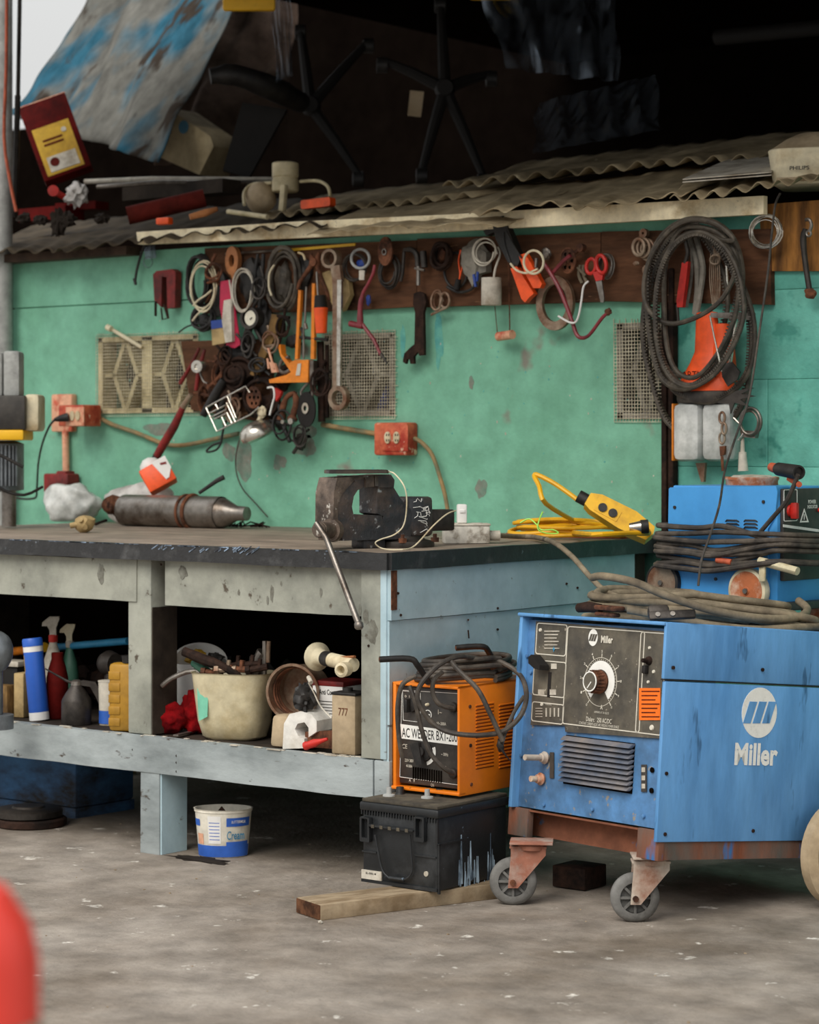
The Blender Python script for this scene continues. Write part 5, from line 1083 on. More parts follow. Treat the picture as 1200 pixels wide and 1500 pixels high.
tool('screwdriver', 'stubby bright orange handle with a grey collar', 'screwdriver', (469, 400), [('handle', 'orange2', [('c', (470, 451), (471, 488), 11, 8.5, .095)]), ('collar', 'grey_plastic', [('c', (469, 433), (470, 451), 8.5, 10.5, .095)]), ('shaft', 'steel', [('l', [(464, 398), (466, 434)], 1.6, .09)])])
tool('clamp_jaw', 'orange painted clamp with a forked jaw and white label', 'clamp', (440, 525), [('body', 'orange_paint', [('p', [(452, 527), (432, 527), (424, 532), (412, 518), (411, 505), (406, 504), (411, 522), (426, 545), (420, 549), (394, 556), (395, 561), (440, 560), (451, 560)], .025, .085)]), ('white_label', 'dirty_white', [('p', [(436, 533), (441, 532), (439, 550), (433, 550)], .002, .088)]), ('steel_jaw', 'steel', [('t', [(424, 523), (414, 528), (409, 540), (416, 546), (425, 542)], 3, .075)]), ('steel_back', 'steel', [('p', [(453, 528), (459, 528), (459, 562), (454, 570)], .02, .08), ('t', [(452, 560), (441, 575), (447, 584), (457, 582), (457, 565)], 2.2, .075)])])
tool('slip_clamp', 'pair of brown plier arms with bright bolts at the bottom of the bunch', 'pliers', (425, 572), [('arms', 'rust', [('t', [(432, 575), (420, 582), (414, 600), (412, 615)], [3, 4, 5, 7], .07), ('t', [(432, 575), (434, 590), (430, 606), (428, 616)], [3, 5, 5, 8], .08)]), ('bolts', 'chrome', [('d', 427, 617, 4.5, .012, .10), ('d', 415, 618, 3, .01, .09)])])
tool('grinding_disc', 'dark grinding disc with a pale centre ring hung low beside the bunch', 'disc', (449, 600), [('disc', 'grey_plastic', [('h', 449, 600, 26, 4, .006, .08, .52)]), ('centre_label', 'dirty_white', [('h', 447, 598, 8, 4, .002, .084, .6)])])
tool('ring_spanner', 'long shiny combination ring spanner reaching down across the mesh', 'spanner', (489, 366), [('shank', 'chrome', [('p', [(494, 410), (500, 410), (498, 570), (493, 570)], .010, .115)]), ('rusted_edge', 'rusty_cup', [('p', [(487, 410), (494, 410), (493, 570), (487, 570)], .014, .108)]), ('ring_end', 'rusty_cup', [('h', 497, 583, 18, 11, .02, .115, .75)]), ('box_end', 'rusty_cup', [('h', 486, 379, 14, 10, .03, .10, .82), ('p', [(484, 390), (497, 388), (500, 412), (487, 414)], .016, .10)])])
tool('leather_pouch', 'pale tan pointed pouch hanging behind the ring spanner', 'pouch', (480, 392), S('tan', ('p', [(472, 400), (482, 396), (510, 410), (513, 432), (502, 455), (492, 458), (478, 428)], .02, .065)))
tool('cable_ring', 'coil of grey cable with a blue piece hanging right of the ring spanner', 'cable', (527, 364), [('outer_coil', 'cable', [('k', 520, 392, 17, 20, 3, 1.8, .06, 4, .1)]), ('grey_ring', 'grey_box', [('r', 528, 379, 14, 2.2, .075, .95)]), ('blue_piece', 'navy', [('b', 529, 386, 8, 6, .06, 3), ('b', 540, 440, 4, 8, .05, 5)]), ('white_tag', 'dirty_white', [('p', [(526, 396), (534, 396), (533, 410), (526, 410)], .004, .085)])])
tool('brace_handle', 'crimson cranked brace handle with a cross grip ending at the mesh', 'brace', (548, 388), [('crank', 'crimson', [('t', [(549, 388), (547, 400), (540, 415), (532, 430), (528, 450), (528, 478)], [2.2, 2.6, 2.4, 2.8, 4, 5], .10), ('l', [(531, 475), (548, 498), (558, 520)], [3, 3, 2.2], .10)]), ('cross_grip', 'crimson', [('c', (513, 474), (532, 478), 4.5, 4.5, .10)]), ('tip', 'steel_dark', [('c', (558, 518), (567, 532), 2.4, 1.6, .10)])])
tool('grinding_disc', 'brown tilted grinding disc at the top of the board', 'disc', (565, 368), [('disc', 'rust', [('h', 565, 368, 21, 3.5, .008, .075, .5)]), ('centre_ring', 'steel', [('h', 563, 369, 5, 3, .004, .08, .7)])])
tool('spring_loops', 'dark steel loops hanging below the tilted brown disc', 'shackle', (575, 370), S('steel_dark', ('k', 570, 400, 13, 22, 4, 1.8, .05, 6, .25), ('l', [(592, 368), (590, 400), (587, 412)], 2.6, .05)))
tool('ball_hammer', 'small hammer head bracket with a short upright shaft', 'hammer', (612, 368), [('head', 'steel_dark', [('t', [(592, 366), (604, 366), (611, 374), (612, 390)], [3, 4, 4.5, 4], .055), ('c', (620, 368), (622, 392), 5, 5, .055)]), ('shaft', 'steel', [('l', [(613, 390), (613, 418)], 3, .055), ('l', [(608, 393), (622, 396)], 2, .06)])])
tool('open_spanner', 'flat black open ended spanner hanging below the board', 'spanner', (613, 427), S('rust_dark', ('p', [(606, 430), (613, 427), (621, 430), (624, 442), (620, 458), (621, 500), (621, 520), (614, 521), (612, 515), (606, 522), (606, 533), (601, 533), (600, 527), (596, 526), (594, 533), (590, 530), (592, 518), (600, 510), (607, 504), (608, 458), (605, 445)], .012, .05)), base=.03)
tool('gear_belt', 'dark toothed cog ring on the board right of the hammer', 'cog', (648, 352), [('cog_ring', 'rust_dark', [('k', 648, 374, 13, 19, 4, 2.6, .05, 7, .16), ('r', 648, 374, 15, 3, .05, .85)]), ('core', 'rust', [('b', 648, 374, 8, 10, .03, 6)])])
tool('hose_clips', 'pair of small rusty clips hanging under the cog ring', 'clip', (646, 420), S('rusty_cup', ('k', 641, 440, 7, 14, 2, 1.8, .045, 3, .2), ('r', 652, 440, 11, 2, .045, .6), ('l', [(632, 461), (655, 450)], 2, .045)))
tool('wire_plug', 'short orange wire with a grey plug left of the rag bundle', 'plug', (674, 365), [('wire', 'orange2', [('t', [(675, 366), (672, 382), (674, 400), (673, 410)], 1.1, .05), ('t', [(675, 366), (678, 385), (674, 405)], 1.1, .05)]), ('plug', 'grey_plastic', [('c', (672, 409), (669, 424), 4, 5, .05)])])
tool('black_hose_loop', 'black rubber loop behind the rag bundle', 'hose', (690, 380), S('black_rubber', ('r', 668, 396, 26, 2, .035, .65), ('t', [(655, 420), (672, 428), (690, 424), (698, 412)], 2.2, .04)))
tool('wire_bundle', 'grey rag wrapped bundle of wires with blue ends', 'bundle', (697, 350), [('rag', 'rag', [('b', 694, 378, 20, 26, .055, 9), ('p', [(676, 372), (690, 356), (712, 370), (712, 398), (698, 402), (692, 420), (686, 408)], .03, .065)]), ('wires', 'dirty_white', [('k', 710, 370, 14, 16, 3, 1.2, .085, 5, .25)]), ('blue_ends', 'navy', [('l', [(694, 402), (697, 420)], 2.2, .085), ('l', [(700, 398), (699, 412)], 2, .085)])])
tool('plastic_cup', 'white plastic pipe cup hung by a wire under the rag bundle', 'cup', (722, 405), [('cup', 'dirty_white', [])], base=.05)
q = MB(); c = wp(720, 447, .085); q.lathe([(.030, 0), (.031, .002), (.031, .084), (.0, .086)], Tr(c.x, c.y, c.z), 28, cap=False); q.lathe([(.026, .004), (.030, .0)], Tr(c.x, c.y, c.z), 28, cap=False); q.lathe([(.026, .004), (.025, .07), (0, .072)], Tr(c.x, c.y, c.z), 28, cap=False)
r_ = [o for o in bpy.data.objects if o.name.startswith('plastic_cup')][-1]; nm_lab = (r_['label'], r_['category']); bpy.data.objects.remove(r_); t = thing('plastic_cup', nm_lab[0], nm_lab[1], (c.x, c.y, c.z)); q.build('cup', 'dirty_white', t)
q = MB(); q.tube([wp(723, 410, .085), wp(726, 392, .08), wp(733, 372, .06), wp(730, 362, .04)], .0035, 7, sm=3); q.build('hook', 'dirty_white', t)
tool('tape_roll', 'small roll hanging on two thin wires below the board', 'roll', (740, 485), [('wires', 'rust', [('l', [(725, 448), (729, 490)], .6, .04), ('l', [(745, 372), (747, 486)], .9, .04)]), ('roll', 'salmon', [('c', (730, 493), (751, 490), 6.5, 6.5, .045, .06)])], base=.03)
tool('bolt_cutter', 'black cutters with two bright orange grips slanting across the board', 'cutter', (735, 320), [('blades', 'black_rubber', [('p', [(720, 322), (736, 316), (748, 345), (762, 380), (758, 390), (744, 384), (726, 350)], .03, .10), ('p', [(708, 338), (722, 330), (724, 340), (712, 345)], .03, .09), ('t', [(738, 340), (740, 360), (750, 390)], 2, .10), ('t', [(742, 338), (752, 358), (764, 378)], 1.4, .11)]), ('left_grip', 'orange2', [('p', [(748, 393), (757, 390), (782, 430), (775, 436), (769, 443), (764, 438)], .022, .095)]), ('right_grip', 'orange2', [('p', [(760, 374), (769, 371), (777, 384), (794, 416), (791, 422), (781, 422), (768, 398)], .022, .105)])])
tool('tubing_ring', 'ring of clear tubing over the right orange grip', 'tubing', (780, 366), S('cream', ('r', 782, 384, 17, 1.8, .125, .85), ('t', [(748, 386), (757, 396), (772, 400), (788, 394)], 1.6, .12)))
tool('small_clip', 'small steel clip on the board above the big brown ring', 'clip', (797, 366), S('steel', ('b', 800, 372, 7, 9, .05, 4), ('l', [(786, 378), (785, 392)], 2.6, .09)))
tool('perforated_disc', 'rusty perforated round disc standing out from the board', 'disc', (832, 382), [('disc', 'rust', [('h', 832, 382, 18, 4, .006, .07, .6)]), ('rim', 'rust', [('r', 832, 382, 18, 1.6, .07, .6)])])
q = MB()
for i in range(6):
    a = i*PI/3; q.cyl(wp(832+6.5*math.cos(a), 382+11*math.sin(a), .0702), wp(832+6.5*math.cos(a), 382+11*math.sin(a), .0712), .0055, 10)
q.build('perforations', 'void', [o for o in bpy.data.objects if o.name.startswith('perforated_disc')][0])
tool('carriage_bolt', 'large bolt sticking out of the board right of the perforated disc', 'bolt', (846, 366), S('rust', ('l', [(838, 374), (848, 366)], 3, .06), ('d', 852, 363, 6, .02, .07)))
tool('brown_ring', 'big brown fibre ring hanging over the lower edge of the board', 'ring', (813, 446), S('rusty_cup', ('h', 814, 444, 40, 27, .014, .06, .68)))
tool('crank_lever', 'reddish brown bent lever with a ball end below the scissors', 'lever', (798, 392), [('arm', 'crimson', [('t', [(796, 384), (808, 402), (822, 428), (838, 470), (845, 490), (853, 495), (864, 490), (882, 466), (891, 458)], [2.8, 3, 3, 3, 3, 2.8, 2.6, 2.6, 2.4], .10), ('l', [(808, 402), (826, 382), (836, 374)], 3, .09)]), ('ball_end', 'rust', [('b', 891, 457, 5.5, 5, .10, 3)])])
tool('white_hook', 'thin white bent wire hook crossing the brown ring', 'hook', (860, 412), S('white', ('t', [(862, 412), (855, 420), (852, 440), (848, 462), (843, 472), (834, 472), (818, 463)], 1.5, .115)))
tool('scissors', 'red handled scissors hanging open side down on the board', 'scissors', (875, 375), [('handles', 'red', [('r', 866, 390, 11, 2.6, .07, .62, .15), ('r', 881, 387, 13, 2.8, .075, .55, -.15), ('p', [(868, 399), (876, 397), (884, 398), (882, 410), (873, 412)], .012, .075)]), ('blades', 'steel', [('p', [(872, 409), (881, 408), (885, 436), (884, 443), (880, 443)], .006, .072)])])
tool('wire_ring', 'ring of grey wire behind the red scissors', 'wire', (888, 374), S('steel', ('k', 888, 390, 10, 17, 4, 1.2, .05, 8, .12)))
tool('hose_offcut', 'short bundle of grey hose left of the scissors', 'hose', (855, 385), S('cable_dusty', ('t', [(850, 388), (848, 402), (853, 415)], 2.4, .05), ('t', [(855, 388), (855, 402), (860, 414)], 2.4, .05), ('t', [(846, 392), (858, 404)], 2.2, .055)))
tool('pipe_clamps', 'stack of rusty round pipe clamps left of the drive belts', 'clamp', (945, 340), S('rusty_cup', ('r', 936, 362, 12, 2.6, .075, .7), ('r', 943, 363, 13, 2.6, .065, .7), ('r', 949, 366, 14, 2.6, .055, .7), ('r', 954, 370, 14, 2.6, .045, .7), ('h', 944, 342, 7, 2, .016, .06), ('h', 949, 396, 8, 3, .014, .05), ('b', 932, 386, 5, 3, .06, 2)))
tool('oil_rag_clump', 'dark clump of rusty parts hung among the tools left of the orange clamp', 'bundle', (352, 565), S('rust_dark', ('b', 352, 545, 26, 24, .045, 21), ('b', 335, 580, 22, 26, .05, 22), ('b', 372, 590, 20, 22, .045, 23), ('b', 395, 595, 20, 18, .04, 24), ('k', 350, 550, 20, 22, 4, 2.5, .07, 12, .4), ('k', 385, 578, 22, 24, 4, 2.2, .07, 19, .4), ('b', 415, 555, 14, 20, .04, 25)))
rt = random.Random(77)
spots = [(312, 398, 'left of the wooden toggle'), (330, 520, 'under the pink packet'), (362, 505, 'below the pressure gauge'), (380, 535, 'right of the small plywood panel'), (340, 600, 'behind the wire rack'), (300, 585, 'left of the wire rack'), (415, 480, 'below the coil of dark belts'), (382, 420, 'left of the coil of dark belts'), (410, 620, 'above the silver reflector'), (395, 500, 'beside the long dirty slat'), (318, 545, 'right of the round silver socket'), (470, 560, 'beside the low grinding disc'), (440, 640, 'under the brown plier arms')]
for i, (px, py, wh) in enumerate(spots):
    L_ = [('t', [(px+rt.uniform(-6, 6), py-rt.uniform(22, 34)), (px+rt.uniform(-8, 8), py), (px+rt.uniform(-16, 16), py+rt.uniform(18, 30))], rt.uniform(2, 3.6), rt.uniform(.05, .08)), ('k', px, py, rt.uniform(6, 12), rt.uniform(9, 20), 2, rt.uniform(1.2, 2.2), .085, i, .35), ('b', px+rt.uniform(-5, 5), py+rt.uniform(-8, 8), 9, 13, .04, 60+i), ('l', [(px-rt.uniform(8, 16), py+rt.uniform(-18, 18)), (px+rt.uniform(8, 16), py+rt.uniform(-18, 18))], rt.uniform(1.5, 2.6), .075)]
    tool('rusty_tool', 'greasy dark tool tangled in the hanging bunch '+wh, 'tool', (px, py), S(['rust', 'rust_dark', 'steel_dark', 'black_rubber', 'rusty_cup'][i % 5], *L_), 'greasy tools in the hanging bunch')
tool('dark_chain', 'dark tangle of straps behind the gauge and the packet', 'strap', (340, 440), S('black_rubber', ('b', 325, 430, 20, 34, .035, 31), ('b', 370, 410, 24, 36, .033, 32), ('b', 350, 520, 30, 14, .035, 33), ('b', 385, 470, 16, 30, .035, 34), ('t', [(386, 372), (384, 410), (380, 450)], 3, .06), ('t', [(378, 372), (374, 400), (372, 440)], 2.5, .06), ('b', 445, 400, 14, 26, .035, 35), ('b', 430, 500, 16, 10, .04, 36)))
tool('red_shears', 'rusty red handled shears with a round silver socket over the left vent', 'shears', (290, 520), [('blades', 'red_dark', [('l', [(292, 510), (280, 535), (264, 562)], [2.5, 3, 3.5], .07), ('l', [(300, 512), (292, 540), (287, 572)], [2.5, 4, 3], .07)]), ('socket', 'chrome', [('h', 291, 537, 9, 4, .02, .11, .9), ('c', (291, 537), (300, 538), 7, 8, .10, .05)]), ('hook', 'steel', [('t', [(293, 545), (298, 558), (304, 562)], 1.8, .08)])])
tool('lever_handle', 'long red handled lever leaning down to the bench', 'lever', (285, 570), [('shaft', 'rusty_cup', [('l', [(280, 578), (268, 597)], [4, 5], .09)]), ('red_grip', 'red_dark', [('l', [(268, 597), (255, 625), (240, 650), (230, 668)], [5, 7, 7, 6.5], .09)]), ('black_tip', 'black_rubber', [('c', (230, 667), (226, 678), 6.5, 7, .09)])])
tool('rubber_grip', 'smooth black handle slanting left of the wire rack', 'handle', (325, 550), S('black_rubber', ('l', [(328, 556), (315, 580), (298, 608)], [6, 8, 6], .085), ('l', [(330, 580), (318, 612)], [5, 5], .07)))
q = MB(); R_ = lambda *pts: q.tube([wp(x, y, .115) for x, y in pts], .0026, 6)
t = thing('wire_rack', 'small tilted chrome wire rack hanging below the tangle', 'rack', wp(305, 600, .115))
for pts in (((302, 597), (360, 566), (366, 575)), ((302, 597), (318, 632), (368, 607), (380, 596)), ((306, 606), (338, 590), (337, 578)), ((316, 592), (320, 600)), ((308, 612), (332, 600)), ((325, 611), (331, 624)), ((332, 590), (345, 618)), ((314, 614), (333, 605), (340, 620)), ((333, 580), (346, 612))): R_(*pts)
q.build('rack_wires', 'chrome', t)
tool('drilled_plate', 'round brown plate with drilled holes beside the wire rack', 'disc', (372, 582), [('plate', 'rust', [('d', 372, 582, 16, .006, .10, .65)]), ('drilled_holes', 'void', [('d', 372+6*math.cos(i*PI/3), 582+10*math.sin(i*PI/3), 2.2, .001, .101, .7) for i in range(6)]+[('d', 372, 582, 2.6, .001, .101, .7)])])
tool('light_bulb', 'small cream bulb above the silver reflector', 'bulb', (384, 602), S('cream', ('b', 384, 604, 8, 9, .10, 2), ('c', (382, 610), (377, 620), 3.5, 3, .10)))
q = MB(); c = wp(374, 630, .11); T_ = Tr(c) @ align((-.25, -.35, .9)); q.lathe([(0, .030), (.03, .026), (.052, .012), (.062, -.01), (.060, -.022), (.045, -.03), (0, -.032)], T_, 28, cap=False); t = thing('lamp_reflector', 'dull silver lamp reflector at the bottom of the tool bunch', 'lamp', c); q.build('reflector', 'chrome', t)
q = MB(); q.tube([wp(385, 618, .1), wp(375, 600, .07), wp(380, 585, .05)], .004, 6, sm=3); q.build('lamp_wire', 'black_rubber', t)
tool('strap_loop', 'thin black strap ending in a loop under the wire rack', 'strap', (329, 620), S('black_rubber', ('t', [(332, 615), (327, 630), (324, 648)], 1.8, .09), ('t', [(324, 648), (312, 652), (303, 660), (306, 662), (318, 658), (325, 646)], 1.8, .09)))
tool('screw_hook', 'thin white rod hook beside the drilled plate', 'hook', (397, 565), S('white', ('t', [(392, 568), (400, 568), (402, 580), (399, 592), (395, 608)], 1.5, .12)))
tool('red_trigger', 'small red plastic trigger behind the thin white hook', 'trigger', (408, 575), S('red', ('p', [(402, 568), (412, 574), (410, 580), (404, 588)], .012, .09)))
tool('pliers', 'small pink handled pliers left of the orange clamp', 'pliers', (397, 520), S('salmon', ('l', [(393, 510), (398, 528), (402, 540)], 1.8, .10), ('p', [(394, 530), (402, 532), (406, 545), (398, 546)], .010, .10), ('l', [(392, 525), (394, 540)], 1.8, .09)))
tool('flat_bar', 'dark flat steel bar hanging beside the grinding disc', 'bar', (470, 500), S('rust_dark', ('p', [(464, 500), (472, 500), (474, 618), (466, 618)], .010, .05), ('p', [(476, 505), (480, 505), (480, 612), (476, 612)], .008, .04)))

# belts on the right (several long loops), each its own
def belt(lbl, pts, r, off, mt='belt', ribs=False, flat=2.2):
    P = smooth([wp(x, y, off+(z if False else 0)) for x, y in pts], True, 6); t = thing('drive_belt', lbl, 'belt', P[0], 'drive belts hanging from the board')
    q = MB(); q.tube(P, r, 8, closed=True, flat=1.0); q.build('belt_band', mt, t)
    if ribs:
        q = MB(); n = len(P); acc = 0; c = sum(P, V())/n
        for i in range(n):
            a, b = P[i], P[(i+1) % n]; d = (b-a); ln = d.length; k = int(ln/.0115)+1; inw = (c-a); inw -= d.normalized()*inw.dot(d.normalized()); inw.normalize()
            for j in range(k):
                p = a+d*(j/k); q.box((0, 0, 0), (.0055, r*2.1, r*1.0), frame(p+inw*r*1.05, d, inw))
        q.build('belt_teeth', mt, t, kind='stuff')
belt('longest drive belt reaching lowest toward the sky blue welder', [(1000, 330), (1035, 340), (1078, 400), (1100, 470), (1098, 545), (1085, 600), (1050, 634), (1010, 640), (975, 615), (955, 560), (942, 500), (945, 440), (960, 380)], .0076, .075, ribs=True)
belt('drive belt crossing diagonally behind the others on the left', [(990, 335), (1030, 345), (1060, 400), (1065, 460), (1040, 520), (1010, 550), (975, 540), (955, 490), (946, 430), (955, 370)], .0072, .06, ribs=True)
belt('thin drive belt curled low around the orange sleeve', [(1040, 345), (1075, 390), (1103, 460), (1104, 520), (1088, 560), (1055, 585), (1020, 588), (985, 570), (962, 520), (950, 450), (965, 385), (1000, 345)], .0070, .10, ribs=True)
belt('outer toothed drive belt with the widest left curve', [(1005, 322), (1045, 325), (1075, 350), (1088, 400), (1080, 450), (1062, 510), (1035, 555), (1000, 570), (970, 555), (955, 510), (948, 450), (950, 390), (970, 345)], .0080, .125, ribs=True)
belt('inner drive belt hanging straight beside the red grip', [(1010, 332), (1050, 340), (1078, 372), (1083, 420), (1075, 470), (1050, 520), (1020, 552), (993, 545), (978, 510), (973, 440), (976, 385), (990, 345)], .0072, .15)
belt('drive belt looped high round the board end in front of the others', [(1040, 345), (1068, 365), (1078, 395), (1060, 435), (1030, 460), (990, 474), (962, 466), (945, 440), (946, 400), (960, 365), (985, 335), (1015, 322), (1050, 328), (1075, 350), (1060, 352)], .0072, .17)
belt('short drive belt with its lower end at the middle of the orange sleeve', [(1025, 340), (1060, 360), (1082, 400), (1090, 455), (1078, 500), (1050, 545), (1015, 566), (985, 556), (965, 515), (960, 450), (968, 395), (990, 355)], .0072, .19, ribs=True)
tool('pliers', 'red handled pliers hanging inside the drive belts', 'pliers', (1000, 350), [('red_grip', 'red', [('p', [(999, 385), (1008, 383), (1007, 395), (1000, 450), (992, 450), (991, 440)], .016, .09)]), ('steel_jaw', 'steel_dark', [('l', [(1004, 350), (1008, 370), (1004, 386)], 3, .085)]), ('tip', 'steel_dark', [('l', [(992, 446), (994, 470)], 2, .085)])])
tool('wire_hank', 'bundle of thin rusty wires hanging inside the belts', 'wire', (1045, 352), S('rusty_cup', *[('t', [(1043+i*2, 352), (1041+i*2.5, 380), (1040+i*3, 410), (1044+i*2, 446)], .9, .06+.004*i) for i in range(6)]+[('k', 1049, 380, 7, 7, 2, 1.4, .085, 3)]))
tool('strap_bundle', 'grey brown webbing straps folded behind the wire hank', 'strap', (1025, 350), S('rag', ('t', [(1008, 345), (1020, 380), (1022, 420), (1018, 460)], 4, .05), ('t', [(1020, 348), (1030, 390), (1026, 430), (1020, 462)], 4, .055), ('t', [(1012, 345), (1014, 400), (1006, 450)], 2, .05)))
tool('threaded_rod', 'thin steel rod hanging right of the wire hank', 'rod', (1062, 350), S('chrome', ('l', [(1062, 352), (1065, 400), (1066, 425)], 2, .06)))
# orange and white sleeve
t = thing('plastic_canister', 'orange necked plastic canister with a white translucent body', 'canister', wp(1036, 676, .06))
q = MB(); a = wp(1036, 676, .07); b = wp(1036, 590, .07); T_ = Tr(a); Hh = (b-a).length
q.box((-.052, 0, Hh/2), (.09, .075, Hh), T_, bev=.02); q.box((.045, .005, Hh/2), (.10, .07, Hh*.99), T_, bev=.02); q.build('white_body', 'plastic_clear', t)
q = MB(); q.box((-.097, -.008, Hh/2), (.006, .05, Hh*.98), T_, bev=.003); q.build('orange_edge', 'orange_paint', t)
q = MB(); q.lathe([(.095, Hh-.0), (.099, Hh+.01), (.099, Hh+.03), (.092, Hh+.034)], T_, 28, sy=.42); q.build('dark_band', 'cable', t)
zy = lambda py: Hh+(wp(1036, py, .07)-b).z
z2 = Hh+(wp(1036, 505, .07)-wp(1036, 575, .07)).z; z3 = Hh+(wp(1036, 470, .07)-wp(1036, 588, .07)).z
q = MB(); q.lathe([(.092, Hh+.034), (.086, zy(556)), (.056, zy(532)), (.040, zy(515)), (.036, zy(470)), (.034, zy(458)), (.012, zy(456))], T_, 28, sy=.45); q.build('orange_neck', 'orange2', t)
q = MB(); q.text('ARTMENT', .12, .02, FRONT(a+V((0, -.0405, zy(549)))), 0, .01); q.build('lettering', 'dull_red', t)
q = MB(T_); q.lathe([(.040, zy(560)), (.026, zy(475))], Tr(.05, .01, 0), 18); q.build('second_neck', 'orange2', t)
q = MB(); q.poly([wp(1041, 458, .10), wp(1102, 458, .10), wp(1102, 469, .10), wp(1041, 465, .10)], .02); q.one('aluminium_bracket', 'steel', 'short aluminium channel across the neck of the orange canister', 'bracket', wp(1070, 460, .1))
tool('trowel', 'pointed grey trowel blade hanging over the orange canister', 'trowel', (1068, 500), [('blade', 'steel_dark', [('p', [(1056, 533), (1072, 530), (1084, 545), (1080, 556), (1066, 566), (1058, 552)], .006, .155)]), ('shaft', 'chrome', [('l', [(1078, 470), (1074, 500), (1070, 532)], 2.6, .14), ('l', [(1040, 462), (1048, 500), (1058, 545)], 1.2, .155)])])
tool('star_blades', 'dark pronged spinner blades below the trowel', 'blade', (1075, 570), S('steel_dark', ('p', [(1050, 590), (1080, 572), (1104, 568), (1086, 577), (1107, 580), (1084, 585), (1098, 596), (1076, 590), (1070, 606), (1068, 592)], .006, .15)))
tool('brush_tool', 'white shafted tool with a round clamp ring at its top', 'tool', (1092, 640), [('clamp_ring', 'steel', [('r', 1100, 618, 20, 2.4, .09, .75), ('r', 1098, 619, 17, 1.6, .10, .75), ('p', [(1084, 630), (1108, 632), (1106, 642), (1086, 640)], .02, .09)]), ('shaft', 'dirty_white', [('l', [(1088, 640), (1088, 662)], [2.4, 3], .08), ('l', [(1088, 662), (1089, 690)], [5, 7], .08)]), ('wire_wrap', 'chrome', [('t', [(1075, 612), (1090, 630), (1082, 645)], 1.4, .09)])])
tool('hanging_chain', 'rusty hook chain hanging in front of the white canister body', 'chain', (1058, 620), [('chain_link', 'rusty_cup', [('r', 1058, 612, 8, 1.8, .12, .5), ('r', 1061, 628, 8, 1.8, .125, .4), ('r', 1058, 642, 8, 1.6, .12, .5)]), ('hook_plate', 'rust', [('p', [(1054, 654), (1062, 653), (1061, 666), (1055, 668)], .01, .12), ('l', [(1058, 668), (1059, 690)], 2, .12)])])
tool('canister_stem', 'short rusty stem sticking down below the white canister body', 'stem', (1027, 690), S('rusty_cup', ('p', [(1019, 678), (1033, 678), (1031, 706), (1027, 706)], .012, .05)), base=.04)
tool('wire_coil', 'coil of bright grey wire hung on the plywood board edge', 'wire', (1120, 318), S('chrome', ('k', 1122, 340, 21, 22, 9, .9, .06, 15, .16)))
# long dark wire from the roof edge down to the sky blue welder
P = [dep(1143, 284, 6.55), dep(1136, 300, 6.5), dep(1131, 340, 6.45), dep(1125, 400, 6.42), dep(1112, 490, 6.38), dep(1098, 580, 6.34), dep(1078, 640, 6.3), dep(1062, 690, 6.2), dep(1054, 740, 5.98), dep(1040, 785, 5.90), dep(1028, 820, 5.88), dep(1023, 858, 5.86)]
q = MB(); q.tube(P, .0032, 7, sm=4); q.one('hanging_wire', 'cable', 'long thin dark wire dropping from the roof edge past the sky blue welder', 'wire', P[-1])
tool('bent_spanner', 'long rusted spanner hanging on the orange brown plywood board', 'spanner', (1180, 332), [('shaft', 'steel_dark', [('t', [(1180, 335), (1177, 352), (1180, 385), (1186, 425)], [3.5, 4.5, 4, 4], .05)]), ('jaw', 'rust', [('b', 1187, 430, 8, 7, .055, 4)])])
tool('shackle', 'small pale hook shackle hung beside the rusted spanner', 'shackle', (1185, 322), S('steel', ('t', [(1180, 322), (1186, 322), (1189, 330), (1186, 340)], 2.4, .075), ('r', 1185, 342, 4, 1.6, .075)))
for px, py in ((617, 352), (653, 426), (603, 426), (633, 427), (866, 344), (1040, 300), (1189, 300), (1160, 365)): pass

# ---------------- conduits and outlets on the wall ----------------
def pipe(nm, mt, lb, pts, rpx, off=.02, cat='conduit'): q = MB(); q.tube([wp(x, y, off) for x, y in pts], rpx*PXM, 10, sm=4); return q.one(nm, mt, lb, cat, wp(*pts[0], off))
pipe('conduit', 'conduit', 'old tan conduit running from the left outlet under the left vent', [(142, 610), (165, 622), (200, 634), (240, 650), (270, 652), (310, 644), (350, 635)], 3.6)
pipe('conduit', 'conduit', 'short tan conduit entering the middle outlet from the left', [(472, 622), (500, 627), (530, 632), (556, 636)], 4)
t = thing('wall_outlet', 'orange red double outlet box in the middle of the green wall', 'outlet', wp(582, 668, 0))
q = MB(); q.box((0, 0, 0), (.135, .06, .105), Tr(wp(580, 643, .03)), bev=.008); q.build('outlet_box', 'outlet_red', t)
q = MB(); q.box((0, 0, 0), (.105, .004, .082), Tr(wp(579, 642, .062)), bev=.0015); q.build('cover_plate', 'outlet_red', t)
for px in (568, 581): q = MB(); c = wp(px, 641, .066); q.pris([circ(.012, 18, ry=.019)], .006, FRONT(c)); o = q.build('socket_face', 'cream', t)
q = MB(); [q.box((0, 0, 0), (.003, .002, .007), Tr(wp(px+dx, 641+dy, .0695))) for px in (568, 581) for dx in (-1.6, 1.6) for dy in (-4, 4)]; q.build('socket_slots', 'black_print', t, kind='stuff')
pipe('cable', 'conduit', 'thick tan cable curving down from the middle outlet to the bench', [(607, 642), (620, 650), (634, 668), (645, 700), (652, 725), (656, 748)], 3.2, .03, 'cable')
t = thing('wall_outlet', 'salmon outlet box with a black plug at the left end of the wall', 'outlet', wp(110, 630, 0))
q = MB(); q.box((0, 0, 0), (.105, .03, .135), Tr(wp(94, 605, .015)), bev=.006); q.build('back_plate', 'salmon', t)
q = MB(); q.box((0, 0, 0), (.125, .09, .075), Tr(wp(117, 609, .075)), bev=.005); q.build('outlet_box', 'outlet_red', t)
q = MB(); q.box((0, 0, 0), (.09, .004, .066), Tr(wp(110, 610, .122)), bev=.001); q.build('cover_plate', 'salmon', t)
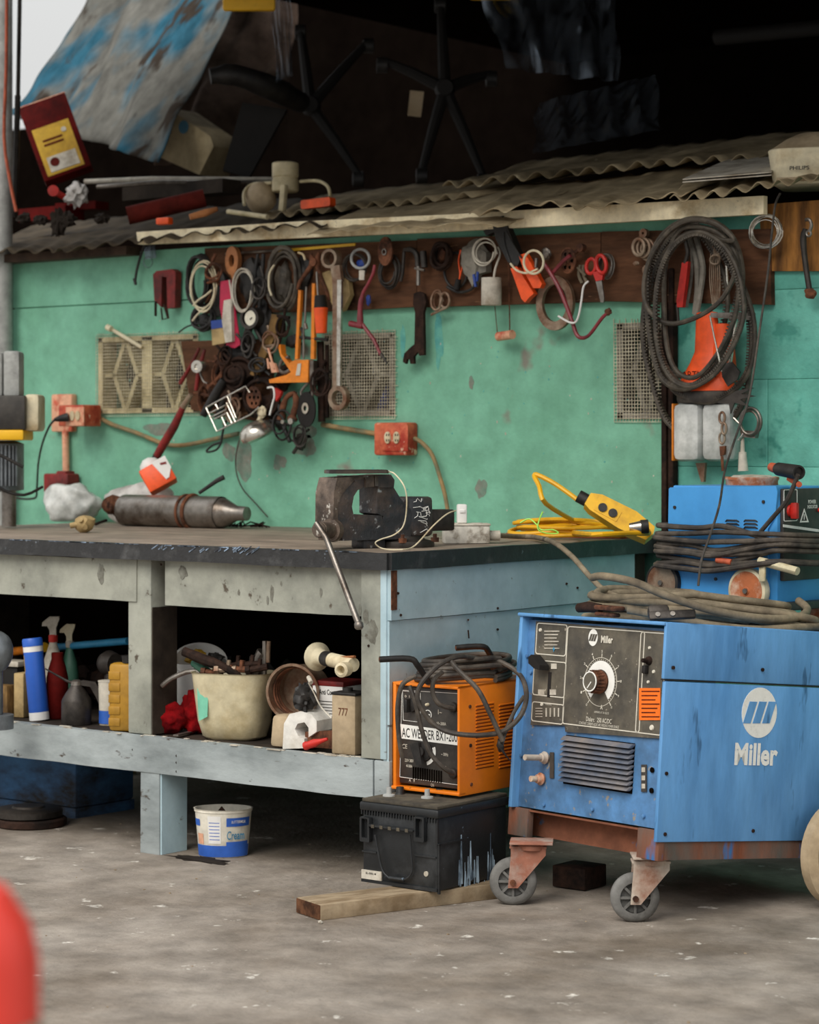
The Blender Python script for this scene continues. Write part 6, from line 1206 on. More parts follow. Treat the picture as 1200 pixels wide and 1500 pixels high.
for px in (106, 114): q = MB(); q.pris([circ(.011, 16, ry=.017)], .006, FRONT(wp(px, 609, .126))); q.build('socket_face', 'cream', t)
q = MB(); q.tube([wp(100, 611, .13), wp(88, 613, .15), wp(80, 615, .17)], [.016, .012, .006], 10); q.tube([wp(80, 615, .17), wp(72, 625, .17), wp(62, 650, .12), wp(56, 680, .09), wp(54, 716, .06), wp(50, 730, .06), wp(20, 728, .08), wp(0, 710, .1)], .004, 6, sm=4); q.build('plug_lead', 'black_rubber', t)
q = MB(); q.cyl(wp(96, 632, .02), wp(97, 700, .02), .013, 12); q.one('riser_pipe', 'salmon', 'short salmon painted pipe below the left outlet', 'pipe', wp(97, 700, .02))
q = MB(); q.box((0, 0, 0), (.125, .06, .07), Tr(wp(90, 708, .04)), bev=.006); q.box((0, 0, 0), (.05, .05, .04), Tr(wp(96, 698, .04)), bev=.006); q.one('junction_box', 'red_dark', 'dark red junction box just above the plastic bag', 'junction box', wp(90, 715, .04))
pipe('cable', 'cable', 'thin dark cable hanging down behind the silencer', [(352, 640), (346, 665), (346, 690), (355, 715), (375, 738), (392, 757)], 1.1, .03, 'cable')
# ---------------- drill press at the left edge ----------------
YD = 7.75
def DP(px, py, dy=0): return dep(px, py, YD+dy)
t = thing('drill_press', 'bench drill press at the left edge with black and yellow head', 'drill press', (DP(0, 770).x, DP(0, 770).y, ZB)); sD = YD/FP
TD = Matrix((CR, CF, CU)).transposed().to_4x4(); TD.translation = DP(0, 650)
def dbox(x0, y0, x1, y1, d0, d1, mt, nm, bev=.006, lab=None):
    q = MB(TD); q.box(((x0+x1)/2*sD, (d0+d1)/2, (650-(y0+y1)/2)*sD), ((x1-x0)*sD, d1-d0, (y1-y0)*sD), bev=bev); return q.build(nm, mt, t, label=lab)
dbox(-60, 580, 44, 630, -.10, .10, 'panel_black', 'drive_head'); dbox(-60, 630, 42, 645, -.105, .10, 'yellow', 'yellow_band', lab='bright yellow band under the black head')
dbox(40, 578, 62, 632, -.07, .07, 'cream', 'pulley_cover', .012)
for i, (x0, y0, x1, y1) in enumerate(((-30, 517, 8, 582), (9, 515, 33, 582))): dbox(x0, y0, x1, y1, -.06, .04, 'grey_box', 'cover_box', .01)
q = MB(TD)
for i in range(14): a = -.9+i*.14; q.box((-8*sD+.095*math.sin(a), -.095*math.cos(a)+.03, (650-682)*sD), (.006, .012, .13), None)
q.build('motor_fin', 'motor', t, kind='stuff'); q = MB(TD); q.lathe([(.06, -.155), (.09, -.15), (.09, 0), (.06, .01)], Tr(-8*sD, .03, 0), 28); q.build('motor_body', 'motor', t)
q = MB(TD); q.cyl((10*sD, .04, (650-772)*sD), (10*sD, .04, -.14), .024, 18); q.build('column', 'steel', t)
q = MB(TD); q.tube([(-10*sD, -.09, -.02), (15*sD, -.09, -.045), (40*sD, -.08, -.075)], .005, 8); q.tube([(-10*sD, -.09, -.11), (12*sD, -.08, -.15), (40*sD, -.06, -.165), (62*sD, .0, -.14)], .005, 8, sm=3); q.build('motor_lead', 'black_rubber', t)

for o in bpy.data.objects:
    if o.name.startswith(('dark_chain', 'oil_rag_clump')): o['kind'] = 'stuff'
# ---------------- shelf contents ----------------
ZS = .321
def sh(px, py): return onz(px, py, ZS)
def upr(px, pyb, yd=None): # base point on the shelf; yd world y
    if yd is None: return sh(px, pyb)
    p = ony(px, pyb, yd); return V((p.x, p.y, ZS))
def hgt(p, y0, y1): return (y1-y0)*((p-CAM).dot(CF))/FP
def can(nm, lb, cat, px, yb, y0, rpx, mt, prof=None, yd=None, lean=None, n=28, extra=None):
    p = upr(px, yb, yd); s = (p-CAM).dot(CF)/FP; H = (650-y0)*s+CAM.z-ZS; r = rpx*s; T_ = Tr(p) @ (lean or Matrix.Identity(4)); t = thing(nm, lb, cat, T=T_)
    q = MB(T_); q.lathe([(a*r, b*H) for a, b in (prof or [(.94, 0), (1, .02), (1, .97), (.95, 1)])], None, n); q.build('body', mt, t); return t, T_, r, H
def band(t, T_, r, z0, z1, mt, nm, a0=0, a1=2*PI, n=28):
    q = MB(T_); vs = []; fs = []
    for i in range(n+1): a = a0+(a1-a0)*i/n; vs += [(r*math.cos(a), r*math.sin(a), z0), (r*math.cos(a), r*math.sin(a), z1)]
    for i in range(n): fs.append((2*i, 2*i+2, 2*i+3, 2*i+1))
    q.add(vs, fs); return q.build(nm, mt, t)
FA = YAW-PI/2   # direction from a thing on the shelf towards the camera
# blue spray tube
t, T_, r, H = can('sealant_tube', 'tall leaning blue cylinder with white bands left of the spray bottles', 'tube', 58, 1060, 938, 14.5, 'blue_tube', lean=Ry(-.10) @ Rx(.03), yd=.10)
band(t, T_, r*1.01, 0, H*.10, 'white', 'white_base'); band(t, T_, r*1.01, H*.86, H*.93, 'white', 'white_band'); q = MB(T_); q.lathe([(r*1.04, H*.93), (r*1.04, H*1.01), (r*.95, H*1.03), (r*.5, H*1.03)], None, 28); q.build('cap', 'blue_tube', t)
band(t, T_, r*1.012, H*.62, H*.82, 'yellow_label', 'small_label', FA-1.5, FA-1.1, 6); q = MB(T_)
def spray(nm, lb, px, yb, ytop, rpx, mt_b, mt_neck, mt_head, yd, sc_=1.):
    p = upr(px, yb, yd); s = (p-CAM).dot(CF)/FP; H = (650-ytop)*s+CAM.z-ZS; r = rpx*s; T_ = Tr(p); t = thing(nm, lb, 'spray bottle', T=T_)
    q = MB(T_); q.lathe([(r*.95, 0), (r, .01), (r, H*.45), (r*.85, H*.56), (r*.42, H*.70), (r*.36, H*.74)], None, 26, sy=.75); q.build('bottle', mt_b, t)
    q = MB(T_); q.lathe([(r*.36, H*.73), (r*.40, H*.74), (r*.40, H*.80), (r*.30, H*.81)], None, 18); q.build('collar', mt_neck, t)
    q = MB(T_ @ Rz(YAW)); q.pris([[(-r*.28, H*.80), (r*.28, H*.80), (r*.26, H*.88), (r*.55, H*.97), (r*.55, H*1.0), (-r*.3, H*1.0), (-r*.9, H*.94), (-r*.95, H*.90), (-r*.5, H*.90), (-r*.3, H*.86)]], r*.5, frame((0, 0, 0), (1, 0, 0), (0, -1, 0))); q.build('trigger_head', mt_head, t)
    return t
spray('spray_bottle', 'white spray bottle with a red collar behind the leaning blue cylinder', 78, 1045, 903, 17, 'dirty_white', 'red', 'dirty_white', .28)
can('syrup_bottle', 'dark red bottle between the blue cylinder and the oil can', 'bottle', 84, 1058, 956, 16, 'maroon', [(.9, 0), (1, .03), (1, .62), (.75, .8), (.55, .9), (.55, 1)], yd=.16)
spray('spray_bottle', 'green spray bottle with a cream head right of the white one', 102, 1040, 914, 15, 'green_bottle', 'dirty_white', 'cream', .32)
# oil can
t, T_, r, H = can('oil_can', 'dark metal oil can with a thumb lever and spout', 'oil can', 112, 1066, 1022, 22, 'steel_dark', [(.98, 0), (1, .04), (1, .86), (.94, .96), (.7, 1.2), (.4, 1.42), (.36, 1.5)], yd=.09)
q = MB(T_ @ Rz(YAW)); q.lathe([(r*.38, H*1.48), (r*.36, H*1.62), (r*.2, H*1.68)], None, 14); q.build('pump_top', 'steel', t)
q = MB(T_ @ Rz(YAW)); q.pris([[(-.005, H*1.62), (.02, H*1.66), (.055, H*1.60), (.075, H*1.1), (.082, H*.62), (.070, H*.60), (.058, H*1.0), (.04, H*1.42), (0, H*1.5)]], .014, frame((0, 0, 0), (1, 0, 0), (0, -1, 0))); q.build('lever', 'steel_dark', t)
q = MB(T_ @ Rz(YAW)); q.tube([(0, 0, H*1.5), (-.03, -.0, H*1.65), (-.09, 0, H*2.1)], [.005, .004, .002], 8); q.build('spout', 'steel_dark', t)
# tub and jug
t, T_, r, H = can('paper_tub', 'white and blue printed tub behind the oil can lever', 'tub', 160, 1060, 998, 16, 'dirty_white', [(.88, 0), (1, 1), (1.04, 1.0), (1.04, 1.02)], yd=.14)
band(t, T_, r*.94, H*.04, H*.34, 'tub_blue', 'blue_band')
p = upr(184, 1070, .06); T_ = Tr(p) @ Rz(.3); t = thing('oil_jug', 'mustard yellow oil jug beside the middle post', 'jug', T=T_); s = (p-CAM).dot(CF)/FP; H = 100*s
q = MB(T_); q.box((0, 0, H/2), (.085, .05, H), bev=.012); q.build('jug_body', 'mustard', t)
q = MB(T_); [q.box((-.022, -.0255, H*(.14+.17*i)), (.036, .004, H*.12), None, bev=.0018) for i in range(5)]; q.build('grip_ridges', 'mustard', t, kind='stuff')
q = MB(T_); q.lathe([(.018, H), (.02, H+.02), (.0, H+.021)], Tr(.01, 0, 0), 16); q.build('cap', 'black_rubber', t)
# blue bar clamp lying at the back
q = MB(); a = dep(48, 951, 7.35); b = dep(188, 939, 7.0); q.tube([a, b], .011, 12); t = thing('bar_clamp', 'long blue bar with an orange end lying across the back of the shelf', 'bar', a); q.build('bar', 'cyan_bar', t)
q = MB(); q.tube([dep(14, 955, 7.45), a], .013, 12); q.build('orange_end', 'orange_paint', t); q = MB(); q.tube([dep(50, 949, 7.28), dep(66, 948, 7.24)], .015, 12); q.build('yellow_collar', 'yellow', t)
for k_, (px_, Y_) in enumerate(((14, 7.45), (185, 7.0))): p = dep(px_, 953, Y_); q = MB(); q.box((p.x, p.y, (ZS+p.z)/2-.008), (.05, .05, p.z-ZS-.012), bev=.004); q.one('dark_box', 'dark_shelf', 'dark box at the back of the shelf under the %s end of the blue bar' % ('orange' if k_ == 0 else 'right'), 'box', (p.x, p.y, ZS))
# left: grey ball head, boxes
q = MB(); p = dep(-6, 955, 6.75); q.blob(p, (.05, .05, .06), .03, 1, 1, 3); q.tube([p, (p.x, p.y, ZS+.04)], .02, 10); q.lathe([(.05, 0), (.05, .04)], Tr(p.x, p.y, ZS), 20); q.one('round_lamp', 'motor', 'grey rounded lamp head cut by the left edge of the photo', 'lamp', (p.x, p.y, ZS))
for i, (px, yb, y0, wd_, mt, lb, yd) in enumerate(((6, 1046, 1003, .07, 'wood_strip', 'brown wooden wedge at the far left of the shelf', .10), (24, 1052, 975, .05, 'grey_plastic', 'dark box with a pale top left of the leaning blue cylinder', .20), (36, 1054, 985, .035, 'tan', 'narrow tan block right beside the leaning blue cylinder', .13))):
    p = upr(px, yb, yd); s = (p-CAM).dot(CF)/FP; H = (650-y0)*s+CAM.z-ZS; q = MB(Tr(p) @ Rz(.2)); q.box((0, 0, H/2), (wd_, .06, H), bev=.003, taper=.75 if i == 0 else 1)
    if i == 1:
        t = thing('storage_box', lb, 'box', p); q.build('box_body', mt, t); q = MB(Tr(p) @ Rz(.2)); q.box((-.01, -.005, H+.008), (.09, .07, .016), bev=.002); q.build('pale_top', 'dirty_white', t)
    else: q.one('wooden_wedge' if i == 0 else 'small_block', mt, lb, 'block', p)
rr = random.Random(12)
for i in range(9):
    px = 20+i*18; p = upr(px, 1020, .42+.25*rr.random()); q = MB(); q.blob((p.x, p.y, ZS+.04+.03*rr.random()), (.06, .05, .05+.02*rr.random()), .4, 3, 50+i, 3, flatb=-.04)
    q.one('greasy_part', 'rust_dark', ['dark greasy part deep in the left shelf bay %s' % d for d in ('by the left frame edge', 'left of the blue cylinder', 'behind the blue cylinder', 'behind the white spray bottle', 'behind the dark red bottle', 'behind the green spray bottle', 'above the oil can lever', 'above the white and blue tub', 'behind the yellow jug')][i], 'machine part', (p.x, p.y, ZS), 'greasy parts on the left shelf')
c = dep(163, 972, 6.9); q = MB(); q.lathe([(.03, -.03), (.038, -.01), (.03, .02)], Tr(c) @ align(-CF+CR), 20); q.lathe([(.01, .02), (.012, .05)], Tr(c) @ align(-CF+CR), 10); q.tube([c, (c.x, c.y, ZS)], .02, 8); q.one('grinder_head', 'steel_dark', 'dark round grinder head above the white and blue tub', 'grinder', (c.x, c.y, ZS))
# --- right bay ---
# red rag
q = MB(); p = sh(243, 1076); p.y = .085
q.blob((p.x-.02, .10, ZS+.042), (.06, .045, .045), .22, 2.5, 71, 4, flatb=-.042); q.blob((p.x+.05, .15, ZS+.055), (.06, .045, .06), .22, 2.5, 72, 4, flatb=-.055); q.one('red_rag', 'red_rag', 'crumpled red rag beside the middle post', 'rag', (p.x, .1, ZS), ang=180)
q = MB(); a = sh(250, 1082)+V((0, .02, .004)); b = sh(284, 1074)+V((0, .02, .010)); q.box((0, 0, 0), ((b-a).length, .016, .004), frame((a+b)/2, b-a, CU)); a.z = ZS; q.one('foil_strip', 'steel', 'thin silvery strip in front of the red rag', 'strip', a)
# tall white bowl/helmet behind
t = thing('white_basin', 'white basin with blue marks behind the cream bucket holding a yellow cloth', 'basin', (upr(292, 1050, .32)))
p = upr(292, 1050, .29); s = (p-CAM).dot(CF)/FP; q = MB(Tr(p) @ Tr(0, 0, 0)); q.lathe([(.055, 0), (.065, .02), (.075, .13), (.080, .18)], None, 28, cap=False); q.lathe([(.076, .178), (.07, .12), (.05, .02), (0, .018)], None, 28, cap=False); q.build('pail', 'white', t)
c = dep(293, 968, (p-CAM).dot(CF)-.03); q = MB(Tr(c) @ align(-CF*.8+CU*.65+CR*.1)); q.lathe([(.030, -.05), (.06, -.03), (.078, 0), (.082, .002), (.075, .002), (.05, -.025), (0, -.04)], None, 32, cap=False, sx=.95, sy=.75); q.build('bowl', 'white', t)
q = MB(); q.blob(dep(288, 964, (p-CAM).dot(CF)-.045), (.034, .02, .022), .4, 3, 5, 3); q.one('yellow_cloth', 'yellow_label', 'crumpled yellow cloth lying in the white basin', 'cloth', dep(290, 966, (p-CAM).dot(CF)))
q = MB(); q.blob(dep(314, 966, (p-CAM).dot(CF)-.04), (.028, .018, .018), .4, 3, 6, 3); q.one('black_glove', 'black_rubber', 'black cloth lump beside the yellow cloth in the basin', 'cloth', dep(312, 967, (p-CAM).dot(CF)))
# cream bucket
p = V((ony(338, 1090, .11).x, .125, ZS)); s = (p-CAM).dot(CF)/FP
TB_ = Tr(p) @ Rz(.25); t = thing('cream_bucket', 'big stained cream plastic bucket full of greasy tools', 'bucket', T=TB_)
hb = hgt(p, 993, 1090)
def rbox(z, wx, wy, r_, n=6, bul=0): return [(x*(1+bul), y*(1+bul), z) for x, y in rrect(wx, wy, r_, n)]
def loft(q, loops, cap0=True, cap1=False):
    n = len(loops[0]); vs = [v for l in loops for v in l]; fs = []
    for i in range(len(loops)-1):
        for k in range(n): fs.append((i*n+k, i*n+(k+1) % n, (i+1)*n+(k+1) % n, (i+1)*n+k))
    if cap0: fs.append(tuple(reversed(range(n))))
    if cap1: fs.append(tuple((len(loops)-1)*n+k for k in range(n)))
    q.add(vs, fs); return q
q = MB(TB_); loft(q, [rbox(0, .145, .09, .03), rbox(.008, .17, .11, .04), rbox(.05, .195, .135, .05), rbox(hb, .222, .165, .055), rbox(hb+.002, .228, .171, .057), rbox(hb-.006, .212, .155, .05), rbox(.05, .18, .12, .045), rbox(.02, .13, .08, .03)], True, True); q.jit(.003, 12); q.build('bucket_body', 'bucket', t)
q = MB(TB_); bl = loc(TB_, 1, -.083)
pts = [(278, 1008), (291, 1006), (300, 1025), (300, 1050), (284, 1056), (280, 1030)]
pr_ = []
for x, y in pts: v_ = bl(x, y); pr_.append((v_.x, v_.z))
q.pris([[(x*.75-.006, z) for x, z in pr_]], .0012, frame((0, -.0815, 0), (1, 0, 0), (0, -1, 0)) @ Rx(-.08) @ Tr(0, 0, .002)); q.build('printed_label', 'teal_print', t)
# tools in the bucket, each its own
bt = TB_ @ V((0, 0, hb)); Yb = (bt-CAM).dot(CF); zb_ = p.z+hb
def inb(dx, dy, z): return TB_ @ V((dx, dy, hb+z))
def bt_tool(nm, lb, cat, mt, P, r, parts=None):
    q = MB(); q.tube(P, r, 9, sm=3); return q.one(nm, mt, lb, cat, P[0])
bt_tool('old_chisel', 'long dark brown tool leaning over the left rim of the cream bucket', 'tool', 'rust_dark', [inb(-.135, -.04, .055), inb(-.07, -.045, .035), inb(.01, -.05, .012), inb(.05, -.04, -.02)], [.013, .015, .012, .01])
bt_tool('green_bottle_neck', 'dull green tool grip poking out left of the cream bucket', 'grip', 'green_bottle', [inb(-.125, .0, .02), inb(-.10, -.01, .012), inb(-.07, -.01, -.01)], [.012, .014, .014])
bt_tool('grey_pipe', 'thin grey bent pipe sticking out left over the red rag', 'pipe', 'steel', [inb(-.215, -.02, -.045), inb(-.18, -.02, -.02), inb(-.12, -.01, .0), inb(-.06, .0, -.02)], .007)
bt_tool('spark_plug_socket', 'steel socket standing up at the right of the cream bucket', 'socket', 'steel', [inb(.055, .01, -.03), inb(.07, .01, .03), inb(.085, .01, .055)], [.016, .018, .02])
bt_tool('steel_fork', 'two pronged steel piece standing highest in the cream bucket', 'fork', 'steel', [inb(.09, .0, -.02), inb(.093, .0, .05), inb(.092, .0, .088)], [.008, .007, .006])
bt_tool('steel_prong', 'short second prong beside the two pronged steel piece', 'prong', 'rusty_cup', [inb(.103, .0, .03), inb(.104, .0, .06), inb(.106, 0, .088)], [.006, .006, .006])
lbs = ['rusty bolt lying at the left of the bucket opening', 'rusty fitting in the middle of the bucket opening', 'dark nut behind the middle of the bucket opening', 'brown tee piece right of the bucket middle', 'dark hooked part near the right rim of the bucket', 'greasy link against the right rim of the bucket', 'dark plate at the back of the bucket']
for i, (dx, dy, z) in enumerate(((-.05, -.04, .0), (.0, -.055, .008), (-.01, .02, .01), (.035, -.045, .012), (.06, -.03, .022), (.09, -.045, .01), (.02, .04, .015))):
    a = inb(dx-.03, dy, z); b = inb(dx+.03, dy+.01, z+.006*(i % 3)); q = MB(); q.tube([a, b], [.009, .009], 8); q.cyl(a, a+(b-a)*.2, .014, 6); q.tube([lerp(a, b, .6), lerp(a, b, .65)+V((0, 0, .025))], .006, 6); q.one('rusty_part', ['rust', 'rusty_cup', 'rust_dark', 'rust', 'rust_dark', 'rust_dark', 'steel_dark'][i], lbs[i], 'machine part', a, 'greasy parts in the cream bucket')
q = MB(TB_); q.add([(x, y, hb-.02) for x, y in rrect(.2, .145, .04, 6)], [tuple(range(28))]); q.build('greasy_fill', 'rust_dark', t)
# rusty round cup on its side
c = dep(430, 1014, 6.35); t = thing('rusty_drum', 'rusty round drum lying on its side behind the white block', 'drum', (c.x, c.y, ZS)); M_ = Tr(c) @ align(-CF*.9-CR*.35)
q = MB(); q.lathe([(.05, -.10), (.068, -.09), (.072, 0), (.077, .002), (.077, .008), (.07, .008), (.064, -.08), (0, -.085)], M_, 36, cap=False); q.build('shell', 'rusty_cup', t)
q = MB(); [q.ring(c-(-CF*.9-CR*.35).normalized()*k, -CF*.9-CR*.35, .064, .003, 30, 5) for k in (.015, .03, .045)]; q.build('inner_ribs', 'rust', t, kind='stuff')
q = MB(); q.box((0, 0, 0), (.07, .05, max(.01, c.z-.07-ZS)), Tr(c.x, c.y, ZS+max(.01, c.z-.07-ZS)/2)); q.build('stand_block', 'rust_dark', t)
q = MB(); c = dep(446, 1022, 6.28); q.blob(c, (.028, .03, .035), .35, 3, 14, 3); q.tube([c, dep(452, 1000, 6.28), dep(456, 1018, 6.26), dep(463, 1030, 6.2)], .005, 7, sm=3); t = thing('ignition_coil', 'black machine part with a thin wire inside the rusty drum', 'machine part', c); q.build('body', 'black_rubber', t)
q = MB(); q.tube([dep(452, 1000, 6.24), dep(460, 1015, 6.22), dep(470, 1035, 6.15), dep(486, 1052, 6.10)], .0018, 5, sm=4); q.tube([dep(452, 992, 6.24), dep(456, 1000, 6.22)], .006, 8); q.build('wire', 'dirty_white', t)
# white block with hooked slot
c = V((ony(428, 1096, .045).x, .075, ZS)); T_ = Tr(c) @ Rz(.12)
t = thing('clamp_block', 'white and grey block with a hook shaped slot on the shelf edge', 'block', T=T_); s = (c-CAM).dot(CF)/FP; bl = loc(T_, 1, -.045)
q = MB(T_); pp = [bl(x, y) for x, y in ((414, 1098), (416, 1060), (424, 1046), (440, 1042), (456, 1046), (464, 1056), (464, 1072))]+[bl(x, y) for x, y in ((452, 1080), (452, 1066), (446, 1058), (436, 1060), (432, 1068), (437, 1078), (446, 1082), (446, 1096))]
q.pris([[(v_.x, max(v_.z, .001)) for v_ in pp]], .10, frame((0, .005, 0), (1, 0, 0), (0, -1, 0))); q.build('block_face', 'white_block', t)
q = MB(T_); p0 = bl(389, 1094); p1 = bl(414, 1098); q.box(((p0.x+p1.x)/2-.0, .02, .043), (p1.x-p0.x+.006, .09, .086), bev=.012, taper=.86); q.build('block_side', 'tan_shade', t)
# horn shaped lamp
t = thing('torch_horn', 'cream horn shaped torch lying on top of the white tin', 'torch', dep(478, 968, 6.25)); a = dep(466, 962, 6.30); b = dep(518, 974, 6.15); d = (b-a)
q = MB(); q.lathe([(.030, -.014), (.037, -.010), (.038, .0), (.026, .008), (.019, .03), (.018, d.length)], Tr(a) @ align(d), 26); q.build('horn', 'cream', t)
q = MB(); q.lathe([(.0195, .035), (.0205, .07)], Tr(a) @ align(d), 20, cap=False); q.build('black_tape', 'black_rubber', t)
q = MB(); c = dep(508, 980, 6.10); q.lathe([(.018, 0), (.019, .03), (.012, .034), (.010, .03), (.010, .01)], Tr(c) @ align(-CF*.8-CR*.4), 18); q.build('side_nozzle', 'cream', t)
q = MB(); q.tube([dep(488, 964, 6.22), dep(520, 962, 6.14)], .004, 6); q.build('wood_splint', 'wood_handle', t)
# red and white tin
p = V((ony(490, 1075, .15).x, .165, ZS)); T_ = Tr(p) @ Rz(0.1); H = hgt(p, 988, 1080)+.01; t = thing('paint_tin', 'red topped white printed tin behind the grey can', 'tin', T=T_)
q = MB(T_); q.box((0, 0, H/2), (.10, .10, H), bev=.006); q.build('tin_body', 'white', t)
q = MB(T_); q.box((0, 0, H*.965), (.103, .103, H*.08), bev=.003); q.box((-.0492, -.03, H/2), (.006, .03, H*.9)); q.build('red_top', 'red_dark', t)
q = MB(T_); q.text('Anti Corrosi', .062, .014, FRONT((.005, -.0508, H*.84)), 0, .015); [q.box((.0, -.0506, H*(.70-.045*i)), (.07-.01*(i % 3), .0006, .0016)) for i in range(11)]; q.build('lettering', 'black_print', t)
# grey rectangular can
p = V((ony(507, 1100, .055).x, .075, ZS)); T_ = Tr(p) @ Rz(.08); H = hgt(p, 1012, 1099); t = thing('grey_canister', 'grey square can with a black lid beside the corner post', 'can', T=T_)
q = MB(T_); q.box((0, 0, H/2), (.075, .07, H), bev=.005); q.build('can_body', 'tan_shade', t); q = MB(T_); q.box((0, 0, H+.003), (.078, .072, .008), bev=.003); q.lathe([(.014, 0), (.014, .01), (0, .01)], Tr(-.01, 0, H+.006), 14); q.build('lid', 'black_rubber', t)
q = MB(T_); q.text('777', .03, .02, FRONT((.0, -.0356, H*.72)), 0, .01); q.build('lettering', 'rust', t)
q = MB(); p = sh(466, 1097); q.poly([ony(447, 1072, .05), ony(487, 1070, .05), ony(487, 1097, .05), ony(447, 1094, .05)], .006); q.one('rust_plate', 'rust', 'small rusty plate leaning between the white block and the grey can', 'plate', ony(466, 1096, .05))
t = thing('red_nozzle', 'small red plastic nozzle lying on the shelf edge', 'nozzle', ony(462, 1095, .025)); q = MB(); a = ony(447, 1093, .02); b = ony(472, 1085, .03); q.lathe([(.011, 0), (.012, .004), (.010, .01), (.011, .03), (.006, .05), (.004, .07)], Tr(a) @ align(b-a), 16); q.build('nozzle', 'red', t)
q = MB(); q.ring(a, b-a, .009, .0022, 18, 6); q.build('rim', 'red', t)
# back of right bay: dark shapes
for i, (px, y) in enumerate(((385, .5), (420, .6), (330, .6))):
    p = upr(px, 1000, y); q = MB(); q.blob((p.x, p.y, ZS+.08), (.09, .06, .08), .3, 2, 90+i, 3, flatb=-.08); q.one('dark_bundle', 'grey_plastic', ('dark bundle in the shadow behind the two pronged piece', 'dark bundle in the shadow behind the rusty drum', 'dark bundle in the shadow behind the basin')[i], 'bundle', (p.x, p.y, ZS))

# ---------------- under the bench ----------------
p = onz(309, 1256, 0); s = (p-CAM).dot(CF)/FP
T_ = Tr(p.x, p.y+.05, 0); H = 70*s; r = 43*s; t = thing('dairy_tub', 'oval white and blue printed tub on the floor beside the bench leg', 'tub', T=T_ @ Rz(YAW)); T_ = T_ @ Rz(YAW)
q = MB(T_); q.lathe([(r*.80, 0), (r*.84, .004), (r*.97, H*.93), (r*1.0, H*.94), (r*1.0, H*.985), (r*1.03, H), (r*.97, H), (r*.94, H*.9), (r*.8, .01), (0, .01)], None, 36, cap=False, sy=.78); q.build('tub_body', 'tub_white', t)
def tubband(a0, a1, z0, z1, mt, nm, k=1.012, n=16):
    q = MB(T_); vs = []; fs = []
    for i in range(n+1):
        a = a0+(a1-a0)*i/n
        for z in (z0, z1): rr_ = r*(.84+.13*z/.93)*k; vs.append((rr_*math.cos(a), rr_*math.sin(a)*.78, z*H))
    for i in range(n): fs.append((2*i, 2*i+2, 2*i+3, 2*i+1))
    q.add(vs, fs); q.build(nm, mt, t)
tubband(-2.9, -.2, .02, .26, 'tub_blue', 'blue_band'); tubband(-1.4, -.35, .66, .84, 'tub_blue', 'blue_banner', 1.016); tubband(-1.4, -.35, .26, .34, 'tub_blue', 'wave_band', 1.014); tubband(-2.9, -2.5, .66, .8, 'tub_blue', 'blue_corner', 1.016); tubband(-2.7, -2.35, .28, .5, 'salmon', 'printed_bread', 1.016); tubband(-2.1, -1.6, .3, .88, 'white', 'nutrition_panel', 1.014)
for i in range(6): tubband(-2.05, -1.65, .38+i*.07, .395+i*.07, 'tub_blue', 'printed_line', 1.018, 6)
def tubtext(s_, a, z, w_, h_, mt):
    rr_ = r*(.84+.13*z/.93)*1.03; px_ = V((rr_*math.cos(a), rr_*math.sin(a)*.78, z*H)); nrm = V((math.cos(a), math.sin(a)/.78, -.12)).normalized(); q = MB(T_); q.text(s_, w_, h_, frame(px_, CU.cross(nrm), nrm), .001, .01); q.build('lettering', mt, t)
tubtext('Cream', -1.05, .48, .05, .024, 'cyan_bar'); tubtext('BUTTERMILK', -.95, .76, .042, .008, 'white'); tubtext('BARN', -.95, .68, .02, .006, 'tub_blue')
q = MB(T_); q.lathe([(r*.9, H*.80), (0, H*.80)], None, 30, cap=False, sy=.78); q.add([(-.03, 0, H*.8), (.02, .0, H*.8), (-.005, .01, H*1.02)], [(0, 1, 2)]); q.build('dark_contents', 'rust_dark', t)
q = MB(); q.blob((p.x+.0, p.y-.045, .001), (.10, .03, .0025), .5, 3, 9, 3); q.one('oil_spot', 'stain_and_shade', 'dark oil spot on the floor in front of the printed tub', 'stain', (p.x, p.y-.045, 0))
# blue box and tyre at left
p = onz(15, 1200, 0); q = MB(); q.box((p.x-.1, p.y+.25, .15), (.50, .25, .24), bev=.01); q.box((p.x-.1, p.y+.25, .015), (.5, .25, .03)); q.one('blue_toolbox', 'blue_dark', 'dirty blue metal box under the left end of the bench', 'box', (p.x-.1, p.y+.25, 0))
t = thing('brake_disc', 'dark round brake discs stacked on the floor under the left bench end', 'disc', (onz(38, 1218, 0))); p = onz(38, 1210, 0)
q = MB(Tr(p.x, p.y+.02, 0)); q.lathe([(.10, 0), (.105, .004), (.105, .02), (.10, .024), (.06, .024), (.02, .024)], None, 36); q.build('lower_disc', 'rust_dark', t)
q = MB(Tr(p.x-.01, p.y+.02, .025)); q.lathe([(.09, 0), (.10, .004), (.10, .02), (.09, .026), (.05, .027), (.045, .032), (0, .032)], None, 36); q.build('upper_disc', 'steel_dark', t)
q = MB(); p = onz(205, 1160, 0); p = V((ony(178, 1148, 1.1).x, 1.1, .0)); q.blob((p.x, p.y, .03), (.03, .02, .02), .3, 2, 3, 2, flatb=-.03); q.box((p.x, p.y, .008), (.08, .06, .016)); q.one('rag_scrap', 'tan', 'pale scrap lying far under the bench near the green wall', 'scrap', (p.x, p.y, 0))

# ---------------- on the roof ----------------
def RP(px, py, y): return ony(px, py, y)
def rz(px, y): p = ony(px, 300, y); return V((p.x, y, roof_z(y)+.01))
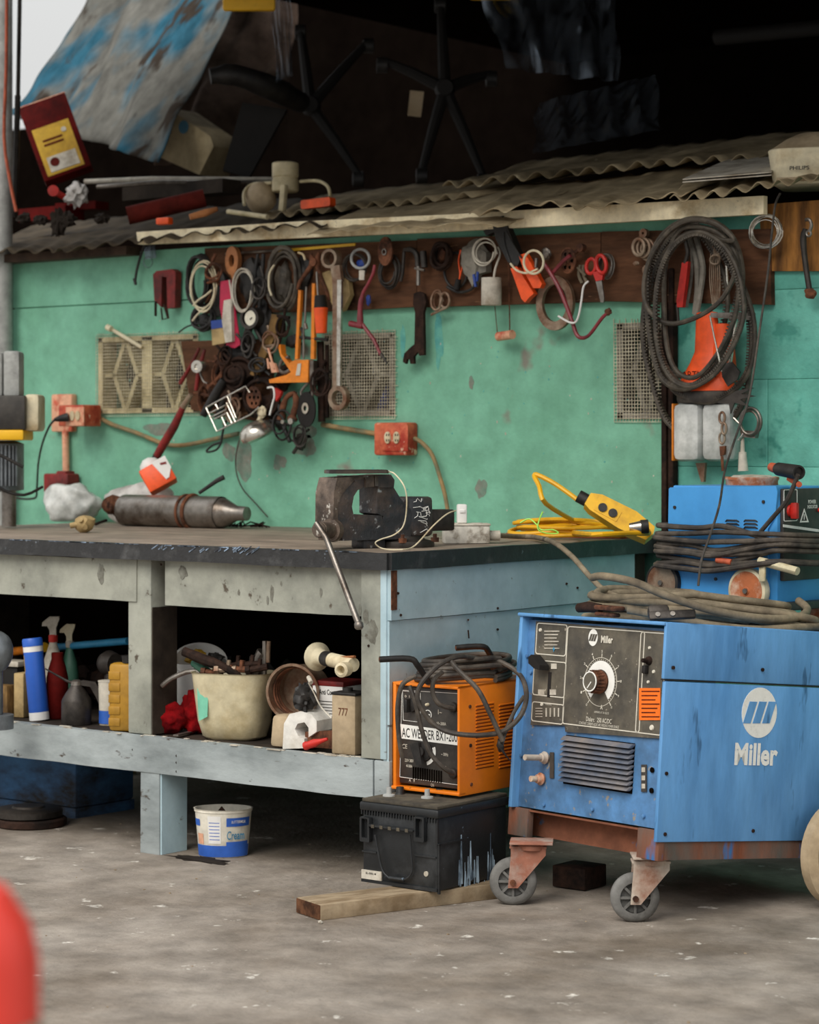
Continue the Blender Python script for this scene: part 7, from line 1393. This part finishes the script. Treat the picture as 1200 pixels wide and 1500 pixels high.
# tarp
def f(u, v):
    tl, tr, br, bl_ = RP(240, -150, 2.9), RP(420, -130, 2.7), RP(222, 236, 1.75), RP(12, 165, 1.95)
    a = lerp(tl, tr, u); b = lerp(bl_, br, u); p = lerp(b, a, v)
    if v < .12: p.z += 0
    w_ = noise.noise(V((u*5+v*3, v*1.5, 1))); w2 = noise.noise(V((u*14, v*6+u*5, 3)))
    return (p.x+.02*w2, p.y-.05*w_-.035*math.sin(u*17+3*v)*(.5+.5*u)+.02*w2, p.z+.03*w_)
q = MB(); q.grid(f, 60, 60); o = q.build('tarpaulin', 'tarp', at=RP(130, 230, 1.8), solid=.004, ang=180); o['label'] = 'faded blue and grey tarpaulin draped steeply at the upper left'; o['category'] = 'tarpaulin'
def f(u, v):
    tl, tr, br, bl_ = RP(345, -60, 2.9), RP(440, -60, 3.0), RP(420, 180, 2.6), RP(225, 240, 2.3)
    p = lerp(lerp(bl_, br, u), lerp(tl, tr, u), v); w_ = noise.noise(V((u*4, v*4, 9)))
    return (p.x, p.y-.08*math.sin(u*PI)-.05*w_, p.z+.03*w_)
q = MB(); q.grid(f, 30, 30); o = q.build('dark_sheet', 'dark_cloth', at=RP(300, 230, 2.4), solid=.01, ang=180); o['label'] = 'dark brown cloth bulging right of the pale tarpaulin'; o['category'] = 'cloth'
# carton with blue mark
t = thing('carton', 'open tan carton with a blue round mark beside the tarpaulin', 'carton', rz(268, 2.0)); 
q = MB(); P_ = [RP(x, y, 2.0) for x, y in ((246, 158), (308, 200), (313, 214), (292, 256), (224, 226))]; q.poly(P_, .16); q.build('carton_body', 'carton', t)
c = RP(269, 186, 1.998); q = MB(); q.pris([circ(.026, 24)], .001, FRONT(c)); q.build('blue_mark', 'blue_print', t)
# red box with yellow label
TR = frame(ony(82, 205, 1.6), (CR*.93+CU*-.0)*.94+CU*.34, -CF+CU*.25)
sR = (ony(82, 205, 1.6)-CAM).dot(CF)/FP
t = thing('red_tin', 'dark red rectangular tin with a yellow label leaning at the upper left', 'tin', T=TR)
q = MB(TR); q.box((0, 0, 0), (72*sR, 122*sR, .07), bev=.004); q.build('tin_body', 'maroon', t)
q = MB(TR); q.box((0, 61*sR, 0), (72*sR, .004, .068), bev=.001); q.build('tin_rim', 'salmon', t)
q = MB(TR); q.box((-.002, -18*sR, .036), (56*sR, 76*sR, .003)); q.build('yellow_label', 'yellow_label', t)
q = MB(TR); q.box((.0, -40*sR, .0385), (44*sR, 24*sR, .002)); q.build('white_panel', 'dirty_white', t); q = MB(TR); q.cyl((16*sR, 6*sR, .037), (16*sR, 6*sR, .040), .010, 14); q.build('round_seal', 'dirty_white', t)
q = MB(TR); [q.box((-.01, y*sR, .0385), (30*sR, 3*sR, .001)) for y in (-2, -9)]; q.build('printed_line', 'dull_red', t, kind='stuff'); q = MB(TR); q.cyl((-12*sR, -38*sR, .039), (-12*sR, -38*sR, .041), .018, 14); q.build('printed_mark', 'dull_red', t)
q = MB(); q.box((0, 0, 0), (.20, .08, .03), Tr(rz(120, 1.75)+V((0, 0, .05))) @ Rz(.1)); q.box((0, 0, 0), (.26, .10, .05), Tr(rz(75, 1.7)+V((0, 0, .035)))); q.one('red_board', 'maroon', 'dark red board lying under the red tin', 'board', rz(110, 1.7))
def on_roof(nm, lb, cat, mt, fn, px, y): q = MB(); fn(q); return q.one(nm, mt, lb, cat, rz(px, y))
Rz0 = lambda px, py, y: RP(px, py, y)
q = MB(); q.tube([RP(124, 266, 1.45), RP(220, 262, 1.55), RP(410, 263, 1.9)], .009, 8); q.one('metal_strip', 'dirty_white', 'upper long pale strip lying along the left part of the roof', 'strip', RP(124, 266, 1.45))
q = MB(); q.tube([RP(142, 274, 1.40), RP(230, 267, 1.5), RP(400, 267, 1.82)], .008, 8); q.one('metal_strip', 'steel', 'lower long pale strip just under its twin on the roof', 'strip', RP(142, 274, 1.4))
q = MB(); q.tube([RP(187, 316, 1.22), RP(300, 290, 1.4)], .032, 16); q.one('red_pipe', 'dull_red', 'dull red pipe offcut pointing out over the roof edge', 'pipe', RP(187, 316, 1.22))
q = MB(); q.box((0, 0, 0), (.5, .10, .05), Tr(lerp(RP(200, 284, 1.5), RP(330, 275, 1.75), .5)) @ Rz(.0)); q.one('timber_offcut', 'dark_shelf', 'dark timber lying behind the dull red pipe', 'timber', RP(230, 290, 1.6))
q = MB(); c = RP(112, 285, 1.35); q.blob(c, (.045, .03, .04), .5, 3, 44, 3); q.one('crumpled_wrapper', 'bag', 'crumpled pale wrapper below the red tin', 'wrapper', c)
q = MB(); c = RP(79, 280, 1.3); q.lathe([(.02, 0), (.02, .02), (.0, .022)], Tr(c) @ align(-CF), 16); q.tube([c, c+V((0, .06, -.02))], .012, 8); q.one('bottle_stopper', 'red', 'small round red stopper under the red tin', 'stopper', c)
q = MB(); q.box((0, 0, 0), (.055, .03, .024), Tr(RP(241, 324, 1.2)) @ Rz(.1), bev=.005); q.one('red_block', 'orange2', 'small bright red block on the roof edge near the pipe end', 'block', RP(241, 324, 1.2))
q = MB(); q.tube([RP(278, 318, 1.16), RP(300, 312, 1.2), RP(318, 306, 1.24)], [.010, .013, .008], 10); q.one('wooden_peg', 'wood_handle', 'short shiny wooden peg on the roof edge', 'peg', RP(278, 318, 1.16))
# cream sensor lamp with cord and red grip
c = RP(418, 260, 1.5); t = thing('angle_lamp', 'cream cylindrical lamp head with a curved wire on the roof', 'lamp', rz(418, 1.45)); s_ = (c-CAM).dot(CF)/FP
q = MB(); q.lathe([(.042, -.05), (.046, -.045), (.046, -.01), (.043, -.008), (.043, .0), (.046, .002), (.046, .048), (.040, .052), (0, .052)], Tr(c), 30); q.build('lamp_head', 'lamp_beige', t)
q = MB(); q.box((0, 0, 0), (.022, .02, .09), Tr(RP(415, 290, 1.45)) @ Ry(.1), bev=.004); q.tube([RP(440, 266, 1.5), RP(465, 265, 1.5), RP(480, 273, 1.48), RP(484, 288, 1.46)], .006, 8, sm=4); q.tube([RP(398, 268, 1.5), RP(370, 270, 1.5), RP(358, 282, 1.46), RP(358, 300, 1.42)], .006, 8, sm=4); q.tube([RP(334, 310, 1.36), RP(392, 318, 1.32)], .009, 8); q.build('bracket', 'lamp_beige', t)
q = MB(); q.pris([rrect(.13, .030, .008)], .03, FRONT(RP(466, 298, 1.42)) @ Rz(.03)); q.build('red_grip', 'orange2', t)
q = MB(); q.blob(RP(382, 290, 1.5), (.055, .05, .055), .08, 1.5, 3, 3); q.one('round_dish', 'tan_shade', 'round brown dish behind the cream lamp bracket', 'dish', rz(382, 1.5))
# office chair bases
def chairbase(lb, hub, Y, tips):
    t = thing('chair_base', lb, 'chair base', dep(hub[0], hub[1], Y))
    q = MB(); c = dep(hub[0], hub[1], Y); q.lathe([(.03, -.04), (.04, 0), (.03, .05)], Tr(c) @ align(CF), 18); q.build('hub', 'grey_plastic', t)
    for k, (x, y, dY) in enumerate(tips):
        b = dep(x, y, Y+dY); q = MB(); q.tube([c, lerp(c, b, .5)+V((0, 0, .005)), b], [.024, .02, .014], 8); q.build('leg', 'grey_plastic', t)
        q = MB(); q.lathe([(.018, -.022), (.030, -.02), (.030, .02), (.018, .022)], Tr(b+V((0, 0, -.02))) @ align(CR), 18); q.build('caster', 'black_rubber', t)
chairbase('upturned dark five legged chair base in the middle of the roof', (652, 130), 9.0, [(560, 88, .1), (618, 250, -.1), (708, 258, -.1), (720, 108, .1), (645, 0, .15)])
chairbase('second dark chair base half hidden left of the first', (455, 155), 9.2, [(525, 255, -.1), (385, 120, .1), (440, 40, .2), (540, 60, .2)])
c = dep(608, 152, 8.95); q = MB(); q.pris([[(-.028, -.045), (.022, -.05), (.034, .045), (-.018, .05)]], .002, frame(c, CR, -CF)); q.one('paper_tag', 'tan_shade', 'pale paper tag hanging on the first chair base', 'tag', c)
c = dep(330, 118, 8.7); q = MB(); q.tube([dep(308, 112, 8.7), dep(345, 110, 8.72), dep(400, 130, 8.8), dep(440, 150, 9.0)], [.03, .04, .045, .04], 12, sm=3); q.one('bicycle_seat', 'black_rubber', 'dark padded arm lying over the brown cloth', 'armrest', c)
q = MB(); q.poly([dep(355, 150, 9.0), dep(420, 160, 9.0), dep(360, 250, 8.8), dep(320, 240, 8.8)], .06, tuple(-CF)); q.one('dark_sheet', 'grey_plastic', 'dark slanting panel behind the carton', 'panel', dep(350, 240, 8.8))
# plastic film
def film(lb, pts, seed, amp=.04):
    def f(u, v):
        p = lerp(lerp(dep(*pts[3]), dep(*pts[2]), u), lerp(dep(*pts[0]), dep(*pts[1]), u), v); w_ = noise.noise(V((u*7, v*2.2, seed))); return p+CF*(-amp*w_*2-.02*math.sin(u*30+seed+3*v))+CR*amp*.6*w_
    q = MB(); q.grid(f, 46, 34); o = q.build('plastic_film', 'film', at=dep(*pts[3]), ang=180); o['label'] = lb; o['category'] = 'plastic film'
film('clear crinkled plastic film hanging at the top centre right', [(690, -40, 8.6), (900, -40, 8.5), (905, 120, 8.3), (740, 100, 8.4)], 3)
film('clear plastic film bundle lying above the zigzag sheet edge', [(790, 150, 8.3), (960, 110, 8.2), (970, 190, 7.9), (780, 225, 8.0)], 7)
film('narrow clear plastic strip hanging right of the brown cloth', [(398, -10, 8.7), (425, -10, 8.7), (430, 110, 8.6), (405, 120, 8.6)], 11, .02)
c = dep(365, -4, 8.6); q = MB(); q.box((0, 0, 0), (.19, .10, .03), frame(c, CR, -CF), bev=.01); q.one('yellow_bar', 'yellow', 'left yellow bar at the very top of the photo', 'bar', c)
c = dep(720, -6, 8.55); q = MB(); q.box((0, 0, 0), (.16, .03, .03), frame(c, CR, -CF), bev=.01); q.one('yellow_bar', 'yellow', 'right yellow bar at the very top above the plastic film', 'bar', c)
q = MB(); q.cyl(dep(1050, 55, 9.2), dep(1260, 35, 8.8), .03, 14); q.one('ceiling_beam', 'grey_plastic', 'dim grey tube high at the upper right', 'tube', dep(1050, 55, 9.2))
# flat card and printer-like unit at right
q = MB(); a = RP(1002, 284, 1.16)
for dz_ in (.035, .043):
    c1, c2_, c3_ = RP(1000, 284, 1.16)+V((0, 0, dz_)), RP(1130, 274, 1.18)+V((0, 0, dz_)), RP(1150, 250, 1.62)+V((0, 0, dz_)); c4 = RP(1072, 245, 1.72)+V((0, 0, dz_)); n_ = (c2_-c1).cross(c3_-c1).normalized(); c4 -= n_*(c4-c1).dot(n_); q.poly([c1, c2_, c3_, c4], .003, tuple(n_))
q.one('card_sheet', 'dirty_white', 'pale flat card sheets lying on the roof left of the beige unit', 'card', a)
B0 = ony(1128, 270, 1.20); TU = Tr(B0) @ Rz(math.radians(20)); t = thing('beige_unit', 'beige rounded appliance with a dark lid resting on the roof at right', 'appliance', T=TU)
s_ = (B0-CAM).dot(CF)/FP
q = MB(TU); loft(q, [[(x+.13, y+.12, 0) for x, y in rrect(.25, .22, .03)], [(x+.13, y+.12, .01) for x, y in rrect(.256, .226, .03)], [(x+.13, y+.12, 50*s_) for x, y in rrect(.285, .25, .05)], [(x+.13, y+.12, 52*s_) for x, y in rrect(.28, .245, .05)]], True, True); q.build('unit_body', 'cream', t)
q = MB(TU); loft(q, [[(x+.13, y+.12, 52*s_) for x, y in rrect(.275, .24, .05)], [(x+.14, y+.14, 70*s_) for x, y in rrect(.22, .18, .05)], [(x+.15, y+.15, 80*s_) for x, y in rrect(.17, .13, .04)]], True, True); q.build('unit_lid', 'tan_shade', t)
q = MB(TU); q.box((.13, .0, .012), (.22, .006, .012)); q.build('front_ridge', 'tan_shade', t)
q = MB(TU); q.text('PHILIPS', .055, .011, FRONT((.085, -.011, 22*s_)), 0, .02); q.build('lettering', 'black_print', t)
# dark blobs for hanging grime and painted shadows below the left roof edge
q = MB(); [q.blob(ony(x, y, 1.22), (.03, .02, h*.0022), .4, 3, x, 3) for x, y, h in ((60, 322, 8), (85, 326, 22), (150, 320, 8), (100, 322, 12), (35, 320, 8))]; q.one('debris_shade_clump', 'stain_and_shade', 'dark clump of dirt and painted shade hanging under the left roof edge', 'debris', ony(85, 320, 1.22))['kind'] = 'stuff'
# ---------------- foreground: blurred red tank ----------------
c = dep(-20, 1470, 1.65); t = thing('gas_cylinder', 'large blurred red rounded tank close to the camera at bottom left', 'tank', (c.x, c.y, 0))
q = MB(); zt_ = dep(0, 1280, 1.65).z; R = .055; cx = dep(-60, 1400, 1.65); q.lathe([(R, 0), (R, zt_-.06), (R*.9, zt_-.035), (R*.6, zt_-.01), (0, zt_)], Tr(cx.x, cx.y, 0), 32); q.build('tank_body', 'red_gloss', t)
q = MB(); q.lathe([(R*1.02, zt_-.16), (R*1.02, zt_-.10)], Tr(cx.x, cx.y, 0), 32, cap=False); q.build('pale_band', 'dirty_white', t)
